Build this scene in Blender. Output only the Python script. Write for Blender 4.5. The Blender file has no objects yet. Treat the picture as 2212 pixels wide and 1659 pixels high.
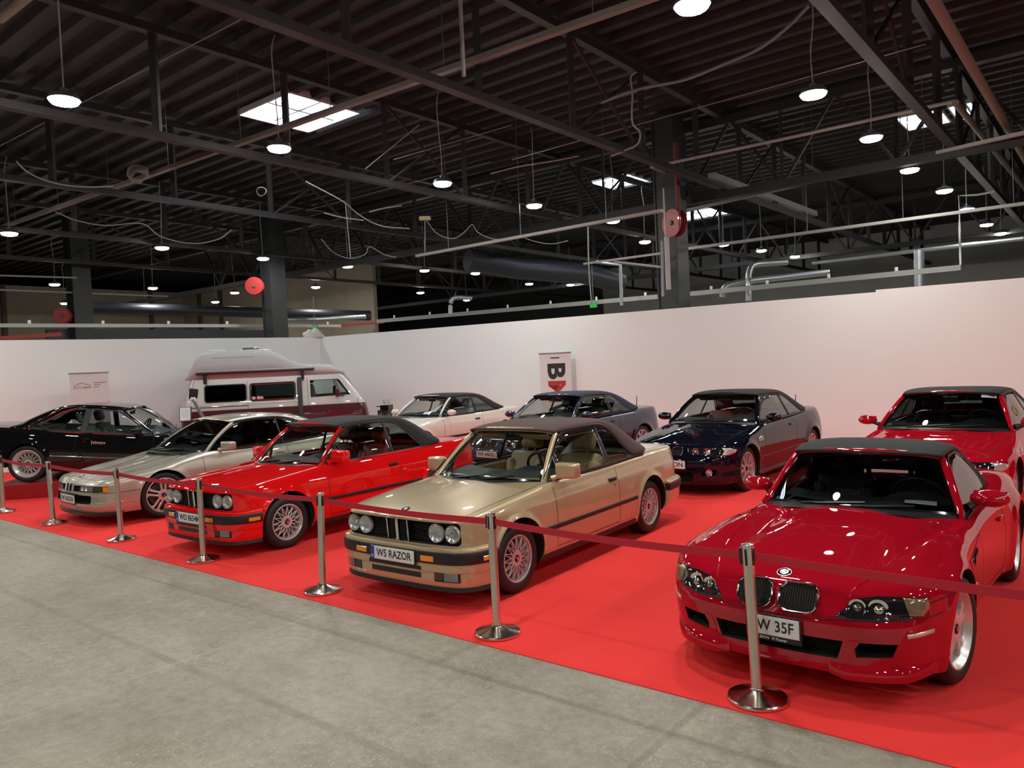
import bpy, bmesh, math, random
import numpy as np
from mathutils import Vector, Matrix, geometry
from mathutils.bvhtree import BVHTree
random.seed(7)
SC = bpy.context.scene
COL = SC.collection
PI = math.pi
# ------------------------------------------------------------------ basic object helpers
def link(name, me, parent=None, loc=None, rot=None):
    o = bpy.data.objects.new(name, me)
    COL.objects.link(o)
    if parent is not None:
        o.parent = parent
    if loc is not None: o.location = loc
    if rot is not None: o.rotation_euler = rot
    return o
def thing(name, label, cat, loc=(0, 0, 0), rz=0.0, group=None, me=None):
    o = link(name, me, None, loc, (0, 0, rz))
    o['label'] = label; o['category'] = cat
    if group: o['group'] = group
    return o
def struct(name, me):
    o = link(name, me); o['kind'] = 'structure'; return o
def copy_tree(o, parent=None):
    c = o.copy(); COL.objects.link(c)
    if parent is not None: c.parent = parent
    for ch in list(o.children): copy_tree(ch, c)
    return c
class MB:
    """collects vertices and faces of ONE mesh"""
    def __init__(s): s.v = []; s.f = []; s.m = []
    def add(s, vs, fs, mi=0):
        b = len(s.v); s.v += [tuple(map(float, p)) for p in vs]
        for f in fs: s.f.append(tuple(i + b for i in f)); s.m.append(mi)
    def box(s, x0, x1, y0, y1, z0, z1, mi=0, M=None):
        vs = [(x, y, z) for x in (x0, x1) for y in (y0, y1) for z in (z0, z1)]
        if M is not None: vs = [M @ Vector(p) for p in vs]
        s.add(vs, [(0, 1, 3, 2), (4, 6, 7, 5), (0, 4, 5, 1), (2, 3, 7, 6), (0, 2, 6, 4), (1, 5, 7, 3)], mi)
    def lathe(s, prof, n=32, axis='z', mi=0, M=None, closed=False):
        """prof: list of (r, h) revolved around an axis"""
        vs = []; k = len(prof)
        for i in range(n):
            a = 2 * PI * i / n; c, sn = math.cos(a), math.sin(a)
            for r, h in prof:
                p = (r * c, r * sn, h) if axis == 'z' else ((r * c, h, r * sn) if axis == 'y' else (h, r * c, r * sn))
                vs.append(p)
        if M is not None: vs = [M @ Vector(p) for p in vs]
        fs = []
        kk = k if closed else k - 1
        for i in range(n):
            j = (i + 1) % n
            for q in range(kk):
                q2 = (q + 1) % k
                f = (i * k + q, j * k + q, j * k + q2, i * k + q2)
                fs.append(f if axis != 'y' else f[::-1])
        s.add(vs, fs, mi)
    def tube(s, pts, r, n=8, mi=0, caps=True, prof=None, up=(0, 0, 1), closed=False):
        """tube (or any closed 2-D profile) along a path"""
        pts = [Vector(p) for p in pts]; N = len(pts)
        if prof is None:
            prof = [(math.cos(2 * PI * k / n), math.sin(2 * PI * k / n)) for k in range(n)]
            rr = r if hasattr(r, '__len__') else [r] * N
        else: rr = r if hasattr(r, '__len__') else [r if r else 1.0] * N
        K = len(prof); vs = []; up = Vector(up)
        for i, p in enumerate(pts):
            if closed: t = pts[(i + 1) % N] - pts[i - 1]
            else: t = pts[min(i + 1, N - 1)] - pts[max(i - 1, 0)]
            if t.length < 1e-9: t = Vector((1, 0, 0))
            t.normalize()
            u = up if abs(t.dot(up)) < 0.98 else Vector((1, 0, 0)) if abs(t.x) < .9 else Vector((0, 1, 0))
            sd = t.cross(u).normalized(); uu = sd.cross(t).normalized()
            for a, b in prof: vs.append(p + sd * (a * rr[i]) + uu * (b * rr[i]))
        fs = []
        for i in range(N if closed else N - 1):
            j = (i + 1) % N
            for k in range(K):
                k2 = (k + 1) % K
                fs.append((i * K + k, i * K + k2, j * K + k2, j * K + k))
        if caps and not closed:
            fs.append(tuple(range(K))[::-1]); fs.append(tuple((N - 1) * K + k for k in range(K)))
        s.add(vs, fs, mi)
    def grid(s, P, mi=0, flip=False, wrap=False):
        """P[i][j] -> 3-D point"""
        n = len(P); m = len(P[0]); vs = [p for row in P for p in row]; fs = []
        for i in range(n - 1):
            for j in range(m if wrap else m - 1):
                j2 = (j + 1) % m
                f = (i * m + j, (i + 1) * m + j, (i + 1) * m + j2, i * m + j2)
                fs.append(f[::-1] if flip else f)
        s.add(vs, fs, mi)
    def disc(s, c, r, n=24, axis='z', mi=0, M=None):
        s.lathe([(r, 0)], n, axis) if False else None
        vs = []
        for i in range(n):
            a = 2 * PI * i / n
            p = {'z': (r * math.cos(a), r * math.sin(a), 0), 'x': (0, r * math.cos(a), r * math.sin(a)), 'y': (r * math.cos(a), 0, r * math.sin(a))}[axis]
            p = Vector(p) + Vector(c)
            vs.append(M @ p if M is not None else p)
        s.add(vs, [tuple(range(n))], mi)
    def mesh(s, name, mats, smooth=True, angle=40, weld=False, mirror=False):
        v, f, m = s.v, s.f, s.m
        if mirror:
            b = len(v); v = v + [(p[0], -p[1], p[2]) for p in v]
            f = f + [tuple(i + b for i in q)[::-1] for q in f]; m = m + m
        me = bpy.data.meshes.new(name)
        me.from_pydata(v, [], f)
        for mt in (mats if isinstance(mats, (list, tuple)) else [mats]): me.materials.append(mt)
        me.polygons.foreach_set('material_index', m)
        if weld:
            bm = bmesh.new(); bm.from_mesh(me)
            bmesh.ops.remove_doubles(bm, verts=bm.verts, dist=1e-4 if weld is True else weld)
            bmesh.ops.dissolve_degenerate(bm, dist=1e-6, edges=bm.edges)
            bmesh.ops.recalc_face_normals(bm, faces=bm.faces)
            bm.to_mesh(me); bm.free()
        if smooth:
            me.polygons.foreach_set('use_smooth', [True] * len(me.polygons))
            me.set_sharp_from_angle(angle=math.radians(angle))
        me.update()
        return me
    def obj(s, name, mats, parent=None, **kw):
        loc = kw.pop('loc', None); rot = kw.pop('rot', None)
        return link(name, s.mesh(name, mats, **kw), parent, loc, rot)
def solidify(o, t, offset=-1.0):
    md = o.modifiers.new('thick', 'SOLIDIFY'); md.thickness = t; md.offset = offset; return o
def bevel(o, w, seg=2, angle=35):
    md = o.modifiers.new('bevel', 'BEVEL'); md.width = w; md.segments = seg
    md.limit_method = 'ANGLE'; md.angle_limit = math.radians(angle); md.harden_normals = True
    return o
def rbox(x0, x1, y0, y1, z0, z1, r=.02, seg=3, M=None):
    """rounded box as (verts, faces)"""
    bm = bmesh.new(); bmesh.ops.create_cube(bm, size=1)
    for v in bm.verts: v.co = Vector(((x0 + x1) / 2 + v.co.x * (x1 - x0), (y0 + y1) / 2 + v.co.y * (y1 - y0), (z0 + z1) / 2 + v.co.z * (z1 - z0)))
    r = min(r, .49 * min(x1 - x0, y1 - y0, z1 - z0))
    bmesh.ops.bevel(bm, geom=bm.edges[:] , offset=r, segments=seg, affect='EDGES', profile=.5)
    if M is not None: bmesh.ops.transform(bm, matrix=M, verts=bm.verts)
    bm.verts.index_update()
    vs = [v.co.copy() for v in bm.verts]; fs = [tuple(v.index for v in f.verts) for f in bm.faces]
    bm.free(); return vs, fs
# ------------------------------------------------------------------ curves
def cur(knots):
    """monotone cubic through (x, y) knots, vectorised"""
    k = sorted(knots); x = np.array([a for a, b in k], float); y = np.array([b for a, b in k], float)
    h = np.diff(x); d = np.diff(y) / h; n = len(x)
    m = np.zeros(n)
    if n == 2: m[:] = d[0]
    else:
        for i in range(1, n - 1):
            if d[i - 1] * d[i] > 0:
                w1 = 2 * h[i] + h[i - 1]; w2 = h[i] + 2 * h[i - 1]
                m[i] = (w1 + w2) / (w1 / d[i - 1] + w2 / d[i])
        m[0] = d[0]; m[-1] = d[-1]
    def f(t):
        t = np.clip(np.asarray(t, float), x[0], x[-1])
        i = np.clip(np.searchsorted(x, t) - 1, 0, n - 2)
        hh = h[i]; u = (t - x[i]) / hh
        return ((1 + 2 * u) * (1 - u) ** 2 * y[i] + u * (1 - u) ** 2 * hh * m[i] + u * u * (3 - 2 * u) * y[i + 1] + u * u * (u - 1) * hh * m[i + 1])
    return f
def crom(pts, n=8, closed=False):
    """Catmull-Rom through points of any dimension"""
    P = np.array(pts, float)
    if closed: Q = np.vstack([P[-1], P, P[0], P[1]])
    else: Q = np.vstack([2 * P[0] - P[1], P, 2 * P[-1] - P[-2]])
    out = []
    for i in range(1, len(Q) - 2):
        p0, p1, p2, p3 = Q[i - 1:i + 3]
        def tj(a, b): return max(np.linalg.norm(b - a), 1e-6) ** .5
        t0 = 0; t1 = tj(p0, p1); t2 = t1 + tj(p1, p2); t3 = t2 + tj(p2, p3)
        for k in range(n):
            t = t1 + (t2 - t1) * k / n
            A1 = (t1 - t) / (t1 - t0) * p0 + (t - t0) / (t1 - t0) * p1
            A2 = (t2 - t) / (t2 - t1) * p1 + (t - t1) / (t2 - t1) * p2
            A3 = (t3 - t) / (t3 - t2) * p2 + (t - t2) / (t3 - t2) * p3
            B1 = (t2 - t) / (t2 - t0) * A1 + (t - t0) / (t2 - t0) * A2
            B2 = (t3 - t) / (t3 - t1) * A2 + (t - t1) / (t3 - t1) * A3
            out.append((t2 - t) / (t2 - t1) * B1 + (t - t1) / (t2 - t1) * B2)
    if not closed: out.append(Q[-2])
    return np.array(out)
def resample(P, n):
    P = np.array(P, float); d = np.r_[0, np.cumsum(np.linalg.norm(np.diff(P, axis=0), axis=1))]
    t = np.linspace(0, d[-1], n)
    return np.stack([np.interp(t, d, P[:, k]) for k in range(P.shape[1])], 1)
def lerp(a, b, t): return a + (b - a) * t
# ------------------------------------------------------------------ materials
def NM(name):
    m = bpy.data.materials.new(name); m.use_nodes = True
    return m, m.node_tree.nodes, m.node_tree.links
def srgb(r, g, b):
    def f(c):
        c /= 255.
        return c / 12.92 if c <= .04045 else ((c + .055) / 1.055) ** 2.4
    return (f(r), f(g), f(b), 1)
MATS = {}
def mat(name, col, rough=.5, metal=0., coat=0., spec=.5, emit=None, es=0., noise=None, bump=None, aniso=0., crough=.03):
    if name in MATS: return MATS[name]
    m, n, l = NM(name); b = n['Principled BSDF']
    b.inputs['Base Color'].default_value = col; b.inputs['Roughness'].default_value = rough
    b.inputs['Metallic'].default_value = metal; b.inputs['Coat Weight'].default_value = coat
    b.inputs['Coat Roughness'].default_value = crough
    if coat >= 1 and crough < .02: b.inputs['Coat IOR'].default_value = 1.62
    b.inputs['Specular IOR Level'].default_value = spec
    if aniso: b.inputs['Anisotropic'].default_value = aniso
    if emit: b.inputs['Emission Color'].default_value = emit; b.inputs['Emission Strength'].default_value = es
    tc = n.new('ShaderNodeTexCoord')
    if noise:   # (scale, amount)
        t = n.new('ShaderNodeTexNoise'); t.inputs['Scale'].default_value = noise[0]; t.inputs['Detail'].default_value = 4
        l.new(tc.outputs['Object'], t.inputs['Vector'])
        h = n.new('ShaderNodeHueSaturation'); h.inputs['Color'].default_value = col
        mr = n.new('ShaderNodeMapRange'); mr.inputs['To Min'].default_value = 1 - noise[1]; mr.inputs['To Max'].default_value = 1 + noise[1]
        l.new(t.outputs['Fac'], mr.inputs['Value']); l.new(mr.outputs[0], h.inputs['Value']); l.new(h.outputs[0], b.inputs['Base Color'])
    if bump:    # (scale, strength)
        t = n.new('ShaderNodeTexNoise'); t.inputs['Scale'].default_value = bump[0]; t.inputs['Detail'].default_value = 3
        l.new(tc.outputs['Object'], t.inputs['Vector'])
        bp = n.new('ShaderNodeBump'); bp.inputs['Strength'].default_value = bump[1]; bp.inputs['Distance'].default_value = .002
        l.new(t.outputs['Fac'], bp.inputs['Height']); l.new(bp.outputs[0], b.inputs['Normal'])
    MATS[name] = m; return m
def paint(name, col, metal=0., rough=.35, flake=0., spec=None):
    if name in MATS: return MATS[name]
    m = mat(name, col, rough if metal else .6, metal, 1.0, (.35 if metal else .0) if spec is None else spec, crough=.012)
    if flake:
        n, l = m.node_tree.nodes, m.node_tree.links; b = n['Principled BSDF']
        tc = n.new('ShaderNodeTexCoord'); t = n.new('ShaderNodeTexVoronoi'); t.inputs['Scale'].default_value = 900
        l.new(tc.outputs['Object'], t.inputs['Vector'])
        h = n.new('ShaderNodeHueSaturation'); h.inputs['Color'].default_value = col
        mr = n.new('ShaderNodeMapRange'); mr.inputs['To Min'].default_value = 1 - flake; mr.inputs['To Max'].default_value = 1 + flake
        l.new(t.outputs['Color'], mr.inputs['Value']); l.new(mr.outputs[0], h.inputs['Value']); l.new(h.outputs[0], b.inputs['Base Color'])
    return m
def glass(name, tint, refl=.07):
    """thin pane: clear tinted transmission plus a fresnel reflection"""
    if name in MATS: return MATS[name]
    m, n, l = NM(name); n.remove(n['Principled BSDF']); out = n['Material Output']
    tr = n.new('ShaderNodeBsdfTransparent'); tr.inputs['Color'].default_value = tint
    gl = n.new('ShaderNodeBsdfGlossy'); gl.inputs['Roughness'].default_value = .01; gl.inputs['Color'].default_value = (1, 1, 1, 1)
    lw = n.new('ShaderNodeLayerWeight'); lw.inputs['Blend'].default_value = .5     # facing term is the same from both sides of the pane
    pw = n.new('ShaderNodeMath'); pw.operation = 'POWER'; pw.inputs[1].default_value = 4.5; l.new(lw.outputs['Facing'], pw.inputs[0])
    fr = n.new('ShaderNodeMapRange'); fr.inputs['To Min'].default_value = refl * .6; fr.inputs['To Max'].default_value = .9; l.new(pw.outputs[0], fr.inputs['Value'])
    mx = n.new('ShaderNodeMixShader')
    l.new(fr.outputs[0], mx.inputs[0]); l.new(tr.outputs[0], mx.inputs[1]); l.new(gl.outputs[0], mx.inputs[2]); l.new(mx.outputs[0], out.inputs['Surface'])
    MATS[name] = m; return m
BLACK = mat('black plastic trim', (.012, .012, .013, 1), .42, bump=(400, .1))
GLOSSBLK = mat('gloss black trim', (.006, .006, .007, 1), .12)
WELL = mat('wheel well black', (.006, .006, .006, 1), .8)
RUBBER = mat('tyre rubber', (.011, .011, .012, 1), .55, bump=(150, .25))
CHROME = mat('chrome', (.86, .86, .87, 1), .08, 1.)
SEAM = mat('panel gap', (.004, .004, .004, 1), .7)
ALLOY = mat('silver alloy', (.66, .65, .64, 1), .34, .55, .4)
ALLOYD = mat('dark alloy hub', (.16, .16, .17, 1), .35, .8)
STEEL = mat('brake steel', (.10, .098, .095, 1), .45, .8)
AMBER = mat('amber indicator lens', (.85, .28, .01, 1), .12, 0, .6)
LAMPGLASS = glass('lamp glass', (.93, .95, .95, 1))
REFLECTOR = mat('lamp reflector', (.66, .66, .66, 1), .22, .6, .5, bump=(26, 1.0))
WHITE = mat('plate white', (.72, .72, .70, 1), .4, noise=(30, .03))
PLATEBLUE = mat('plate blue', (.01, .05, .35, 1), .4)
INK = mat('plate letter black', (.012, .012, .012, 1), .5)
GLASS = glass('clear car glass', (.86, .91, .89, 1))
GLASSD = glass('tinted car glass', (.42, .47, .46, 1))
GLASSVD = glass('dark tinted car glass', (.16, .18, .18, 1))
MIRRORM = mat('mirror glass', (.8, .82, .84, 1), .02, 1.)
DASH = mat('dashboard charcoal', (.022, .026, .026, 1), .55, bump=(220, .2))
CANVAS_BLK = mat('black canvas', (.018, .018, .019, 1), .85, noise=(60, .15), bump=(900, .5))
CANVAS_BRN = mat('brown canvas', (.078, .046, .041, 1), .85, noise=(60, .12), bump=(900, .5))
CANVAS_BLU = mat('navy blue canvas', (.030, .040, .085, 1), .85, noise=(60, .12), bump=(900, .5))
# ------------------------------------------------------------------ text
def text_obj(name, s, size, mt, parent, M, width=None, depth=.0012, bold=0.0, align='CENTER'):
    cu = bpy.data.curves.new('t', 'FONT'); cu.body = s; cu.size = size; cu.extrude = depth; cu.offset = bold
    cu.align_x = align; cu.align_y = 'CENTER'; cu.resolution_u = 3
    t = bpy.data.objects.new('t', cu); COL.objects.link(t)
    dg = bpy.context.evaluated_depsgraph_get(); dg.update()
    me = bpy.data.meshes.new_from_object(t.evaluated_get(dg))
    bpy.data.objects.remove(t); bpy.data.curves.remove(cu)
    if width and len(me.vertices):
        xs = [v.co.x for v in me.vertices]; k = width / (max(xs) - min(xs))
        for v in me.vertices: v.co.x *= k
    me.transform(M)
    me.materials.clear(); me.materials.append(mt)
    return link(name, me, parent)
def evalmesh(o):
    dg = bpy.context.evaluated_depsgraph_get(); dg.update()
    return bpy.data.meshes.new_from_object(o.evaluated_get(dg), preserve_all_data_layers=True, depsgraph=dg)
# ------------------------------------------------------------------ wheels
def spoke(mb, a0, r0, a1, r1, w0, w1, y0, y1, th=.012, mi=0, n=2):
    """a bar on the wheel face from polar (a0, r0) to (a1, r1); axis is y"""
    p0 = Vector((r0 * math.cos(a0), y0, r0 * math.sin(a0))); p1 = Vector((r1 * math.cos(a1), y1, r1 * math.sin(a1)))
    d = (p1 - p0); sd = Vector((d.z, 0, -d.x)).normalized(); up = Vector((0, 1, 0))
    vs = []
    for p, w in ((p0, w0), (p1, w1)):
        vs += [p - sd * w / 2 - up * th, p - sd * w / 2 - up * th * .1, p - sd * w * .28 + up * 0, p + sd * w * .28, p + sd * w / 2 - up * th * .1, p + sd * w / 2 - up * th]
    fs = [(k, (k + 1) % 6, 6 + (k + 1) % 6, 6 + k) for k in range(6)]
    mb.add(vs, fs, mi)
WHEELS = {}
def wheel_meshes(style, R, rr, w):
    key = (style, R, rr, w)
    if key in WHEELS: return WHEELS[key]
    # tyre: outer face at y = 0, body towards -y
    t = MB(); sh = R - rr
    prof = [(rr, -.012), (rr + .010, .004), (rr + sh * .35, .012), (rr + sh * .62, .010), (rr + sh * .82, .002), (R - .006, -.016), (R - .0015, -.022)]
    k = 5; tw = w - .044; g = []
    for i in range(k):      # tread ribs with grooves
        a = -.022 - tw * i / k; b = -.022 - tw * (i + 1) / k
        g += [(R, a - .004), (R, b + .004), (R - .007, b + .002), (R - .007, b - .002)]
    g = g[:-2]
    prof += g + [(R - .0015, -w + .022), (R - .006, -w + .016), (rr + sh * .7, -w + .004), (rr + .01, -w + .004), (rr, -w + .012)]
    t.lathe(prof, 64, 'y')
    tm = t.mesh('tyre', RUBBER, angle=35, weld=True)
    r = MB(); F = -.004
    lip = {'bbsrs': .052, 'cross': .016, 'star': .03}.get(style, .014)
    ry = {'bbsrs': -.055, 'star': -.03}.get(style, -.022)
    bar = [(rr + .004, -.008), (rr + .004, F + .006), (rr - .006, F + .008), (rr - .012, F), (rr - lip * .75, ry * .6), (rr - lip, ry), (rr - lip - .008, ry - .012), (rr - lip - .012, -w * .55), (rr - .004, -w + .02), (rr + .004, -w + .014)]
    r.lathe(bar, 64, 'y')
    ri = rr - lip - .004
    if style in ('cross', 'bbsrs'):
        n = 15 if style == 'cross' else 16
        st = 2 * PI / n
        for i in range(n):
            a = st * i
            for sg in (-1, 1):
                spoke(r, a, .055, a + sg * st * 1.0, ri + .004, .0085, .0075, ry + .012, ry + .004, .016)
        r.lathe([(.0, ry + .004), (.030, ry + .006), (.036, ry + .012), (.062, ry + .016), (.068, ry + .004), (.066, ry - .03), (0, ry - .03)], 32, 'y')
        for i in range(n): 
            a = st * (i + .5); r.lathe([(0, .004), (.004, .002), (.004, -.006)], 6, 'y', M=Matrix.Translation((ri * .97 * math.cos(a), ry + .006, ri * .97 * math.sin(a))))
    elif style == 'ds':
        for i in range(5):
            a = 2 * PI * i / 5 + .3
            for sg in (-1, 1):
                c = sg * .024
                a0 = a + math.atan2(c, .05); a1 = a + math.asin(c * 1.35 / ri)
                spoke(r, a0, .055, a1, ri + .006, .024, .026, ry + .006, ry + .006, .03)
                spoke(r, a1, ri - .02, a + math.asin(sg * .058 / ri), ri + .008, .028, .04, ry + .006, ry + .006, .03)
        r.lathe([(.03, ry + .002), (.05, ry + .010), (.078, ry + .004), (.082, ry - .03), (0, ry - .03), (0, ry)], 32, 'y')
    elif style == 'v10':
        for i in range(5):
            a = 2 * PI * i / 5 + .15
            for sg in (-1, 1):
                spoke(r, a + sg * .13, .05, a + sg * .30, ri + .008, .030, .036, ry + .004, ry + .010, .034)
        r.lathe([(.03, ry + .002), (.05, ry + .008), (.074, ry + .002), (.08, ry - .03), (0, ry - .03), (0, ry)], 32, 'y')
    elif style == 'star':
        for i in range(5):
            a = 2 * PI * i / 5 + .31
            for sg in (-1, 1):
                spoke(r, a + sg * .30, .05, a + sg * .13, ri * .8, .05, .036, ry + .012, ry + .004, .035)
                spoke(r, a + sg * .13, ri * .78, a + sg * .22, ri + .008, .036, .05, ry + .004, ry + .0, .035)
            spoke(r, a, .05, a, ri * .72, .05, .03, ry + .006, ry - .004, .02)
        r.lathe([(.03, ry + .008), (.05, ry + .016), (.082, ry + .010), (.088, ry - .03), (0, ry - .03), (0, ry)], 32, 'y')
    rm = r.mesh('rim', [ALLOY], angle=35, weld=True)
    c = MB(); c.lathe([(.0, ry + .020), (.026, ry + .019), (.030, ry + .015), (.031, ry - .004)], 24, 'y')
    cm = c.mesh('cap', [GLOSSBLK], weld=True)
    q = MB()
    for k in range(4):   # emblem quarters and ring
        if k % 2 == 0:
            a0 = PI / 2 * k; q.add([(0, ry + .0215, 0)] + [(.017 * math.cos(a0 + j * PI / 16), ry + .0208, .017 * math.sin(a0 + j * PI / 16)) for j in range(9)], [tuple(range(10))], 0)
    q.lathe([(.0185, ry + .0212), (.020, ry + .0212), (.020, ry + .018)], 24, 'y', 0)
    for k in range(4):
        if k % 2: 
            a0 = PI / 2 * k; q.add([(0, ry + .0215, 0)] + [(.017 * math.cos(a0 + j * PI / 16), ry + .0208, .017 * math.sin(a0 + j * PI / 16)) for j in range(9)], [tuple(range(10))], 1)
    em = q.mesh('emblem', [CHROME, mat('emblem blue', (.03, .18, .5, 1), .3)], smooth=False)
    b = MB(); b.lathe([(.05, -w * .62), (.05, -w * .54), (rr * .72, -w * .54), (rr * .72, -w * .62), (.05, -w * .62)], 40, 'y')
    bm_ = b.mesh('disc', [STEEL], weld=True)
    s = MB(); s.lathe([(0.0, -w * .68), (rr - .01, -w * .68)], 32, 'y'); sm = s.mesh('back', [WELL])
    WHEELS[key] = (tm, rm, cm, em, bm_, sm); return WHEELS[key]
def add_wheel(car, style, x, y, R, rr, w, side, steer=0., z=None, capcol=None):
    tm, rm, cm, em, bm_, sm = wheel_meshes(style, R, rr, w)
    o = link('wheel_tyre', tm, car, (x, y * side, R if z is None else z), (0, 0, steer + (0 if side > 0 else PI)))
    for nm, me in (('wheel_rim', rm), ('hub_cap', cm), ('hub_emblem', em), ('brake_disc', bm_), ('wheel_back', sm)):
        link(nm, me, o)
    return o
# ------------------------------------------------------------------ the car body
class Body:
    def __init__(s, sp):
        s.sp = sp
        P = crom(sp['plan'], 14); P = resample(P, 900)
        for _ in range(sp.get('smooth', 60)):   # relax to near C2
            Q = P.copy(); Q[1:-1] = .5 * P[1:-1] + .25 * (P[:-2] + P[2:])
            Q[0, 0] = .5 * P[0, 0] + .5 * P[1, 0]; Q[-1, 0] = .5 * P[-1, 0] + .5 * P[-2, 0]
            P = Q
        s.base = P = resample(P, sp.get('n', 330)); P[0, 1] = P[-1, 1] = 0
        t = np.gradient(P, axis=0); t /= np.linalg.norm(t, axis=1)[:, None]
        s.nrm = np.stack([t[:, 1] * 1.0, -t[:, 0]], 1)
        if s.nrm[0, 0] < 0: s.nrm *= -1
        s.nrm[0] = (1, 0); s.nrm[-1] = (-1, 0)
        i0 = np.argmax(P[:, 1])
        o = np.argsort(P[:, 0]); s.wx, s.wy = P[o, 0], P[o, 1]
        s.off = [cur(sp[k]) for k in ('off_f', 'off_s', 'off_r')]
        s.zc, s.ze, s.pe = cur(sp['zc']), cur(sp['ze']), sp.get('pe', 3.)
        s.zb = cur(sp['zb']); s.rad = cur(sp['rad'])
        s.flat = cur(sp.get('flat', [(-5, 0), (2, 0)]))
    def W(s, x): return np.interp(x, s.wx, s.wy)
    def Z(s, x, y):
        w = np.maximum(s.Ww(x), .05); u = np.clip(np.abs(y) / w, 0, 1)
        zc, ze = s.zc(x), s.ze(x)
        pe = s.pe(x) if callable(s.pe) else s.pe
        z = ze + (zc - ze) * (1 - u ** pe)
        if 'bulge' in s.sp: z = z + s.sp['bulge'](x, np.abs(y))
        return z
    def Ww(s, x):   # width used for the crown: never pinched at nose and tail
        a, b = s.sp['wclamp']
        return s.W(np.clip(x, b, a))
    def O(s, i, z):
        nx, ny = s.nrm[i, 0], s.nrm[i, 1]
        f, sd, r = (g(z) for g in s.off)
        v = f * np.maximum(nx, 0) ** 2 + sd * ny ** 2 + r * np.maximum(-nx, 0) ** 2
        x = s.base[i, 0]
        for xw, zw, R0, a, sg in s.sp.get('flares', ()):
            d = np.hypot(x - xw, z - zw)
            v = v + a * np.exp(-(np.maximum(d - R0, 0) / sg) ** 2) * ny ** 2
        if 'extra' in s.sp: v = v + s.sp['extra'](x, s.base[i, 1], z, nx, ny)
        return v
    def at(s, i, z, off=0.):
        v = s.O(i, z) + off
        return s.base[i, 0] + s.nrm[i, 0] * v, s.base[i, 1] + s.nrm[i, 1] * v
    def rows(s):
        N = len(s.base); I = np.arange(N); r = s.rad(s.base[:, 0])
        zt = np.full(N, .7)
        for _ in range(12):
            x, y = s.at(I, zt, -r); zt = .5 * zt + .5 * s.Z(x, np.abs(y))
        s.ztop = zt
        zb = s.zb(s.base[:, 0])
        fr = 1 - np.r_[0, np.cumsum(np.linalg.norm(np.diff(s.base, axis=0), axis=1))] / np.sum(np.linalg.norm(np.diff(s.base, axis=0), axis=1))
        xf, xr = s.sp['spine']; sx = xr + (xf - xr) * fr
        R = []
        z0 = zb
        x0, y0 = s.at(I, z0)
        R.append(np.stack([sx, 0 * sx, z0], 1))
        R.append(np.stack([lerp(sx, x0, .6), y0 * .6, z0], 1))
        nl = s.sp.get('nl', 26)
        for k in range(nl):
            z = zb + (zt - r - zb) * k / nl
            x, y = s.at(I, z); R.append(np.stack([x, y, z], 1))
        for k in range(8):
            ph = PI / 2 * k / 7; z = zt - r + r * math.sin(ph)
            x, y = s.at(I, zt - r * (1 - math.sin(ph)), -r * (1 - math.cos(ph)))
            R.append(np.stack([x, y, z], 1))
        xt, yt = R[-1][:, 0], R[-1][:, 1]
        nc = s.sp.get('nc', 22)
        for k in range(1, nc + 1):
            u = (k / nc) ** 1.25
            x = lerp(xt, sx, u); y = yt * (1 - u)
            R.append(np.stack([x, y, s.Z(x, y)], 1))
        return R
    def build(s, mats, cutters):
        R = s.rows(); N = len(s.base); mb = MB()
        mb.grid(np.stack(R, 1).tolist()) 
        me = mb.mesh('body', mats, mirror=True, weld=2e-5, smooth=False)
        if cutters is not None and cutters.v:
            o = link('tmp', me); c = link('tmpc', cutters.mesh('cut', mats, smooth=False, weld=True))
            md = o.modifiers.new('b', 'BOOLEAN'); md.operation = 'DIFFERENCE'; md.solver = 'EXACT'; md.object = c; md.use_self = False
            nm = evalmesh(o)
            bpy.data.objects.remove(o); bpy.data.objects.remove(c)
            me = nm
        return me
def slab(mb, poly, y0, y1, axis='y', mi=0):
    """polygon (list of 2-D) extruded along an axis"""
    n = len(poly); A = []
    for t in (y0, y1):
        for a, b in poly:
            A.append({'y': (a, t, b), 'x': (t, a, b), 'z': (a, b, t)}[axis])
    fs = [tuple(range(n))[::-1], tuple(range(n, 2 * n))] + [(k, (k + 1) % n, n + (k + 1) % n, n + k) for k in range(n)]
    mb.add(A, fs, mi)
def circ(x, z, r, n=40): return [(x + r * math.cos(2 * PI * k / n), z + r * math.sin(2 * PI * k / n)) for k in range(n)]
def rrect(x0, x1, y0, y1, r, n=5):
    out = []
    for cx, cy, a in ((x1 - r, y1 - r, 0), (x0 + r, y1 - r, 90), (x0 + r, y0 + r, 180), (x1 - r, y0 + r, 270)):
        for k in range(n + 1):
            t = math.radians(a + 90 * k / n); out.append((cx + r * math.cos(t), cy + r * math.sin(t)))
    return out
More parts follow.
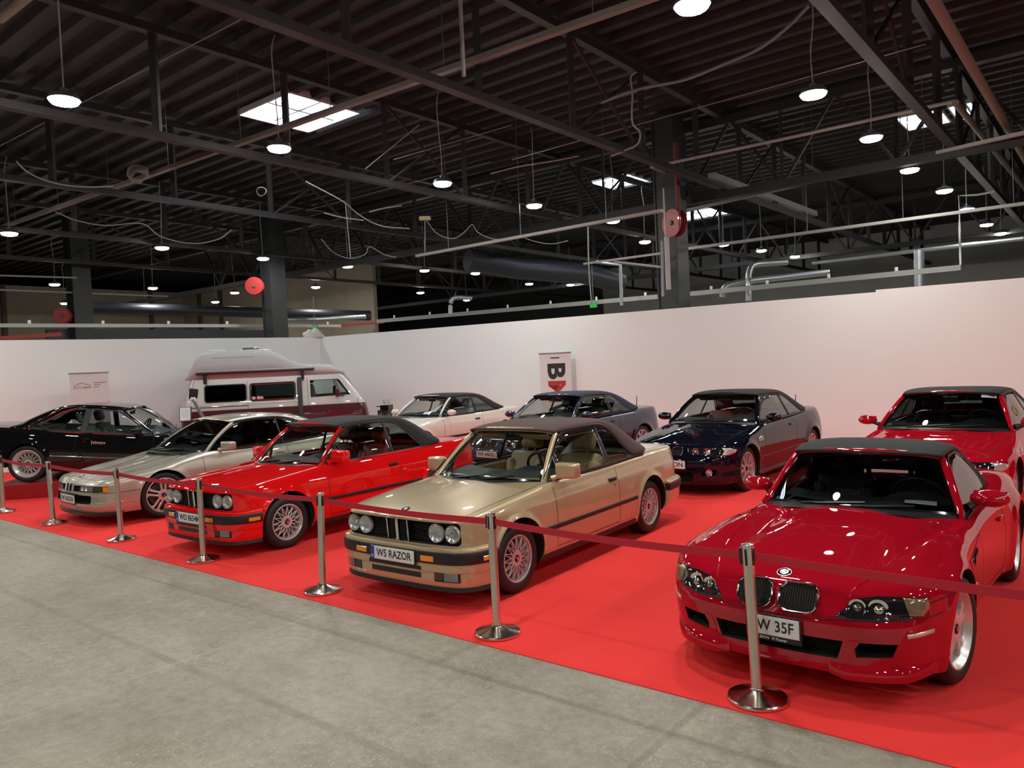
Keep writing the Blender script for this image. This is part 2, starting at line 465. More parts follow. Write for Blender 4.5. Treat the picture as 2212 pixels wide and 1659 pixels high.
class Car:
    def __init__(s, name, label, loc, rz, cat='car', group=None):
        s.root = thing(name, label, cat, loc, rz, group)
    def add(s, mb, name, mats, parent=None, **kw): return mb.obj(name, mats, parent or s.root, **kw)
    def body(s, sp, pm, interior, cutters, planes=(), regions=()):
        s.B = Body(sp); s.paint = pm
        mats = [pm, WELL, interior]
        me = s.B.build(mats, cutters)
        bm = bmesh.new(); bm.from_mesh(me)
        for co, no in planes:
            bmesh.ops.bisect_plane(bm, geom=bm.verts[:] + bm.edges[:] + bm.faces[:], dist=1e-5, plane_co=co, plane_no=no)
        bm.to_mesh(me); bm.free()
        me.polygons.foreach_set('use_smooth', [True] * len(me.polygons))
        me.set_sharp_from_angle(angle=math.radians(38)); me.update()
        bm = bmesh.new(); bm.from_mesh(me); s.bvh = BVHTree.FromBMesh(bm); bm.free()
        cn = [tuple(c.vector) for c in me.corner_normals]
        groups = {}
        for p in me.polygons:
            c = p.center; nm = 'body_shell'
            if p.material_index == 0:
                for k, fn in regions:
                    if fn(c, p.normal): nm = k; break
            groups.setdefault(nm, []).append(p.index)
        s.parts = {}
        for nm, idx in groups.items():
            sides = (('', idx),)
            if nm in ('door', 'front_wing'):
                sides = (('l', [i for i in idx if me.polygons[i].center.y > 0]), ('r', [i for i in idx if me.polygons[i].center.y <= 0]))
            for sd, ids in sides:
                if not ids: continue
                mp = {}; vs = []; fs = []; mi = []; ln = []
                for i in ids:
                    p = me.polygons[i]; f = []
                    for li, vi in zip(p.loop_indices, p.vertices):
                        if vi not in mp: mp[vi] = len(vs); vs.append(me.vertices[vi].co[:])
                        f.append(mp[vi]); ln.append(cn[li])
                    fs.append(f); mi.append(p.material_index)
                m2 = bpy.data.meshes.new(nm); m2.from_pydata(vs, [], fs)
                for mt in mats: m2.materials.append(mt)
                m2.polygons.foreach_set('material_index', mi)
                m2.polygons.foreach_set('use_smooth', [True] * len(fs)); m2.update()
                m2.normals_split_custom_set(ln)
                s.parts[nm + sd] = link(nm, m2, s.root)
        bpy.data.meshes.remove(me)
    # ---- projection on the finished body
    def hit(s, p, d):
        d = Vector(d).normalized(); h = s.bvh.ray_cast(Vector(p) - d * 1.2, d, 2.6)
        if h[0] is None:
            h = s.bvh.find_nearest(Vector(p))
            return Vector(h[0]), Vector(h[1])
        n = Vector(h[1])
        return h[0], n if n.dot(d) < 0 else -n
    def seam(s, pts, d, w=.005, off=.0012, name='panel_gap', mt=None, mirror=True, step=.03, parent=None, h=None):
        res = []
        for sg in ((1, -1) if mirror else (1,)):
            mb = MB(); P = []
            q = [Vector((a, b * sg, c)) for a, b, c in pts]; dd = Vector((d[0], d[1] * sg, d[2]))
            for a, b in zip(q, q[1:]):
                n = max(1, int((b - a).length / step))
                for k in range(n): P.append(a.lerp(b, k / n))
            P.append(q[-1])
            H = [s.hit(p, dd) for p in P]; rows = []
            for i, (c, n) in enumerate(H):
                t = (H[min(i + 1, len(H) - 1)][0] - H[max(i - 1, 0)][0]).normalized()
                sd = n.cross(t).normalized() * w / 2
                if h is None: rows.append([c - sd + n * off, c + sd + n * off])
                else: rows.append([c - sd - n * .002, c - sd * .9 + n * h * .8, c - sd * .5 + n * h, c + sd * .5 + n * h, c + sd * .9 + n * h * .8, c + sd - n * .002])
            mb.grid(rows, 0, flip=(sg < 0))
            if h is not None: mb.add(rows[0], [tuple(range(6))]); mb.add(rows[-1], [tuple(range(6))[::-1]])
            res.append(s.add(mb, name, mt or SEAM, parent))
        return res[0]
    def patch(s, poly, d, off=.003, th=.012, name='lamp', mt=None, mirror=False, parent=None, grid=.03, flatten=0.):
        """polygon of 3-D points projected along d onto the body, as a thin raised piece; returns list of objects"""
        res = []
        for sg in ((1, -1) if mirror else (1,)):
            dd = Vector((d[0], d[1] * sg, d[2])).normalized()
            ref = Vector((0, 0, 1)) if abs(dd.z) < .9 else Vector((1, 0, 0))
            ax = dd.cross(ref).normalized(); ay = ax.cross(dd).normalized()
            q = [Vector((a, b * sg, c)) for a, b, c in poly]; o = sum(q, Vector()) / len(q)
            P2 = []
            for a, b in zip(q, q[1:] + q[:1]):
                n = max(1, int((b - a).length / grid))
                for k in range(n):
                    p = a.lerp(b, k / n) - o; P2.append(Vector((p.dot(ax), p.dot(ay))))
            nb = len(P2); 
            xs = [p.x for p in P2]; ys = [p.y for p in P2]
            gx = np.arange(min(xs) + grid * .5, max(xs), grid); gy = np.arange(min(ys) + grid * .5, max(ys), grid)
            pts = list(P2)
            def inside(x, y):
                c = False
                for i in range(nb):
                    a, b = P2[i], P2[i - 1]
                    if (a.y > y) != (b.y > y) and x < (b.x - a.x) * (y - a.y) / (b.y - a.y) + a.x: c = not c
                return c
            for x in gx:
                for y in gy:
                    if inside(x, y) and min((Vector((x, y)) - p).length for p in P2) > grid * .35: pts.append(Vector((x, y)))
            r = geometry.delaunay_2d_cdt(pts, [], [list(range(nb))], 1, 1e-5)
            V = [];
            for p in r[0]:
                w = o + ax * p.x + ay * p.y
                c, n = s.hit(w, dd); 
                V.append(c + n * off)
            mb = MB(); mb.add(V, r[2])
            bmx = mb.mesh(name, mt or BLACK, weld=True)
            # orient outward
            bm = bmesh.new(); bm.from_mesh(bmx)
            tot = sum((f.normal * f.calc_area() for f in bm.faces), Vector())
            if tot.dot(dd) > 0: bmesh.ops.reverse_faces(bm, faces=bm.faces)
            bm.to_mesh(bmx); bm.free()
            ob = link(name, bmx, parent or s.root)
            if th: solidify(ob, th)
            res.append(ob)
        return res
    def band(s, name, mt, x_end, prof, zf=None, rear=False, parent=None, angle=40, extra=None, i0=None):
        """closed (off, z) profile swept around nose (or tail) along the plan curve, both sides to x_end"""
        B = s.B; N = len(B.base)
        if i0 is not None: I = [i for i in range(N) if i0[0] >= B.base[i, 0] >= i0[1]]
        else: I = [i for i in range(N) if (B.base[i, 0] <= x_end if rear else B.base[i, 0] >= x_end)]
        mb = MB(); secs = []
        for i in I:
            row = []
            for k, (o, z) in enumerate(prof):
                zz = z + (zf(B.base[i, 0]) if zf else 0)
                e = extra(i, k) if extra else 0
                x, y = B.base[i] + B.nrm[i] * (o + e)
                row.append((x, y, zz))
            secs.append(row)
        if i0 is None:
            if not rear: secs = [[(x, -y, z) for x, y, z in r] for r in secs[:0:-1]] + secs
            else: secs = secs + [[(x, -y, z) for x, y, z in r] for r in secs[-2::-1]]
            lst = [secs]
        else: lst = [secs, [[(x, -y, z) for x, y, z in r] for r in secs[::-1]]]
        for sc in lst:
            mb = MB(); mb.grid(sc, 0, wrap=True)
            mb.add(sc[0], [tuple(range(len(prof)))]); mb.add(sc[-1], [tuple(range(len(prof)))[::-1]])
            ob = s.add(mb, name, mt, parent, weld=True, angle=angle)
        return ob
    # ---- greenhouse
    def windscreen(s, g, frame_mt, glass_mt, fw=.05, seal=.018, top_fr=True):
        """g: cowl0 (centre), A (pillar foot), head0 (centre), H (header corner)"""
        c0, A, h0, H = (np.array(g[k], float) for k in ('cowl0', 'A', 'head0', 'H'))
        def arc(c, e, t):   # t -1..1 across the car
            u = np.abs(t)
            k = g.get('wrap', 2.4)
            return np.array([c[0] + (e[0] - c[0]) * u ** k, e[1] * t, c[2] + (e[2] - c[2]) * u ** k])
        bulge = g.get('bulge', .035)
        def P(t, v):
            a, b = arc(c0, A, t), arc(h0, H, t)
            p = a + (b - a) * v
            q = bulge * 4 * v * (1 - v) * .5
            return p + np.array([q * .8, 0, q])
        s.wsP = P
        n = 28
        e = .022
        mb = MB(); mb.grid([[P(t, v) for v in np.linspace(.0, 1, 9)] for t in np.linspace(-1 + e, 1 - e, n)], flip=True)
        w = s.add(mb, 'windscreen', glass_mt); 
        bx = MB(); w0 = g.get('seal', .03)
        # black ceramic edge / seal just inside the frame (real strip on the pane)
        ts = list(np.linspace(-1 + e, 1 - e, n)); 
        def strip(fn0, fn1): bx.grid([[fn0(k), fn1(k)] for k in range(25)], 0)
        out = [P(lerp(-1 + e, 1 - e, k / 24), .995) for k in range(25)]
        path = [P(-1 + e, v) for v in np.linspace(.02, .97, 12)] + [P(t, .98) for t in np.linspace(-1 + e * 1.6, 1 - e * 1.6, 20)] + [P(1 - e, v) for v in np.linspace(.97, .02, 12)] + [P(t, .015) for t in np.linspace(1 - e * 2, -1 + e * 2, 20)]
        bx.tube(path, 1, prof=[(seal * .6, -.006), (seal * .6, .004), (-seal * .6, .004), (-seal * .6, -.006)], closed=True, up=(1, 0, .6))
        s.add(bx, 'windscreen_seal', GLOSSBLK, w)
        fr = MB()
        pth = [P(1.0, v) for v in np.linspace(-.04, .96, 12)] + [P(t, 1.0) + np.array([0, 0, -.003]) for t in (.985, .96, .92)] + [P(t, 1.01) for t in np.linspace(.85, -.85, 24)] + [P(t, 1.0) + np.array([0, 0, -.003]) for t in (-.92, -.96, -.985)] + [P(-1.0, v) for v in np.linspace(.96, -.04, 12)]
        pf = [(fw * .5 * math.cos(a) * (1), .022 * math.sin(a)) for a in np.linspace(0, 2 * PI, 13)[:-1]]
        fr.tube(pth, 1, prof=pf, up=(1, 0, .75))
        fo = s.add(fr, 'windscreen_frame', frame_mt, angle=60)
        stk = MB(); stk.grid([[Vector(P(t, v)) - Vector((.006, 0, .006)) for v in (.06, .115)] for t in (-.90, -.80)], flip=True); s.add(stk, 'inspection_sticker', mat('pale green sticker', srgb(150, 172, 168), .5), w, smooth=False)
        it = MB(); q = [Vector(p) + Vector((-.020, -.006 * np.sign(p[1]), -.016)) for p in pth]
        it.tube(q, 1, prof=[(fw * .62 * math.cos(a), .016 * math.sin(a)) for a in np.linspace(0, 2 * PI, 11)[:-1]], up=(1, 0, .75)); s.add(it, 'inner_pillar_trim', DASH, fo, angle=60)
        return w
    def top(s, stations, mt, name='soft_top', q=1.0, pe=2.6, n=22, th=.014, sub=6, splits=None, solid=True):
        """loft: stations (E, M): left edge point and centre point; arch between them"""
        E = crom([a for a, b in stations], sub); M = crom([b for a, b in stations], sub)
        pes = pe if hasattr(pe, '__len__') else [pe] * len(stations)
        pp = np.interp(np.linspace(0, len(stations) - 1, len(E)), range(len(stations)), pes)
        rows = []
        for e, m, p in zip(E, M, pp):
            r = []
            for k in range(2 * n + 1):
                u = k / n - 1            # -1 .. 1
                t = abs(u)
                th_ = t * PI / 2
                yy = math.sin(th_) ** (2 / p) ; zz = math.cos(th_) ** (2 / p)
                x = m[0] + (e[0] - m[0]) * (1 - zz) if True else 0
                r.append((x, e[1] * yy * (1 if u > 0 else -1), e[2] + (m[2] - e[2]) * zz))
            rows.append(r)
        s.toprows = rows; s.topE = E
        objs = []
        if not splits:
            mb = MB(); mb.grid(rows)
            o = s.add(mb, name, mt, angle=50)
            bm = bmesh.new(); bm.from_mesh(o.data); bmesh.ops.recalc_face_normals(bm, faces=bm.faces)
            if sum((f.normal.z * f.calc_area() for f in bm.faces)) < 0: bmesh.ops.reverse_faces(bm, faces=bm.faces)
            bm.to_mesh(o.data); bm.free()
            if solid: solidify(o, th)
            return o
        nr = len(rows) - 1; nc = 2 * n
        for nm, m_, fn in splits:
            mb = MB(); vid = {}; vs = []; fs = []
            for i in range(nr):
                for j in range(nc):
                    c = [sum(rows[a][b][k] for a in (i, i + 1) for b in (j, j + 1)) / 4 for k in range(3)]
                    if fn(i / nr * (len(stations) - 1), (j + .5) / n - 1, c):
                        f = []
                        for a, b in ((i, j), (i + 1, j), (i + 1, j + 1), (i, j + 1)):
                            if (a, b) not in vid: vid[a, b] = len(vs); vs.append(rows[a][b])
                            f.append(vid[a, b])
                        fs.append(f)
            if not fs: continue
            mb.add(vs, fs); o = s.add(mb, nm, m_, angle=50)
            bm = bmesh.new(); bm.from_mesh(o.data); bmesh.ops.recalc_face_normals(bm, faces=bm.faces)
            if sum((f.normal.z * f.calc_area() for f in bm.faces)) < 0: bmesh.ops.reverse_faces(bm, faces=bm.faces)
            bm.to_mesh(o.data); bm.free()
            if solid: solidify(o, th if 'glass' not in m_.name else .004)
            objs.append(o)
        return objs
    def side_glass(s, zb, zt, yb, yr, panes, zbelt, zrail, glass_mt, frame_mt=None, divider=.016, edge=None, mirror=True):
        """panes: list of (x_front, x_rear); zb/zt curves of x; y from yb(x) at belt to yr(x) at rail"""
        def pt(x, z):
            u = (z - zbelt) / (zrail - zbelt)
            return (x, float(yb(x)) + (float(yr(x)) - float(yb(x))) * u, z)
        s.sgP = pt
        for sg in ((1, -1) if mirror else (1,)):
            for k, (xa, xb) in enumerate(panes):
                mb = MB(); rows = []
                for x in np.linspace(xa, xb, 18):
                    a, b = float(zb(x)), float(zt(x)); b = max(b, a + .002)
                    rows.append([(p[0], p[1] * sg, p[2]) for p in (pt(x, lerp(a, b, v)) for v in np.linspace(0, 1, 6))])
                mb.grid(rows, flip=(sg > 0))
                o = s.add(mb, 'side_window', glass_mt); solidify(o, .004)
                if frame_mt:
                    fb = MB()
                    top = [pt(x, max(float(zt(x)), float(zb(x)) + .002)) for x in np.linspace(xa, xb, 18)]
                    bot = [pt(x, float(zb(x))) for x in np.linspace(xb, xa, 10)]
                    loop = [(p[0], p[1] * sg + .001 * sg, p[2]) for p in top + bot]
                    fb.tube(loop, 1, prof=[(-divider / 2, -.004), (divider / 2, -.004), (divider / 2, .005), (-divider / 2, .005)], closed=True, up=(0, sg, .2))
                    s.add(fb, 'window_seal', frame_mt, o, angle=30)
    # ---- small things
    def mirror_pair(s, P, size, mt, style='box', foot=None):
        for sg in (1, -1):
            x, y, z = P; L, Wd, Hh = size
            mb = MB()
            if style == 'box':
                vs, fs = rbox(-L / 2, L / 2, -Wd / 2, Wd / 2, -Hh / 2, Hh / 2, .028, 4)
                vs = [Vector((v.x - .03 * (v.y / Wd) , v.y, v.z * (1 - .12 * v.y / Wd))) for v in vs]
            else:
                bm = bmesh.new(); bmesh.ops.create_uvsphere(bm, u_segments=28, v_segments=18, radius=.5)
                vs = []
                for v in bm.verts:
                    c = v.co; xx = c.x * L * (1 if c.x > 0 else .55)
                    vs.append(Vector((xx, c.y * Wd, c.z * Hh * (1 + .15 * (c.y > 0) * c.y))))
                bm.verts.index_update(); fs = [tuple(v.index for v in f.verts) for f in bm.faces]; bm.free()
            vs = [Vector((v.x + x, (v.y + y) * sg, v.z + z)) for v in vs]
            if sg < 0: fs = [f[::-1] for f in fs]
            mb.add(vs, fs)
            o = s.add(mb, 'door_mirror', mt, angle=60)
            g = MB(); vs, fs = rbox(-.004, .004, -Wd * .42, Wd * .42, -Hh * .38, Hh * .38, .003, 1)
            g.add([Vector((v.x + x - L * (.5 if style == 'box' else .275), (v.y + y) * sg, v.z + z)) for v in vs], fs); s.add(g, 'mirror_glass', MIRRORM, o)
            f = MB(); fx, fy, fz = foot or (x - .02, y - Wd * .7, z - Hh * .4)
            f.tube([(x, (y - Wd * .25) * sg, z - Hh * .25), (lerp(x, fx, .6), lerp(y - Wd * .25, fy, .6) * sg, lerp(z - Hh * .25, fz, .5)), (fx, fy * sg, fz)], [.022, .026, .035], 10, up=(1, 0, 0)); s.add(f, 'mirror_arm', BLACK if style == 'oval' else mt, o)
    def wipers(s, lst):
        """lst of (t_pivot, v_pivot, t_tip, v_tip) on the windscreen"""
        for tp, vp, tt, vt in lst:
            P = s.wsP; mb = MB(); up = Vector((.45, 0, .9)) * .018
            a = [Vector(P(lerp(tp, tt, k), lerp(vp, vt, k))) + up * (1 - .2 * k) for k in np.linspace(0, .62, 8)]
            mb.tube(a, [.011] * 4 + [.007] * 4, 6)
            o = s.add(mb, 'wiper_arm', BLACK)
            b = MB(); d = [Vector(P(lerp(tp, tt, k), lerp(vp, vt, k) )) + Vector((.012, 0, .012)) for k in np.linspace(.22, 1.02, 10)]
            b.tube(d, 1, prof=[(-.004, -.010), (.004, -.010), (.008, .006), (-.008, .006)], up=(.5, 0, .8)); s.add(b, 'wiper_blade', BLACK, o)
    def roundel(s, p, n, r=.04):
        """blue and white round badge"""
        n = Vector(n).normalized(); z = n; x = Vector((0, 1, 0)); y = z.cross(x).normalized(); x = y.cross(z)
        M = Matrix((x, y, z)).transposed().to_4x4(); M.translation = Vector(p)
        mb = MB(); mb.lathe([(0, .004), (r * .9, .004), (r, .002), (r, -.004)], 32, 'z', M=M)
        o = s.add(mb, 'badge', GLOSSBLK, weld=True)
        c = MB(); c.lathe([(r * .93, .0045), (r * 1.0, .0045), (r * 1.02, .001)], 32, 'z', 0, M)
        for k in range(4):
            a0 = PI / 2 * k
            c.add([M @ Vector((0, 0, .006))] + [M @ Vector((r * .56 * math.cos(a0 + j * PI / 16), r * .56 * math.sin(a0 + j * PI / 16), .0058)) for j in range(9)], [tuple(range(10))], 1 + k % 2)
        c.lathe([(r * .54, .006), (r * .6, .006), (r * .61, .004)], 32, 'z', 0, M)
        s.add(c, 'badge_quarters', [CHROME, mat('emblem blue', (.03, .18, .5, 1), .3), mat('emblem white', (.8, .8, .8, 1), .3)], o, smooth=False)
    def plate(s, p, txt, tilt=0., eu=True, w=.52, h=.114, frame=True, sub=None, tw=None, ts=.092, tx=None):
        M = Matrix.Translation(Vector(p)) @ Matrix.Rotation(tilt, 4, 'Y')
        mb = MB()
        vs, fs = rbox(-.010, .0, -w / 2 - .012, w / 2 + .012, -h / 2 - (.034 if sub else .016), h / 2 + .010, .006, 2, M); mb.add(vs, fs)
        o = s.add(mb, 'number_plate', BLACK)
        b = MB(); vs, fs = rbox(-.004, .003, -w / 2, w / 2, -h / 2, h / 2, .003, 1, M); b.add(vs, fs); s.add(b, 'plate_face', WHITE, o)
        R = M @ Matrix(((0, 0, 1, .0035), (1, 0, 0, (.022 if eu else 0) if tx is None else tx), (0, 1, 0, 0), (0, 0, 0, 1)))
        text_obj('plate_lettering', txt, ts, INK, o, R, tw or w * .80, bold=.001)
        if eu:
            e = MB(); e.box(.0028, .0036, -w / 2 + .002, -w / 2 + .045, -h / 2 + .002, h / 2 - .002, 0, M); s.add(e, 'plate_band', PLATEBLUE, o)
            R2 = M @ Matrix(((0, 0, 1, .0042), (1, 0, 0, -w / 2 + .023), (0, 1, 0, -.03), (0, 0, 0, 1)))
            text_obj('plate_country', 'PL', .03, WHITE, o, R2)
        if sub:
            R3 = M @ Matrix(((0, 0, 1, .0008), (1, 0, 0, 0), (0, 1, 0, -h / 2 - .017), (0, 0, 0, 1)))
            text_obj('plate_holder_lettering', sub, .024, WHITE, o, R3)
        return o
    def interior(s, mt, seat_x=-1.55, y=.36, z=.42, dash=None, belt=.9, rear=True, wheel=(-1.05, .36, .86), door_y=.66, back=-2.55, headz=.0, dmt=None, cover=None):
        for sg in (1, -1):
            M = Matrix.Translation((seat_x, y * sg, z))
            mb = MB()
            vs, fs = rbox(-.02, .52, -.25, .25, -.12, .10, .06, 4, M); mb.add(vs, fs)
            MB_ = M @ Matrix.Translation((0.0, 0, .06)) @ Matrix.Rotation(math.radians(-20), 4, 'Y')
            vs, fs = rbox(-.12, .04, -.24, .24, -.05, .56, .06, 4, MB_); mb.add(vs, fs)
            for e in (-1, 1):
                vs, fs = rbox(-.09, .08, e * .20 - .06, e * .20 + .06, .0, .46, .05, 3, MB_); mb.add(vs, fs)
                vs, fs = rbox(.0, .5, e * .21 - .05, e * .21 + .05, -.06, .13, .045, 3, M); mb.add(vs, fs)
            o = s.add(mb, 'front_seat', mt, angle=60)
            h = MB(); MH = MB_ @ Matrix.Translation((-.04, 0, .69 + headz)); vs, fs = rbox(-.055, .055, -.14, .14, -.10, .10, .05, 4, MH); h.add(vs, fs)
            h.tube([MB_ @ Vector((-.04, .05, .52)), MB_ @ Vector((-.04, .05, .62))], .008); h.tube([MB_ @ Vector((-.04, -.05, .52)), MB_ @ Vector((-.04, -.05, .62))], .008)
            s.add(h, 'headrest', mt, o, angle=60)
            d = MB(); vs, fs = rbox(back + .1, -.85, (door_y - .02) if sg > 0 else -door_y - .02, (door_y + .02) if sg > 0 else -door_y + .02, .35, belt - .02, .02, 2); d.add(vs, fs)
            s.add(d, 'door_card', mt)
        if rear:
            mb = MB(); vs, fs = rbox(back + .05, back + .5, -.52, .52, z - .12, z + .08, .06, 3); mb.add(vs, fs)
            M = Matrix.Translation((back + .12, 0, z)) @ Matrix.Rotation(math.radians(-18), 4, 'Y'); vs, fs = rbox(-.1, .08, -.54, .54, 0, .52, .06, 3, M); mb.add(vs, fs)
            s.add(mb, 'rear_seat', mt, angle=60)
        if dash:
            x0, x1, yw, z0, z1 = dash    # rear edge, front edge (at the screen), half width, z rear, z front
            mb = MB(); rows = []
            for t in np.linspace(-1, 1, 25):
                yy = yw * t; k = 1 - .22 * abs(t) ** 3
                hood = .055 * math.exp(-((yy - wheel[1]) / .17) ** 4)
                sx = lambda x: x - (.20 * abs(t) ** 2.4)
                rows.append([(sx(x1), yy, z1), (sx(lerp(x1, x0, .35)), yy, lerp(z1, z0, .4) + .01 + hood * .35), (sx(lerp(x1, x0, .7)), yy, z0 + .012 + hood * .95), (sx(x0 + .02), yy, z0 + hood), (sx(x0), yy, z0 - .03 + hood * .7), (sx(x0) + .05, yy, z0 - .28), (sx(x1), yy, z0 - .30)])
            mb.grid(rows); s.add(mb, 'dashboard', dmt or DASH, angle=50)
        M = Matrix.Translation(wheel) @ Matrix.Rotation(math.radians(-66), 4, 'Y')
        mb = MB(); mb.tube([M @ Vector((.185 * math.cos(a), .185 * math.sin(a), 0)) for a in np.linspace(0, 2 * PI, 37)[:-1]], .015, 8, closed=True, up=M.to_3x3() @ Vector((0, 0, 1)))
        vs, fs = rbox(-.055, .055, -.07, .07, -.03, .012, .02, 3, M); mb.add(vs, fs)
        for a in (0, 2.2, -2.2): mb.tube([M @ Vector((.04 * math.cos(a), .04 * math.sin(a), -.008)), M @ Vector((.182 * math.cos(a), .182 * math.sin(a), 0))], .014, 6)
        s.add(mb, 'steering_wheel', BLACK, angle=60)
        col = MB(); col.tube([M @ Vector((0, 0, -.02)), M @ Vector((0, 0, -.3))], .045, 10); s.add(col, 'steering_column', BLACK)
    def rear_mirror(s, p):
        mb = MB(); vs, fs = rbox(-.015, .015, -.11, .11, -.03, .03, .014, 3, Matrix.Translation(p)); mb.add(vs, fs)
        mb.tube([Vector(p) + Vector((.01, 0, .02)), Vector(p) + Vector((.06, 0, .075))], .008, 6); s.add(mb, 'interior_mirror', BLACK)
    def door_handle(s, p, size=(.16, .03), mt=None, lockoff=(-.02, -.05)):
        for sg in (1, -1):
            c, n = s.hit((p[0], p[1] * sg, p[2]), (0, -sg, 0))
            mb = MB(); vs, fs = rbox(-size[0] / 2, size[0] / 2, -.006, .016, -size[1] / 2, size[1] / 2, .007, 3, Matrix.Translation(c) @ Matrix.Rotation(0 if sg > 0 else PI, 4, 'Z'))
            mb.add(vs, fs); o = s.add(mb, 'door_handle', mt or BLACK)
            if lockoff:
                c2, n2 = s.hit((p[0] + lockoff[0], p[1] * sg, p[2] + lockoff[1]), (0, -sg, 0))
                k = MB(); k.lathe([(0, .003), (.010, .003), (.011, -.004)], 14, 'y', M=Matrix.Translation(c2) @ Matrix.Rotation(0 if sg > 0 else PI, 4, 'Z')); s.add(k, 'door_lock', CHROME, o)
def round_lamp(car, p, r, d=(1, 0, 0), inner=True, parent=None):
    """round headlamp: bezel, bowl, bulb shield and lens; axis along d"""
    z = Vector(d).normalized(); x = Vector((0, 1, 0)); y = z.cross(x).normalized(); x = y.cross(z)
    M = Matrix((x, y, z)).transposed().to_4x4(); M.translation = Vector(p)
    mb = MB(); mb.lathe([(r * 1.03, -.02), (r * 1.03, .006), (r * .99, .010), (r * .965, .004), (r * .96, -.01)], 36, 'z', M=M)
    o = car.add(mb, 'headlight', mat('headlamp bezel grey', (.46, .46, .45, 1), .35, .4), weld=True)
    b = MB(); b.lathe([(r * .97, .004), (r * .85, -.008), (r * .6, -.017), (r * .3, -.022), (0.0, -.023)], 36, 'z', M=M); car.add(b, 'reflector_bowl', REFLECTOR, o)
    if inner:
        c = MB(); c.lathe([(0, .006), (r * .30, .002), (r * .40, -.008), (r * .46, -.008), (r * .48, -.02)], 24, 'z', M=M); car.add(c, 'projector_lens', mat('projector glass grey', (.42, .44, .44, 1), .08, .3, 1), o)
    l = MB(); l.lathe([(0, .024), (r * .4, .022), (r * .75, .015), (r * .97, .006)], 36, 'z', M=M); car.add(l, 'lamp_lens', mat('ribbed lamp glass', (.80, .82, .82, 1), .12, 0, .5) if False else LAMPGLASS, o)
def plane_x(x): return ((x, 0, 0), (1, 0, 0))
def plane_z(z): return ((0, 0, z), (0, 0, 1))
def plane_y(x0, y0, x1, y1):   # vertical plane through two plan points
    return ((x0, y0, 0), (-(y1 - y0), x1 - x0, 0))
def hood_planes(pts):
    return [plane_y(a, b, c, d) for (a, b), (c, d) in zip(pts, pts[1:])] + [plane_y(a, -b, c, -d) for (a, b), (c, d) in zip(pts, pts[1:])]
def belt_trim(car, x0, x1, z, w=.016, h=.010, mt=None, name='belt_moulding'):
    return car.seam([(x0, .9, z(x0) if callable(z) else z)] + [(x, .9, z(x) if callable(z) else z) for x in np.linspace(x0, x1, 12)[1:]], (0, -1, -.001), w, name=name, mt=mt or CHROME, h=h)
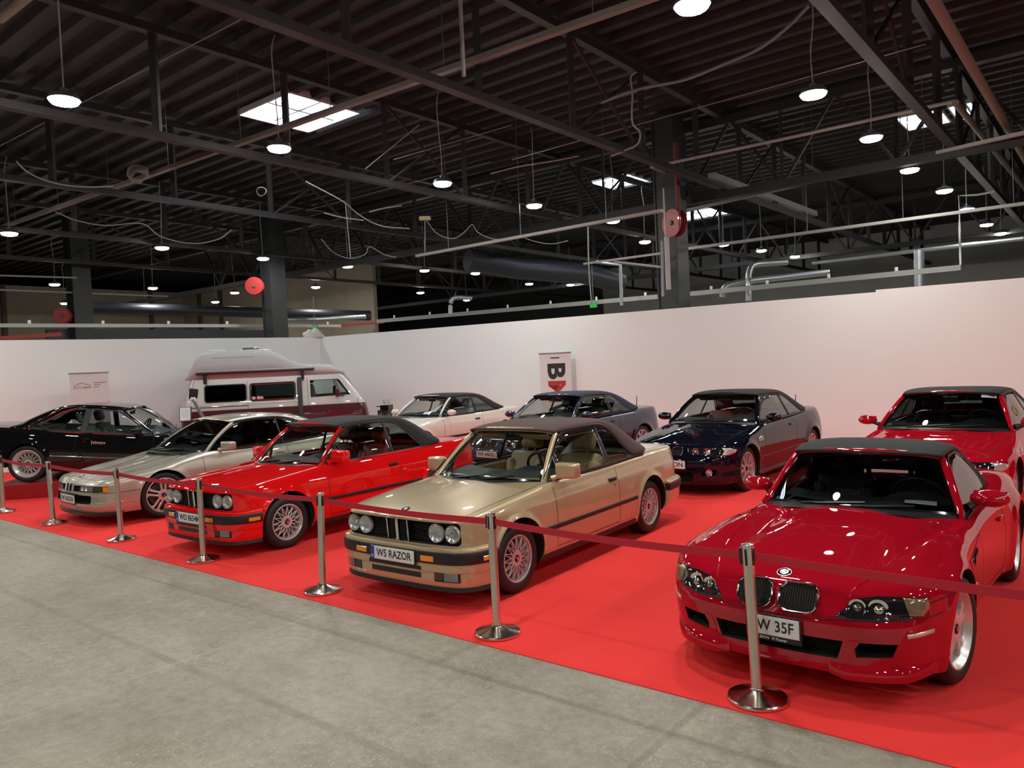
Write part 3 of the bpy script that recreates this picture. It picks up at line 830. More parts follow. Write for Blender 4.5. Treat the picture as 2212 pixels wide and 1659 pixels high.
def build_e30(name, label, loc, rz, pm, canvas, trim_int, plate, steer=0., black_screen=False, sill_chrome=True, vent=True, paper=False, group=None, eu=True):
    car = Car(name, label, loc, rz, group=group)
    sp = dict(
        plan=[(.700, 0), (.697, .3), (.682, .50), (.652, .635), (.585, .722), (.45, .775), (.2, .797), (-.6, .812), (-1.6, .8205), (-2.57, .812), (-3.0, .795), (-3.28, .765), (-3.43, .70), (-3.485, .56), (-3.505, .3), (-3.51, 0)],
        off_f=[(.15, -.10), (.25, -.06), (.42, -.03), (.52, -.012), (.60, -.004), (.70, .004), (.76, .0), (.9, -.02)],
        off_s=[(.15, -.075), (.22, -.045), (.30, -.016), (.42, -.002), (.50, 0), (.62, -.003), (.70, -.010), (.735, -.014), (.752, -.0225), (.82, -.044), (.88, -.066), (.95, -.095)],
        off_r=[(.15, -.12), (.3, -.06), (.5, -.02), (.65, 0), (.80, -.008), (.90, -.02), (1, -.03)],
        zc=[(.72, .752), (.66, .768), (.55, .792), (.3, .828), (0, .858), (-.3, .885), (-.55, .905), (-.8, .912), (-2.3, .915), (-2.8, .935), (-3.2, .935), (-3.42, .925), (-3.52, .915)],
        ze=[(.72, .726), (.64, .738), (.55, .752), (.3, .785), (0, .815), (-.3, .842), (-.6, .866), (-1.0, .880), (-1.6, .892), (-2.4, .904), (-3.0, .905), (-3.4, .895), (-3.52, .885)],
        pe=3.2, zb=[(.8, .21), (.45, .21), (.3, .19), (-2.8, .20), (-3.1, .23), (-3.6, .26)], rad=[(.72, .030), (.5, .042), (0, .05), (-2.8, .05), (-3.3, .045), (-3.5, .03)],
        wclamp=(.15, -3.0), spine=(.42, -3.2), flares=[(0, .315, .352, .020, .030), (-2.57, .315, .352, .020, .030)], n=340,
        bulge=lambda x, y: .008 * np.exp(-((y - .0) / .16) ** 4) * np.clip((.45 - x) / .5, 0, 1) * np.clip((x + .75) / .2, 0, 1))
    cut = MB()
    for xw in (0, -2.57):
        for sg in (1, -1): slab(cut, circ(xw, .315, .352), .56 * sg, .95 * sg, mi=1)
    # cabin
    cab = [(-.56, 0), (-.60, .3), (-.73, .58), (-.90, .668), (-1.6, .69), (-2.2, .675), (-2.42, .60), (-2.55, .5), (-2.55, 0)]
    poly = cab + [(x, -y) for x, y in cab[-2:0:-1]]
    slab(cut, poly, .30, 1.3, 'z', mi=2)
    # black grille panel recess
    slab(cut, [(y, z) for y, z in rrect(-.668, .668, .538, .728, .035)], .590, .9, 'x', mi=1)
    hood = [(.75, .655), (.30, .672), (-.30, .69), (-.56, .70)]
    hx = cur([(a, b) for a, b in hood])
    planes = [plane_x(-.53), plane_x(-.60), plane_x(-1.80), plane_z(.285), plane_z(.70)] + hood_planes(hood) + [plane_x(-2.78), plane_z(.60)]
    regions = [('bonnet', lambda c, n: c.z > .70 and c.x > -.53 and n.z > .2 and abs(c.y) < np.interp(-c.x, [-.75, -.30, .30, .56], [.655, .672, .69, .70])),
               ('door', lambda c, n: -1.80 < c.x < -.60 and c.z > .285 and abs(c.y) > .69),
               ('boot_lid', lambda c, n: c.x < -2.78 and n.z > .5 and abs(c.y) < .62 and c.z > .8)]
    car.body(sp, pm, trim_int, cut, planes, regions)
    R = car.root
    # seams
    car.seam([(.69, .655, .80), (.30, .672, .85), (-.30, .69, .9), (-.53, .70, .95)], (0, 0, -1), .006)
    car.seam([(-.60, .9, .86), (-.60, .9, .285), (-1.80, .9, .285), (-1.80, .9, .895)], (0, -1, 0), .006)
    car.seam([(-2.78, .62, 1), (-3.45, .62, 1)], (0, 0, -1), .005); car.seam([(-2.78, 0, 1), (-2.78, .62, 1)], (0, 0, -1), .005)
    car.seam([(.72, .19, .80), (.60, .185, .80)], (-.45, 0, -1), .004)
    # bumpers
    def ex(i, k): return 0
    fb = car.band('front_bumper', pm, .365, [(-.02, .527), (.034, .527), (.050, .518), (.056, .500), (.056, .494), (-.02, .494)])
    car.band('bumper_rubber', BLACK, .365, [(-.02, .496), (.060, .496), (.066, .484), (.066, .408), (.060, .396), (-.02, .396)], parent=fb)
    lo = car.band('front_spoiler', pm, .365, [(-.04, .398), (.052, .398), (.050, .34), (.046, .325), (.036, .320), (.034, .235), (.022, .200), (-.04, .195)], parent=fb)
    car.band('spoiler_lip', BLACK, .365, [(-.04, .202), (.026, .202), (.034, .168), (.026, .160), (-.04, .160)], parent=fb)
    car.band('bumper_chrome_strip', CHROME, .40, [(.050, .522), (.057, .520), (.060, .513), (.056, .508), (.046, .512)], parent=fb) if black_screen else None
    rb = car.band('rear_bumper', pm, -2.94, [(-.02, .545), (.040, .545), (.058, .53), (.058, .515), (-.02, .515)], rear=True)
    car.band('bumper_rubber', BLACK, -2.94, [(-.02, .517), (.062, .517), (.068, .505), (.068, .44), (.062, .43), (-.02, .43)], rear=True, parent=rb)
    car.band('rear_valance', pm, -2.94, [(-.05, .432), (.055, .432), (.045, .34), (.02, .26), (-.05, .24)], rear=True, parent=rb)
    # indicators, fog lamps and intakes in the bumper
    def on_front(y, off):   # point on the nose plan curve
        i = int(np.argmin(np.abs(car.B.base[:120, 1] - abs(y)))); p = car.B.base[i] + car.B.nrm[i] * off
        return Vector((p[0], p[1] if y >= 0 else -p[1], 0)), Vector((car.B.nrm[i][0], car.B.nrm[i][1] * (1 if y >= 0 else -1), 0))
    def strip(nm, ya, yb, za, zb_, off, th, mt, par, n=8):
        mb = MB(); rows = []
        for y in np.linspace(ya, yb, n):
            p, nn = on_front(y, off)
            rows.append([(p.x, p.y, za), (p.x + nn.x * th, p.y + nn.y * th, za + .004), (p.x + nn.x * th, p.y + nn.y * th, zb_ - .004), (p.x, p.y, zb_)])
        mb.grid(rows, flip=True); mb.add(rows[0], [(0, 1, 2, 3)]); mb.add(rows[-1], [(3, 2, 1, 0)])
        return car.add(mb, nm, mt, par, angle=25)
    for sg in (1, -1):
        strip('front_indicator', sg * .33, sg * .46, .412, .462, .064, .006, AMBER, fb)
        p, nn = on_front(sg * .76, .064)
        mb = MB(); x0, x1 = .40, .52
        rows = []
        for x in np.linspace(x0, x1, 6):
            i = int(np.argmin(np.abs(car.B.base[:, 0] - x))); q = car.B.base[i] + car.B.nrm[i] * .064; q2 = q + car.B.nrm[i] * .006
            rows.append([(q[0], q[1] * sg, .414), (q2[0], q2[1] * sg, .418), (q2[0], q2[1] * sg, .452), (q[0], q[1] * sg, .456)])
        mb.grid(rows, flip=sg < 0); car.add(mb, 'side_marker', AMBER, fb, angle=25)
        strip('fog_lamp_surround', sg * .435, sg * .655, .245, .338, .034, .006, GLOSSBLK, fb)
        strip('fog_lamp', sg * .535, sg * .645, .253, .330, .037, .009, mat('fog lamp glass', (.22, .20, .19, 1), .08, .4, 1.), fb)
        strip('brake_duct', sg * .44, sg * .525, .258, .322, .037, .0045, mat('duct shade grey', (.05, .042, .034, 1), .6), fb)
    strip('air_intake', -.31, .31, .330, .366, .046, .009, BLACK, fb, 16)
    strip('air_intake', -.30, .30, .258, .308, .030, .009, BLACK, fb, 16)
    # grille panel with slats, kidney and four lamps
    gp = MB(); gp.box(.600, .618, -.655, .655, .54, .726)
    for k in range(9):
        z = .562 + k * .018
        for ya, yb in ((-.335, -.115), (.115, .335)):
            gp.box(.618, .640, ya, yb, z, z + .006)
    g = car.add(gp, 'grille_panel', BLACK)
    for sg in (1, -1):
        for (ya, yb, za, zb2) in ((.008, .122, .536, .736),):
            fr = MB(); pts = [(sg * a, b) for a, b in rrect(ya, yb, za, zb2, .016)]
            path = [(.690 + (.012 if z > .63 else 0) - .05 * abs(y), y, z) for y, z in pts]
            fr.tube(path, .0065, 8, closed=True, up=(1, 0, 0)); kd = car.add(fr, 'kidney_frame', CHROME)
            bb = MB(); bb.box(.62, .672, min(sg * ya, sg * yb), max(sg * ya, sg * yb), za, zb2)
            for k in range(7):
                y = sg * lerp(ya, yb, (k + .5) / 7); bb.box(.672, .682, y - .003, y + .003, za + .004, zb2 - .004)
            car.add(bb, 'kidney_grille', GLOSSBLK, kd)
        round_lamp(car, (.652, sg * .592, .634), .073, (1, 0, 0.03)); round_lamp(car, (.664, sg * .425, .634), .079, (1, 0, 0.03), inner=False)
    c, n = car.hit((.61, 0, .9), (-.3, 0, -1)); car.roundel(c, n, .040)
    car.plate((.772, 0, .430), plate, 0., eu=eu)
    # wheels
    for sg in (1, -1):
        add_wheel(R, 'car', 0, .775, .303, .212, .205, sg, steer) if False else None
        add_wheel(R, 'cross', 0, .772, .303, .205, .205, sg, steer)
        add_wheel(R, 'cross', -2.57, .778, .303, .205, .205, sg)
    # side trims
    rub = car.seam([(-.40, .9, .478), (-2.19, .9, .478)], (0, -1, 0), .040, name='side_rub_strip', mt=BLACK, h=.014)
    if sill_chrome: car.seam([(-.40, .9, .262), (-2.19, .9, .262)], (0, -1, 0), .020, name='sill_trim', mt=CHROME, h=.008)
    car.band('sill_skirt', BLACK, 0, [(-.10, .24), (-.030, .24), (-.035, .19), (-.10, .175)], i0=(-.36, -2.22)) 
    # greenhouse
    fm = pm
    car.windscreen(dict(cowl0=(-.40, 0, .902), A=(-.585, .672, .874), head0=(-.945, 0, 1.335), H=(-1.06, .522, 1.302), wrap=2.6, bulge=.03), fm, GLASS, fw=.055, seal=.035)
    cw = MB(); P = car.wsP
    cw.grid([[Vector(P(t, .0)) + Vector((.07, 0, -.012 - .02 * abs(t) ** 3)), Vector(P(t, .0)) + Vector((.02, 0, .004)), Vector(P(t, .02)) + Vector((-.01, 0, .004))] for t in np.linspace(-.97, .97, 24)])
    car.add(cw, 'cowl_panel', BLACK, angle=60)
    car.wipers([(-.45, -.02, .12, .07), (.10, -.02, .62, .08)])
    for sg in (1, -1):
        for y in (.22,):
            c, n = car.hit((-.42, sg * y, 1), (0, 0, -1)); mb = MB(); mb.lathe([(0, .008), (.009, .006), (.012, 0)], 10, 'z', M=Matrix.Translation(c)); car.add(mb, 'washer_jet', BLACK)
    zb = cur([(-.54, .878), (-1.0, .895), (-1.6, .907), (-2.4, .918)])
    zt = cur([(-.54, .882), (-.60, .925), (-.83, 1.11), (-1.06, 1.275), (-1.13, 1.30), (-1.5, 1.315), (-1.80, 1.305), (-1.92, 1.285), (-2.02, 1.235), (-2.13, 1.12), (-2.24, 1.0), (-2.33, .925)])
    yb = cur([(-.54, .678), (-1.0, .715), (-1.6, .735), (-2.4, .722)]); yr = cur([(-.54, .53), (-1.06, .542), (-1.6, .56), (-2.1, .56), (-2.4, .55)])
    car.side_glass(zb, zt, yb, yr, [(-.845, -1.735), (-1.755, -2.325)], .90, 1.31, GLASS, BLACK)
    car.side_glass(zb, zt, yb, yr, [(-.60, -.825)], .90, 1.31, GLASS, CHROME)
    # chrome run along the pillar and the belt
    for sg in (1, -1):
        mb = MB(); pts = [car.sgP(x, float(zt(x)) - .002) for x in np.linspace(-.56, -1.05, 10)]
        mb.tube([(a + .02, (b + .012) * sg, c) for a, b, c in pts], .008, 6); car.add(mb, 'pillar_trim', CHROME)
        mb = MB(); pts = [car.sgP(x, float(zb(x))) for x in np.linspace(-.56, -2.55, 24)]
        mb.tube([(a, (b + .012) * sg, c - .004) for a, b, c in pts], 1, prof=[(-.010, -.012), (.010, -.012), (.012, .004), (-.012, .008)]); car.add(mb, 'belt_moulding', BLACK if sill_chrome else CHROME)
    st = [((-1.01, .536, 1.308), (-.925, 0, 1.350)), ((-1.20, .555, 1.322), (-1.16, 0, 1.378)), ((-1.55, .572, 1.328), (-1.55, 0, 1.388)), ((-1.82, .572, 1.318), (-1.85, 0, 1.385)),
          ((-1.97, .580, 1.275), (-2.10, 0, 1.365)), ((-2.10, .612, 1.160), (-2.32, 0, 1.325)), ((-2.22, .660, 1.030), (-2.50, 0, 1.255)), ((-2.34, .708, .925), (-2.66, 0, 1.165)),
          ((-2.55, .702, .922), (-2.78, 0, 1.08)), ((-2.72, .665, .925), (-2.86, 0, 1.01)), ((-2.82, .58, .935), (-2.93, 0, .945))]
    car.top(st, canvas, pe=[3.4, 3.4, 3.4, 3.2, 3.0, 2.8, 2.6, 2.5, 2.4, 2.3, 2.2], th=.018,
            splits=[('rear_window', GLASSD, lambda i, u, c: 5.6 < i < 8.6 and abs(u) < .50), ('soft_top', canvas, lambda i, u, c: not (5.6 < i < 8.6 and abs(u) < .50))])
    roof_seals(car, 43)
    car.mirror_pair((-.765, .838, .975), (.12, .215, .15), pm, 'box', foot=(-.68, .70, .90))
    car.door_handle((-1.68, .9, .752), (.155, .038), lockoff=(-.03, -.062))
    car.interior(trim_int, -1.62, .35, .42, dash=(-.95, -.54, .63, .920, .900), belt=.905, wheel=(-1.07, .35, .93), door_y=.665, back=-2.6, headz=.01)
    car.rear_mirror((-1.06, 0, 1.24))
    visors(car, -1.05, 1.262, trim_int)
    return car
# ------------------------------------------------------------------ rounder open cars of the nineties
def oval_lamp(car, p, r, d, mt=None, parent=None, name='headlamp_lens'):
    z = Vector(d).normalized(); x = Vector((0, 1, 0)); y = z.cross(x).normalized(); x = y.cross(z)
    M = Matrix((x, y, z)).transposed().to_4x4(); M.translation = Vector(p)
    mb = MB(); mb.lathe([(r * .55, -.012), (r * .75, -.006), (r * .98, .003), (r * 1.04, .004), (r * 1.06, -.004)], 28, 'z', M=M); o = car.add(mb, 'lamp_ring', CHROME, parent)
    b = MB(); b.lathe([(0, .006), (r * .35, .003), (r * .58, -.010)], 24, 'z', M=M); car.add(b, name, mt or mat('projector glass grey', (.35, .37, .38, 1), .05, .4, 1), o)
def arch_cutters(cut, pos, Ra, yin):
    for xw, zw in pos:
        for sg in (1, -1): slab(cut, circ(xw, zw, Ra, 48), yin * sg, 1.1 * sg, mi=1)
def sym_poly(cab): return cab + [(x, -y) for x, y in cab[-2:0:-1]]
def door_seams(car, x0, x1, zd, zt0, zt1, w=.006):
    car.seam([(x0, 1.1, zt0), (x0, 1.1, zd), (x1, 1.1, zd), (x1, 1.1, zt1)], (0, -1, 0), w)
def pillar_and_belt(car, zb, zt, xp, xb, mt_belt, mt_pillar, lift=.012):
    for sg in (1, -1):
        mb = MB(); pts = [car.sgP(x, float(zt(x)) - .002) for x in np.linspace(xp[0], xp[1], 10)]
        mb.tube([(a + .02, (b + .010) * sg, c) for a, b, c in pts], .008, 6); car.add(mb, 'pillar_trim', mt_pillar)
        mb = MB(); pts = [car.sgP(x, float(zb(x))) for x in np.linspace(xb[0], xb[1], 24)]
        mb.tube([(a, (b + lift) * sg, c - .004) for a, b, c in pts], 1, prof=[(-.009, -.012), (.009, -.012), (.011, .004), (-.011, .008)]); car.add(mb, 'belt_moulding', mt_belt)
def cowl(car, fx=.07):
    cw = MB(); P = car.wsP
    cw.grid([[Vector(P(t, .0)) + Vector((fx, 0, -.012 - .02 * abs(t) ** 3)), Vector(P(t, .0)) + Vector((.02, 0, .003)), Vector(P(t, .02)) + Vector((-.01, 0, .003))] for t in np.linspace(-.97, .97, 24)])
    car.add(cw, 'cowl_panel', BLACK, angle=60)
def roof_seals(car, k):
    for sg in (1, -1):
        hm = MB(); hm.tube([(a, (b - .004) * sg, c) for a, b, c in car.topE[:k]], .012, 6); car.add(hm, 'roof_seal', BLACK)
def visors(car, x, z, mt, tilt=60):
    for sg in (1, -1):
        sv = MB(); vs, fs = rbox(-.008, .008, -.19, .19, -.07, .06, .006, 2, Matrix.Translation((x, .28 * sg, z)) @ Matrix.Rotation(math.radians(tilt), 4, 'Y')); sv.add(vs, fs)
        car.add(sv, 'sun_visor', mt)
def kidneys(car, y0, y1, z0, z1, x, d, r=.04, tilt=.25, bars=11, rim=.008, sink=.0, curve=.12):
    """pair of rounded grille openings with chrome rims, standing on the nose"""
    for sg in (1, -1):
        pts = [(sg * a, b) for a, b in rrect(y0, y1, z0, z1, r, 6)]
        if sg < 0: pts = pts[::-1]
        path = []
        for y, z in pts:
            path.append(Vector((x - curve * y * y - tilt * (z - z0), y, z)))
        mb = MB(); mb.tube(path, 1, prof=[(rim * math.cos(a) * .8, rim * 1.1 * math.sin(a)) for a in np.linspace(0, 2 * PI, 9)[:-1]], closed=True, up=(1, 0, 0)); k = car.add(mb, 'kidney_frame', CHROME)
        b = MB(); c = sum(path, Vector()) / len(path); b.add([p - Vector((.002, 0, 0)) for p in path] + [c - Vector((.002, 0, 0))], [(k, (k + 1) % len(path), len(path)) for k in range(len(path))])
        car.add(b, 'kidney_mesh', mat('grille depth black', (.004, .004, .004, 1), .6), k)
        g = MB()
        for j in range(bars):
            y = lerp(y0, y1, (j + .5) / bars); h = 1 - max(0, (abs(2 * (j + .5) / bars - 1) - .75)) * .9
            zz0 = lerp((z0 + z1) / 2, z0, h); zz1 = lerp((z0 + z1) / 2, z1, h)
            p = lambda z: Vector((x - curve * y * y - tilt * (z - z0) + .0, sg * y, z))
            g.tube([p(zz0), p(zz1)], 1, prof=[(-.0025, -.006), (.0025, -.006), (.0025, .003), (-.0025, .003)], up=(1, 0, 0))
        car.add(g, 'kidney_bars', mat('matt grille black', (.010, .010, .010, 1), .7, 0, 0, .2), k)
def build_e46(name, label, loc, rz, pm, canvas, trim_int, plate, steer=0., full=True, dmt=None, glassm=None, sticker=False, wheel='v10'):
    car = Car(name, label, loc, rz); G = glassm or GLASS
    sp = dict(
        plan=[(.800, 0), (.790, .28), (.752, .48), (.675, .66), (.54, .785), (.33, .852), (0, .873), (-.6, .862), (-1.4, .866), (-2.3, .876), (-2.73, .882), (-3.1, .862), (-3.4, .80), (-3.58, .68), (-3.66, .45), (-3.685, .2), (-3.69, 0)],
        off_f=[(.14, -.075), (.19, -.03), (.26, -.008), (.40, 0), (.50, -.004), (.55, -.020), (.60, -.058), (.68, -.090), (.74, -.125), (.85, -.18)],
        off_s=[(.14, -.08), (.20, -.045), (.28, -.018), (.34, -.022), (.45, -.006), (.58, 0), (.68, -.008), (.76, -.020), (.80, -.028), (.88, -.056), (.95, -.088), (1.02, -.12)],
        off_r=[(.14, -.12), (.3, -.04), (.45, -.0), (.55, -.0), (.65, -.03), (.85, -.03), (.95, -.03), (1.05, -.05)],
        zc=[(.80, .665), (.70, .705), (.58, .742), (.35, .800), (.1, .848), (-.2, .895), (-.5, .942), (-.8, .965), (-2.4, .975), (-2.9, 1.0), (-3.3, 1.005), (-3.55, .99), (-3.7, .965)],
        ze=[(.80, .640), (.65, .662), (.45, .695), (.2, .742), (-.1, .792), (-.4, .838), (-.7, .880), (-1.1, .908), (-1.7, .930), (-2.5, .952), (-3.0, .962), (-3.4, .950), (-3.7, .92)],
        pe=2.6, zb=[(.85, .165), (.5, .165), (.35, .17), (-2.3, .18), (-3.0, .2), (-3.7, .24)], rad=[(.8, .05), (.5, .07), (0, .075), (-2.8, .06), (-3.4, .05), (-3.7, .04)],
        wclamp=(.15, -3.0), spine=(.42, -3.3), flares=[(0, .322, .368, .026, .045), (-2.731, .322, .368, .020, .06)], n=340,
        bulge=lambda x, y: .020 * np.exp(-(y / .33) ** 6) * np.clip((.55 - x) / .5, 0, 1) * np.clip((x + .8) / .3, 0, 1))
    cut = MB(); arch_cutters(cut, ((0, .322), (-2.731, .322)), .366, .60)
    slab(cut, sym_poly([(-.56, 0), (-.60, .3), (-.78, .60), (-.95, .70), (-1.6, .735), (-2.3, .715), (-2.52, .62), (-2.62, .5), (-2.62, 0)]), .30, 1.3, 'z', mi=2)
    if full:
        slab(cut, rrect(-.36, .36, .205, .355, .05), .62, 1., 'x', mi=1)
        for sg in (1, -1): slab(cut, [(sg * y, z) for y, z in ((.455, .29), (.655, .305), (.665, .385), (.50, .40))], .50, 1., 'x', mi=1)
    hood = [(.80, .60), (.45, .655), (.1, .69), (-.35, .72), (-.60, .735)]
    hi = lambda x: np.interp(-x, [-.80, -.45, -.1, .35, .60], [.60, .655, .69, .72, .735])
    planes = [plane_x(-.60), plane_x(-.66), plane_x(-1.98), plane_z(.27), plane_z(.62)] + hood_planes(hood) + [plane_x(-2.92)]
    regions = [('bonnet', lambda c, n: c.z > .66 and c.x > -.60 and n.z > .25 and abs(c.y) < hi(c.x)), ('door', lambda c, n: -1.98 < c.x < -.66 and c.z > .27 and abs(c.y) > .73),
               ('boot_lid', lambda c, n: c.x < -2.92 and n.z > .5 and abs(c.y) < .66)]
    car.body(sp, pm, trim_int, cut, planes, regions); R = car.root
    car.seam([(x, y, 1.1) for x, y in [(.66, .615)] + hood[1:]], (0, 0, -1), .006)
    door_seams(car, -.66, -1.98, .27, .88, .93)
    car.seam([(-2.92, .66, 1.2), (-3.6, .62, 1.2)], (0, 0, -1), .005); car.seam([(-2.92, 0, 1.2), (-2.92, .66, 1.2)], (0, 0, -1), .005)
    car.seam([(-.42, 1.1, .44), (-1.3, 1.1, .445), (-2.3, 1.1, .45)], (0, -1, 0), .012, name='side_moulding', mt=pm, h=.010)
    car.seam([(-.40, 1.1, .20), (-1.3, 1.1, .20), (-2.33, 1.1, .20)], (0, -1, 0), .05, name='side_skirt', mt=pm, h=.022)
    if full:
        kidneys(car, .022, .185, .578, .695, .765, 0, r=.045, tilt=.55, rim=.009, curve=.25)
        for sg in (1, -1):
            d = (-.78, -.82 * sg, -.05)
            hl = [(.7, .245 * sg, .672), (.66, .45 * sg, .690), (.52, .66 * sg, .684), (.42, .78 * sg, .668), (.36, .83 * sg, .640), (.385, .82 * sg, .602), (.48, .74 * sg, .574), (.60, .58 * sg, .566), (.66, .44 * sg, .585), (.70, .30 * sg, .590), (.71, .25 * sg, .62)]
            h = car.patch(hl, d, .004, .012, 'headlight', mat('smoked lamp black', (.012, .012, .014, 1), .06, 0, 1.))[0]
            ts = [(.52, .655 * sg, .680), (.42, .778 * sg, .664), (.366, .828 * sg, .638), (.39, .816 * sg, .604), (.48, .74 * sg, .579), (.545, .655 * sg, .575), (.50, .68 * sg, .63)]
            car.patch(ts, d, .008, .008, 'turn_signal', mat('clear indicator lens', (.62, .60, .58, 1), .10, .35, 1., bump=(60, .5)), parent=h)
            for y, z, r in ((.375, .636, .046), (.545, .630, .050)):
                c, n = car.hit((.7, y * sg, z), (-1, -.3 * sg, 0)); oval_lamp(car, c + n * .008, r, n, parent=h)
            c, n = car.hit((.7, .625 * sg, .345), (-1, -.3 * sg, 0)); oval_lamp(car, (c.x + .02 if c.x > .62 else .70, c.y, .345), .045, (1, .25 * sg, 0), REFLECTOR, name='fog_lamp')
            # side vent
            v = car.patch([(-.36, 1 * sg, .735), (-.56, 1 * sg, .748), (-.585, 1 * sg, .70), (-.58, 1 * sg, .672), (-.375, 1 * sg, .665)], (0, -sg, 0), .002, .006, 'side_vent', GLOSSBLK)[0]
            for z in (.682, .70, .718, .734): car.seam([(-.375, 1.1 * sg, z), (-.575, 1.1 * sg, z + .004)], (0, -sg, 0), .007, name='vent_bar', mt=CHROME, h=.006, mirror=False, parent=v)
            car.patch([(-.30, 1 * sg, .575), (-.35, 1 * sg, .58), (-.35, 1 * sg, .56), (-.30, 1 * sg, .555)], (0, -sg, 0), .003, .006, 'side_marker', mat('clear indicator lens', (.62, .60, .58, 1), .1, .35, 1.))
        c, n = car.hit((.64, 0, .9), (-.3, 0, -1)); car.roundel(c, n, .041)
        if plate: car.plate((.818, 0, .455), plate, .04, eu=True)
        # hood louvre
        lv = car.patch([(-.30, -.20, 1.1), (-.34, -.22, 1.1), (-.43, -.20, 1.1), (-.43, .20, 1.1), (-.34, .22, 1.1), (-.30, .20, 1.1)], (0, 0, -1), .001, .003, 'bonnet_louvre', GLOSSBLK)[0]
        for x in (-.325, -.355, -.385, -.41): car.seam([(x, -.19, 1.1), (x, .19, 1.1)], (0, 0, -1), .012, name='louvre_slat', mt=pm, h=.006, mirror=False, parent=lv)
    for sg in (1, -1):
        add_wheel(R, wheel, 0, .835, .322, .240, .235, sg, steer); add_wheel(R, wheel, -2.731, .850, .322, .240, .25, sg)
    car.windscreen(dict(cowl0=(-.40, 0, .958), A=(-.68, .732, .918), head0=(-1.06, 0, 1.345), H=(-1.20, .545, 1.308), wrap=2.3, bulge=.04), pm, G, fw=.058, seal=.04)
    cowl(car); car.wipers([(-.48, -.015, .18, .05), (.06, -.015, .66, .055)])
    zb = cur([(-.62, .915), (-1.0, .928), (-1.6, .944), (-2.5, .962)])
    zt = cur([(-.62, .92), (-.70, .96), (-.95, 1.13), (-1.2, 1.282), (-1.28, 1.305), (-1.6, 1.322), (-1.85, 1.310), (-1.98, 1.285), (-2.12, 1.215), (-2.25, 1.12), (-2.38, 1.02), (-2.46, .965)])
    yb = cur([(-.62, .72), (-1.0, .762), (-1.6, .785), (-2.5, .775)]); yr = cur([(-.6, .55), (-1.2, .562), (-1.6, .585), (-2.1, .58), (-2.5, .57)])
    car.side_glass(zb, zt, yb, yr, [(-.70, -1.86), (-1.875, -2.455)], .94, 1.32, G, BLACK)
    pillar_and_belt(car, zb, zt, (-.64, -1.18), (-.66, -2.62), BLACK, pm)
    st = [((-1.15, .560, 1.312), (-1.04, 0, 1.358)), ((-1.3, .580, 1.330), (-1.25, 0, 1.384)), ((-1.6, .600, 1.336), (-1.6, 0, 1.394)), ((-1.85, .600, 1.322), (-1.9, 0, 1.388)),
          ((-2.04, .610, 1.272), (-2.15, 0, 1.368)), ((-2.2, .645, 1.175), (-2.36, 0, 1.330)), ((-2.34, .70, 1.065), (-2.54, 0, 1.270)), ((-2.48, .755, .968), (-2.70, 0, 1.195)),
          ((-2.66, .755, .972), (-2.82, 0, 1.115)), ((-2.82, .71, .985), (-2.91, 0, 1.06)), ((-2.91, .60, 1.0), (-2.98, 0, 1.015))]
    car.top(st, canvas, pe=[3.2, 3.2, 3.2, 3.1, 3.0, 2.8, 2.6, 2.5, 2.4, 2.3, 2.2], th=.018, splits=[('rear_window', GLASSD, lambda i, u, c: 5.4 < i < 8.4 and abs(u) < .52), ('soft_top', canvas, lambda i, u, c: not (5.4 < i < 8.4 and abs(u) < .52))])
    roof_seals(car, 43)
    car.mirror_pair((-.83, .925, 1.005), (.13, .24, .125), pm, 'oval', foot=(-.78, .755, .945))
    car.door_handle((-1.80, 1., .815), (.17, .030), mt=pm, lockoff=None)
    car.interior(trim_int, -1.68, .37, .44, dash=(-1.02, -.58, .68, .965, .955), belt=.94, wheel=(-1.14, .37, .96), door_y=.70, back=-2.66, headz=.02, dmt=dmt)
    car.rear_mirror((-1.16, 0, 1.25)); visors(car, -1.19, 1.275, DASH)
    an = MB(); c, n = car.hit((-3.25, .0, 1.2), (0, 0, -1)); c = Vector((-3.22, .40, float(car.B.Z(-3.22, .40)))); an.tube([c, c + Vector((-.03, 0, .02)), c + Vector((-.05, 0, .20))], [.012, .009, .007], 8); car.add(an, 'antenna', BLACK)
    return car
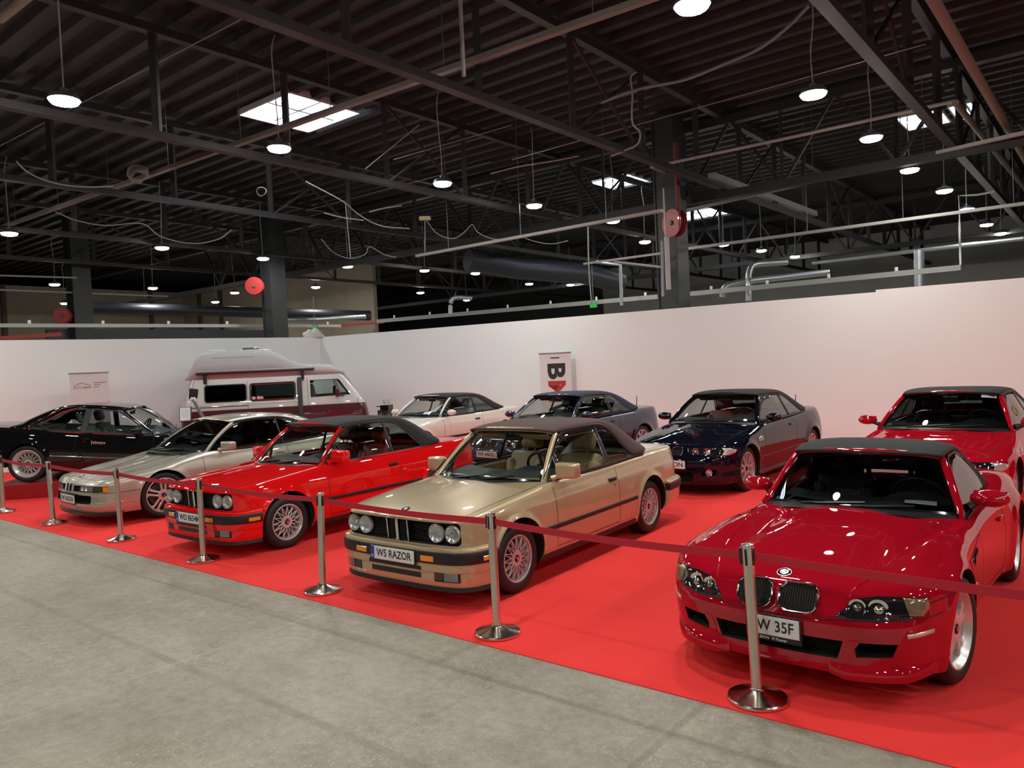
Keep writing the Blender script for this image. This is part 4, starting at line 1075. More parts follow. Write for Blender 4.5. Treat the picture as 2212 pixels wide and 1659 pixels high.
def build_e36(name, label, loc, rz, pm, canvas, trim_int):
    car = Car(name, label, loc, rz)
    sp = dict(
        plan=[(.760, 0), (.75, .28), (.715, .48), (.64, .65), (.51, .765), (.3, .822), (0, .843), (-.6, .848), (-1.4, .853), (-2.7, .845), (-3.1, .82), (-3.4, .765), (-3.58, .65), (-3.65, .42), (-3.67, .2), (-3.675, 0)],
        off_f=[(.16, -.08), (.25, -.03), (.40, 0), (.52, -.004), (.56, -.04), (.66, -.055), (.74, -.085)], off_s=[(.16, -.07), (.25, -.03), (.42, -.004), (.58, 0), (.70, -.008), (.76, -.020), (.775, -.027), (.86, -.055), (.95, -.09)],
        off_r=[(.16, -.12), (.3, -.05), (.5, 0), (.62, -.02), (.8, -.02), (.95, -.03)],
        zc=[(.76, .68), (.66, .72), (.5, .755), (.2, .812), (-.1, .858), (-.4, .90), (-.7, .93), (-2.4, .94), (-2.9, .965), (-3.3, .965), (-3.7, .93)],
        ze=[(.76, .65), (.5, .695), (.2, .748), (-.1, .795), (-.5, .848), (-1.0, .888), (-1.7, .908), (-2.5, .925), (-3.1, .93), (-3.7, .89)],
        pe=2.8, zb=[(.85, .19), (.4, .19), (-2.3, .2), (-3.7, .26)], rad=[(.8, .045), (0, .06), (-2.8, .055), (-3.7, .04)], wclamp=(.15, -3.0), spine=(.42, -3.3), flares=[(0, .315, .355, .012, .04), (-2.7, .315, .355, .012, .04)], n=320)
    cut = MB(); arch_cutters(cut, ((0, .315), (-2.70, .315)), .352, .58)
    slab(cut, sym_poly([(-.56, 0), (-.60, .3), (-.78, .58), (-.95, .68), (-1.6, .71), (-2.3, .69), (-2.52, .60), (-2.62, .5), (-2.62, 0)]), .30, 1.3, 'z', mi=2)
    hood = [(.70, .60), (.2, .655), (-.3, .69), (-.58, .70)]
    car.body(sp, pm, trim_int, cut, [plane_x(-.585), plane_x(-.66), plane_x(-1.93), plane_z(.28)] + hood_planes(hood),
             [('bonnet', lambda c, n: c.z > .68 and c.x > -.585 and n.z > .25 and abs(c.y) < np.interp(-c.x, [-.70, -.2, .3, .58], [.60, .655, .69, .70])), ('door', lambda c, n: -1.93 < c.x < -.66 and c.z > .28 and abs(c.y) > .70)])
    R = car.root
    car.seam([(x, y, 1.1) for x, y in hood], (0, 0, -1), .006); door_seams(car, -.66, -1.93, .28, .87, .905)
    car.seam([(-.42, 1.1, .45), (-2.3, 1.1, .46)], (0, -1, 0), .05, name='side_rub_strip', mt=BLACK, h=.012)
    for sg in (1, -1):
        add_wheel(R, 'cross', 0, .80, .315, .215, .225, sg); add_wheel(R, 'cross', -2.70, .805, .315, .215, .225, sg)
        hl = [(.7, .25 * sg, .655), (.62, .60 * sg, .66), (.50, .72 * sg, .65), (.52, .72 * sg, .565), (.64, .60 * sg, .555), (.72, .25 * sg, .56)]
        h = car.patch(hl, (-1, -.3 * sg, 0), .004, .012, 'headlight', mat('lamp reflector', (.85, .85, .86, 1), .12, 1.))[0]
    kidneys(car, .02, .15, .56, .665, .735, 0, r=.03, tilt=.4, rim=.008)
    car.windscreen(dict(cowl0=(-.42, 0, .935), A=(-.68, .695, .905), head0=(-1.06, 0, 1.325), H=(-1.19, .535, 1.290), wrap=2.3, bulge=.04), pm, GLASS, fw=.058, seal=.04)
    cowl(car); car.wipers([(-.48, -.015, .18, .05), (.06, -.015, .66, .055)])
    zb = cur([(-.62, .895), (-1.0, .908), (-1.6, .922), (-2.5, .938)])
    zt = cur([(-.62, .90), (-.70, .94), (-.95, 1.12), (-1.19, 1.262), (-1.28, 1.288), (-1.6, 1.302), (-1.85, 1.290), (-1.98, 1.265), (-2.12, 1.185), (-2.25, 1.09), (-2.38, .995), (-2.46, .94)])
    yb = cur([(-.62, .70), (-1.0, .74), (-1.6, .76), (-2.5, .745)]); yr = cur([(-.6, .54), (-1.2, .552), (-1.6, .575), (-2.1, .57), (-2.5, .56)])
    car.side_glass(zb, zt, yb, yr, [(-.70, -1.80), (-1.815, -2.455)], .92, 1.30, GLASS, BLACK)
    pillar_and_belt(car, zb, zt, (-.64, -1.17), (-.66, -2.62), BLACK, BLACK)
    st = [((-1.14, .550, 1.294), (-1.04, 0, 1.338)), ((-1.3, .570, 1.310), (-1.25, 0, 1.364)), ((-1.6, .590, 1.316), (-1.6, 0, 1.374)), ((-1.85, .590, 1.302), (-1.9, 0, 1.366)),
          ((-2.04, .60, 1.25), (-2.15, 0, 1.345)), ((-2.2, .635, 1.15), (-2.36, 0, 1.305)), ((-2.34, .68, 1.04), (-2.54, 0, 1.24)), ((-2.48, .73, .945), (-2.70, 0, 1.16)),
          ((-2.68, .73, .945), (-2.84, 0, 1.075)), ((-2.86, .69, .955), (-2.95, 0, 1.01)), ((-2.96, .58, .965), (-3.04, 0, .975))]
    car.top(st, canvas, pe=[3.2, 3.2, 3.2, 3.1, 3.0, 2.8, 2.6, 2.5, 2.4, 2.3, 2.2], th=.018, splits=[('rear_window', GLASSD, lambda i, u, c: 5.4 < i < 8.4 and abs(u) < .52), ('soft_top', canvas, lambda i, u, c: not (5.4 < i < 8.4 and abs(u) < .52))])
    roof_seals(car, 43)
    car.mirror_pair((-.83, .905, .985), (.13, .24, .13), pm, 'oval', foot=(-.78, .735, .925))
    car.door_handle((-1.76, 1., .775), (.16, .034), lockoff=None)
    car.interior(trim_int, -1.66, .36, .43, dash=(-1.02, -.58, .66, .945, .935), belt=.92, wheel=(-1.14, .36, .945), door_y=.68, back=-2.64)
    car.rear_mirror((-1.16, 0, 1.235)); visors(car, -1.18, 1.255, trim_int)
    return car
def build_z3(name, label, loc, rz, pm, canvas, trim_int, plate, steer=0.):
    car = Car(name, label, loc, rz)
    def bulge(x, y):
        f = .052 * np.exp(-((y - .655) / .125) ** 2) * np.exp(-((x + .02) / .62) ** 4)
        v = -.010 * np.exp(-((y - .44) / .09) ** 2) * np.exp(-((x + .1) / .6) ** 4)
        d = .020 * np.exp(-(y / .30) ** 4) * np.clip((.6 - x) / .6, 0, 1) * np.clip((x + 1.1) / .4, 0, 1)
        h = .055 * np.exp(-((y - .66) / .16) ** 2) * np.exp(-((x + 2.40) / .52) ** 2)
        return f + v + d + h
    sp = dict(
        plan=[(.765, 0), (.757, .24), (.728, .43), (.665, .60), (.55, .735), (.36, .825), (.1, .858), (-.25, .850), (-.7, .828), (-1.2, .822), (-1.7, .838), (-2.1, .868), (-2.46, .878), (-2.78, .855), (-3.02, .79), (-3.18, .66), (-3.25, .45), (-3.28, .2), (-3.285, 0)],
        off_f=[(.15, -.075), (.21, -.020), (.28, -.010), (.38, 0), (.475, .004), (.505, -.008), (.55, -.042), (.63, -.085), (.70, -.13), (.80, -.20)],
        off_s=[(.12, -.08), (.18, -.045), (.26, -.020), (.40, -.004), (.52, 0), (.62, -.006), (.70, -.020), (.78, -.045), (.86, -.08), (.95, -.12)],
        off_r=[(.12, -.12), (.3, -.04), (.45, 0), (.6, -.01), (.8, -.03), (.95, -.06)],
        zc=[(.80, .600), (.70, .638), (.60, .676), (.45, .715), (.2, .755), (-.2, .797), (-.6, .826), (-.85, .842), (-1.1, .850), (-1.9, .860), (-2.3, .885), (-2.7, .895), (-3.0, .875), (-3.3, .82)],
        ze=[(.80, .572), (.62, .602), (.45, .630), (.25, .655), (0, .675), (-.4, .704), (-.8, .742), (-1.2, .775), (-1.8, .800), (-2.2, .822), (-2.5, .825), (-2.9, .80), (-3.3, .75)],
        pe=2.3, zb=[(.85, .195), (.5, .195), (.38, .18), (-2.0, .17), (-3.3, .25)], rad=[(.8, .045), (.5, .075), (.2, .10), (-.8, .085), (-2.4, .09), (-3.3, .05)],
        wclamp=(.10, -2.7), spine=(.40, -2.95), flares=[(0, .318, .362, .022, .07), (-2.459, .318, .362, .030, .09)], n=360, bulge=bulge, nc=26)
    cut = MB(); arch_cutters(cut, ((0, .318), (-2.459, .318)), .360, .585)
    slab(cut, sym_poly([(-.84, 0), (-.88, .3), (-1.01, .56), (-1.14, .650), (-1.6, .68), (-1.95, .66), (-2.05, .5), (-2.05, 0)]), .28, 1.3, 'z', mi=2)
    # lower mouth and side ducts
    slab(cut, [(-.34, .285), (.34, .285), (.375, .392), (-.375, .392)], .64, 1., 'x', mi=1)
    for sg in (1, -1): slab(cut, [(sg * y, z) for y, z in ((.435, .305), (.605, .318), (.635, .392), (.425, .392))], .54, 1., 'x', mi=1)
    hood = [(.66, .39), (.45, .47), (.2, .52), (-.4, .60), (-.88, .655)]
    hi = lambda x: np.interp(-x, [-.66, -.45, -.2, .4, .88], [.39, .47, .52, .60, .655])
    planes = [plane_x(-.86), plane_x(-.95), plane_x(-1.86), plane_z(.25)] + [plane_x(-2.25)]
    regions = [('bonnet', lambda c, n: c.x > -.86 and n.z > .2 and c.z > .60 and (abs(c.y) < .80)), ('door', lambda c, n: -1.86 < c.x < -.95 and c.z > .25 and abs(c.y) > .67)]
    car.body(sp, pm, trim_int, cut, planes, regions); R = car.root
    # clamshell bonnet line: along the side under the fender crest, and the inner crease
    car.seam([(.50, 1, .595), (.30, 1, .612), (0, 1, .632), (-.4, 1, .650), (-.75, 1, .672), (-.90, 1, .70)], (0, -1, .0), .006)
    door_seams(car, -.95, -1.86, .25, .76, .80)
    car.seam([(x, y, 1.2) for x, y in hood[:-1]], (0, 0, -1), .006, name='bonnet_crease', mt=pm, h=.004)
    # bumper shut line across the nose
    def nose(y, z, off=0.):
        i = int(np.argmin(np.abs(car.B.base[:150, 1] - abs(y)))); x, yy = car.B.at(i, z, off); return Vector((x, yy if y >= 0 else -yy, z)), Vector((car.B.nrm[i, 0], car.B.nrm[i, 1] * (1 if y >= 0 else -1), 0))
    for sg in (1, -1):
        mb = MB(); mb.tube([nose(sg * y, z, .001)[0] for y, z in ((.0, .492), (.15, .492), (.27, .497), (.33, .506), (.42, .510), (.55, .512), (.68, .515), (.76, .523), (.81, .535))], .0035, 6); car.add(mb, 'panel_gap', SEAM)
    # headlamps
    for sg in (1, -1):
        d = (-1, -.42 * sg, -.10)
        hl = [(.72, .325 * sg, .520), (.68, .37 * sg, .560), (.64, .42 * sg, .615), (.58, .52 * sg, .632), (.50, .64 * sg, .630), (.42, .735 * sg, .620), (.44, .745 * sg, .57), (.50, .725 * sg, .525), (.60, .60 * sg, .512), (.70, .42 * sg, .512)]
        h = car.patch(hl, d, .004, .02, 'headlight', mat('smoked lamp black', (.012, .012, .014, 1), .06, 0, 1.), grid=.02)[0]
        ts = [(.52, .628 * sg, .627), (.425, .730 * sg, .617), (.44, .738 * sg, .57), (.495, .720 * sg, .533), (.545, .665 * sg, .535), (.54, .650 * sg, .58)]
        car.patch(ts, d, .007, .008, 'turn_signal', mat('honey indicator lens', (.30, .22, .13, 1), .08, .35, 1., bump=(60, .6)), parent=h, grid=.02)
        for y, z, r in ((.448, .572, .046), (.562, .572, .054)):
            c, n = car.hit((.7, y * sg, z), d); oval_lamp(car, c + n * .007, r, (n + Vector((.5, 0, 0))).normalized(), mat('warm lamp reflector', (.62, .55, .45, 1), .12, .9), parent=h)
        c1, n1 = nose(.715 * sg, .405)
        m = car.patch([(.6, .665 * sg, .445), (.6, .665 * sg, .420), (.5, .80 * sg, .436), (.5, .80 * sg, .462)], (-1, -.9 * sg, 0), .004, .008, 'side_marker', mat('milky marker lens', (.62, .50, .44, 1), .15, .3, 1.))
        # lip blades under the ducts
        mb = MB(); rows = []
        for y in np.linspace(.30, .80, 16):
            k = max(0, 1 - abs(y - .50) / .22) ; e = math.exp(-((y - .33) / .05) ** 2)
            p, nn = nose(sg * y, .245)
            q, _ = nose(sg * y, .185)
            f = .028 * min(1, (y - .29) / .06) * min(1, (.81 - y) / .15)
            rows.append([(p.x, p.y, .262), (p.x + nn.x * f * .8, p.y + nn.y * f * .8, .240), (p.x + nn.x * f, p.y + nn.y * f, .210), (p.x + nn.x * f * .6, p.y + nn.y * f * .6, .176), (q.x - .05, q.y, .176)]); e2 = .022 * (1 - min(1, (y - .30) / .08)) + .03 * max(0, 1 - (.80 - y) / .12); rows[-1] = [(a, b, c + e2 * (c < .25)) for a, b, c in rows[-1]]
        mb.grid(rows, flip=True); mb.add(rows[0], [(0, 1, 2, 3, 4)]); o = car.add(mb, 'bumper_lip', pm, angle=60)
        mb = MB(); rows = []
        for z in np.linspace(.402, .272, 8):
            u = (z - .272) / .13
            p, nn = nose(sg * lerp(.365, .405, u), z); q, n2 = nose(sg * lerp(.395, .455, u), z)
            rows.append([(p.x - .10, p.y, z), (p.x + .004, p.y, z), (q.x + .004, q.y, z), (q.x - .10, q.y, z)])
        mb.grid(rows); car.add(mb, 'duct_divider', pm, angle=40)
        # vent in the front wing: chrome bars
        v = car.patch([(-.48, 1 * sg, .625), (-.74, 1 * sg, .66), (-.76, 1 * sg, .60), (-.52, 1 * sg, .575)], (0, -sg, 0), .002, .006, 'wing_vent', GLOSSBLK)[0]
        for x in (-.53, -.58, -.63, -.68): car.seam([(x, 1.1 * sg, .588 - (x + .5) * .1), (x - .015, 1.1 * sg, .632 - (x + .5) * .1)], (0, -sg, 0), .020, name='vent_bar', mt=CHROME, h=.012, mirror=False, parent=v, step=.01)
        c, n = car.hit((-.44, 1 * sg, .58), (0, -sg, 0)); car.roundel(c + n * .004, n, .03) if False else None
        mk = MB(); vs, fs = rbox(-.03, .03, -.004, .01, -.012, .012, .005, 2, Matrix.Translation(car.hit((-.36, 1 * sg, .50), (0, -sg, 0))[0])); mk.add(vs, fs); car.add(mk, 'side_repeater', mat('milky marker lens', (.62, .50, .44, 1), .15, .3, 1.))
    kidneys(car, .022, .235, .522, .668, .767, 0, r=.06, tilt=.58, rim=.010, curve=.30, bars=15)
    c, n = car.hit((.668, 0, 1), (-.3, 0, -1)); car.roundel(c, n, .043)
    car.plate((.790, 0, .420), plate, .05, eu=False, w=.305, sub='BMW  M Power', tw=.215, tx=.015)
    for sg in (1, -1):
        add_wheel(R, 'star', 0, .825, .318, .232, .225, sg, steer); add_wheel(R, 'star', -2.459, .850, .318, .232, .245, sg)
    car.windscreen(dict(cowl0=(-.74, 0, .853), A=(-.985, .690, .792), head0=(-1.17, 0, 1.205), H=(-1.28, .528, 1.172), wrap=2.5, bulge=.025), pm, GLASSD, fw=.050, seal=.03)
    cowl(car, .09); car.wipers([(-.50, -.015, .16, .06), (.04, -.015, .62, .065)])
    zb = cur([(-.93, .79), (-1.3, .812), (-1.7, .825), (-2.1, .835)])
    zt = cur([(-.93, .795), (-1.02, .85), (-1.17, 1.02), (-1.29, 1.14), (-1.38, 1.172), (-1.6, 1.175), (-1.72, 1.15), (-1.84, 1.06), (-1.93, .93), (-1.97, .84)])
    yb = cur([(-.93, .70), (-1.3, .715), (-1.7, .725), (-2.1, .715)]); yr = cur([(-.93, .54), (-1.28, .546), (-1.6, .55), (-2.1, .55)])
    car.side_glass(zb, zt, yb, yr, [(-1.03, -1.965)], .81, 1.18, GLASSD, BLACK)
    pillar_and_belt(car, zb, zt, (-.95, -1.27), (-.98, -2.0), BLACK, pm)
    st = [((-1.24, .542, 1.178), (-1.15, 0, 1.215)), ((-1.35, .556, 1.192), (-1.33, 0, 1.247)), ((-1.52, .56, 1.195), (-1.52, 0, 1.262)), ((-1.68, .565, 1.17), (-1.72, 0, 1.258)),
          ((-1.80, .585, 1.09), (-1.90, 0, 1.225)), ((-1.89, .635, .97), (-2.05, 0, 1.165)), ((-1.97, .70, .845), (-2.16, 0, 1.09)), ((-2.08, .69, .855), (-2.22, 0, 1.02)), ((-2.18, .60, .88), (-2.28, 0, .92))]
    car.top(st, canvas, pe=[3.2, 3.1, 3.0, 2.9, 2.8, 2.6, 2.5, 2.4, 2.3], th=.016, splits=[('rear_window', GLASSVD, lambda i, u, c: 4.2 < i < 7.2 and abs(u) < .50), ('soft_top', canvas, lambda i, u, c: not (4.2 < i < 7.2 and abs(u) < .50))])
    car.mirror_pair((-1.18, .84, .905), (.16, .25, .12), pm, 'oval', foot=(-1.14, .715, .835))
    car.door_handle((-1.74, 1., .66), (.16, .028), mt=pm, lockoff=None)
    car.interior(trim_int, -1.72, .34, .34, dash=(-1.26, -.92, .60, .845, .845), belt=.80, wheel=(-1.38, .34, .83), door_y=.63, back=-2.05, rear=False, headz=-.06)
    car.rear_mirror((-1.33, 0, 1.125))
    # roll hoops
    for sg in (1, -1):
        mb = MB(); mb.tube(crom([(-1.98, (.34 - .16) * sg, .75), (-1.98, (.34 - .16) * sg, .98), (-1.97, .34 * sg, 1.05), (-1.98, (.34 + .16) * sg, .98), (-1.98, (.34 + .16) * sg, .75)], 6), .022, 8, up=(1, 0, 0)); car.add(mb, 'roll_hoop', BLACK)
    return car
def build_e31(name, label, loc, rz, pm, trim_int, plate, steer=0.):
    car = Car(name, label, loc, rz)
    sp = dict(
        plan=[(.955, 0), (.945, .30), (.905, .54), (.835, .745), (.69, .870), (.44, .912), (.1, .920), (-.6, .916), (-1.4, .918), (-2.3, .926), (-2.68, .926), (-3.1, .895), (-3.45, .82), (-3.68, .68), (-3.77, .45), (-3.81, .2), (-3.82, 0)],
        off_f=[(.14, -.10), (.19, -.05), (.24, -.02), (.31, .0), (.36, -.012), (.42, -.020), (.455, -.016), (.50, -.022), (.56, -.035), (.60, -.07), (.7, -.13)],
        off_s=[(.14, -.09), (.20, -.05), (.28, -.018), (.40, -.002), (.47, 0), (.60, -.008), (.70, -.028), (.78, -.055), (.86, -.09), (.95, -.13)],
        off_r=[(.14, -.12), (.3, -.04), (.5, 0), (.7, -.02), (.9, -.06)],
        zc=[(.97, .575), (.88, .612), (.75, .645), (.5, .690), (.2, .738), (-.1, .795), (-.4, .848), (-.65, .882), (-1.0, .90), (-2.6, .93), (-3.0, .945), (-3.5, .93), (-3.82, .88)],
        ze=[(.97, .555), (.8, .585), (.5, .622), (.2, .655), (-.1, .690), (-.4, .745), (-.8, .805), (-1.2, .828), (-2.0, .845), (-2.7, .86), (-3.4, .875), (-3.82, .85)],
        pe=2.7, zb=[(1, .19), (.5, .175), (-2.3, .19), (-3.8, .28)], rad=[(.97, .03), (.5, .06), (0, .08), (-2.8, .07), (-3.8, .04)], wclamp=(.25, -3.1), spine=(.55, -3.4),
        flares=[(0, .325, .365, .012, .05), (-2.684, .325, .365, .012, .05)], n=350,
        bulge=lambda x, y: .012 * np.exp(-((y - .30) / .05) ** 4) * 0 + .010 * np.exp(-(y / .24) ** 8) * np.clip((.9 - x) / .3, 0, 1) * np.clip((x + .8) / .3, 0, 1) + .030 * np.exp(-((y - .74) / .12) ** 2) * np.exp(-((x + .1) / .8) ** 4))
    cut = MB(); arch_cutters(cut, ((0, .325), (-2.684, .325)), .362, .62)
    slab(cut, sym_poly([(-.52, 0), (-.58, .3), (-.82, .62), (-1.0, .72), (-1.7, .76), (-2.4, .74), (-2.75, .6), (-2.85, .4), (-2.85, 0)]), .30, 1.3, 'z', mi=2)
    slab(cut, rrect(-.60, .60, .315, .430, .03), .80, 1.1, 'x', mi=1)
    for sg in (1, -1):
        slab(cut, [(sg * y, z) for y, z in rrect(.020, .085, .462, .572, .02)], .84, 1.1, 'x', mi=1)
        slab(cut, [(sg * y, z) for y, z in ((.155, .475), (.83, .478), (.83, .556), (.155, .556))], .66, 1.1, 'x', mi=1)
    hood = [(.90, .40), (.72, .66), (.45, .74), (0, .775), (-.62, .79)]
    hood = [(.80, .62), (.60, .70), (.2, .735), (-.30, .755), (-.62, .765)]
    hi = lambda x: np.interp(-x, [-.80, -.60, -.2, .30, .62], [.62, .70, .735, .755, .765])
    car.body(sp, pm, trim_int, cut, [plane_x(-.62), plane_x(-.60), plane_x(-2.02), plane_z(.27), plane_x(.80)] + hood_planes(hood),
             [('bonnet', lambda c, n: -.62 < c.x < .80 and n.z > .3 and c.z > .58 and abs(c.y) < hi(c.x)), ('door', lambda c, n: -2.02 < c.x < -.60 and c.z > .27 and abs(c.y) > .76)])
    R = car.root
    car.seam([(.80, 0, 1.2), (.80, .62, 1.2)] + [(x, y, 1.2) for x, y in hood[1:]], (0, 0, -1), .007)
    for y0, y1 in ((.20, .27), (.42, .53)):
        car.seam([(.93 - y0 * .15, y0, 1.2), (.6, y0 + .01, 1.2), (0, lerp(y0, y1, .5), 1.2), (-.55, y1, 1.2)], (0, 0, -1), .010, name='bonnet_crease', mt=mat('crease shade grey', (.25, .25, .25, 1), .4, .5) if False else pm, h=.006)
    door_seams(car, -.60, -2.02, .27, .83, .86)
    car.seam([(.86, 1.1, .462), (.36, 1.1, .466)], (0, -1, 0), .007)
    car.seam([(.86, 1.1, .33), (.365, 1.1, .335)], (0, -1, 0), .012, name='bumper_crease', mt=pm, h=.006)
    car.band('front_lip', BLACK, .55, [(-.10, .20), (-.045, .20), (-.02, .185), (-.03, .145), (-.12, .14)])
    fl = []
    for sg in (1, -1):
        def pt(y, z, o=.0):
            i = int(np.argmin(np.abs(car.B.base[:160, 1] - abs(y)))); x, yy = car.B.at(i, z, o); return Vector((x, yy * sg, z))
        def strip(nm, ya, yb, za, zb2, off, mt, par=None, n=10):
            mb = MB(); rows = []
            for y in np.linspace(ya, yb, n): rows.append([pt(y, za, off - .01), pt(y, za, off), pt(y, zb2, off), pt(y, zb2, off - .01)])
            mb.grid(rows, flip=(sg > 0)); mb.add(rows[0], [(0, 1, 2, 3)]); mb.add(rows[-1], [(3, 2, 1, 0)]); return car.add(mb, nm, mt, par, angle=25)
        strip('lamp_slot', .155, .83, .475, .557, -.035, GLOSSBLK)
        h = strip('headlight', .335, .62, .484, .549, -.012, mat('lamp glass grey', (.34, .36, .36, 1), .07, .3, 1.))
        for y in (.41, .50): 
            p = pt(y, .517, -.008); oval_lamp(car, p, .030, (1, .4 * sg, 0), parent=h)
        strip('smoked_lens', .62, .785, .484, .549, -.010, mat('smoked lens', (.07, .06, .045, 1), .08, 0, 1.), h); strip('turn_signal', .785, .862, .484, .549, -.006, AMBER, h, 5)
        mb = MB(); pts = [pt(a, b, .002) for a, b in rrect(.018, .087, .460, .574, .02)]; mb.tube(pts, .005, 6, closed=True, up=(1, 0, 0)); k = car.add(mb, 'kidney_frame', CHROME)
        b = MB()
        for j in range(4):
            y = lerp(.025, .08, (j + .5) / 4); b.tube([pt(y, .466, -.012), pt(y, .568, -.012)], .003, 5, up=(1, 0, 0))
        car.add(b, 'kidney_bars', BLACK, k)
        g = MB()
        for j in range(3): 
            z = .49 + j * .022; g.tube([pt(y, z, -.03) for y in np.linspace(.16, .33, 6)], .004, 5)
        car.add(g, 'grille_slats', BLACK)
        add_wheel(R, 'ds', 0, .868, .325, .242, .235, sg, steer); add_wheel(R, 'ds', -2.684, .878, .325, .242, .265, sg)
        f = MB(); f.tube([pt(y, .372, -.004) for y in np.linspace(.36, .60, 8)], 1, prof=[(-.006, -.014), (.006, -.014), (.006, .014), (-.006, .014)]); 
    c, n = car.hit((.90, 0, 1), (-.4, 0, -1)); car.roundel(c, n, .041)
    car.plate((.965, 0, .365), plate, .03, eu=True)
    car.windscreen(dict(cowl0=(-.34, 0, .880), A=(-.70, .755, .842), head0=(-1.12, 0, 1.290), H=(-1.28, .555, 1.245), wrap=2.4, bulge=.05), pm, GLASSD, fw=.055, seal=.035)
    cowl(car, .1); car.wipers([(-.55, -.015, .12, .06), (.0, -.015, .64, .065)])
    zb = cur([(-.66, .835), (-1.1, .848), (-1.8, .862), (-2.75, .885)])
    zt = cur([(-.66, .842), (-.74, .885), (-.96, 1.04), (-1.26, 1.21), (-1.38, 1.245), (-1.7, 1.262), (-2.0, 1.25), (-2.25, 1.20), (-2.5, 1.10), (-2.7, .985), (-2.78, .89)])
    yb = cur([(-.66, .76), (-1.1, .795), (-1.8, .82), (-2.8, .80)]); yr = cur([(-.7, .55), (-1.3, .565), (-1.8, .60), (-2.8, .57)])
    car.side_glass(zb, zt, yb, yr, [(-.76, -1.98), (-1.99, -2.77)], .85, 1.27, GLASSD, BLACK)
    pillar_and_belt(car, zb, zt, (-.68, -1.27), (-.70, -2.78), BLACK, pm)
    st = [((-1.23, .570, 1.248), (-1.11, 0, 1.300)), ((-1.42, .590, 1.265), (-1.36, 0, 1.328)), ((-1.75, .61, 1.278), (-1.75, 0, 1.345)), ((-2.05, .61, 1.265), (-2.1, 0, 1.335)),
          ((-2.3, .625, 1.205), (-2.42, 0, 1.285)), ((-2.52, .675, 1.11), (-2.7, 0, 1.21)), ((-2.70, .74, .995), (-2.92, 0, 1.12)), ((-2.82, .79, .89), (-3.05, 0, 1.05)), ((-3.0, .76, .895), (-3.14, 0, .99)), ((-3.15, .66, .925), (-3.22, 0, .945))]
    car.top(st, pm, name='roof', pe=[3.0] * 4 + [2.8, 2.7, 2.6, 2.5, 2.4, 2.3], splits=[('rear_window', GLASSVD, lambda i, u, c: 4.0 < i < 8.0 and abs(u) < .56), ('roof_panel', pm, lambda i, u, c: not (4.0 < i < 8.0 and abs(u) < .56))])
    roof_seals(car, 43)
    car.mirror_pair((-.96, .955, .925), (.13, .22, .125), pm, 'box', foot=(-.90, .785, .86))
    car.door_handle((-1.88, 1., .72), (.16, .03), mt=pm, lockoff=None)
    car.interior(trim_int, -1.72, .38, .36, dash=(-1.02, -.55, .70, .865, .86), belt=.84, wheel=(-1.16, .38, .86), door_y=.72, back=-2.8)
    car.rear_mirror((-1.28, 0, 1.18))
    return car
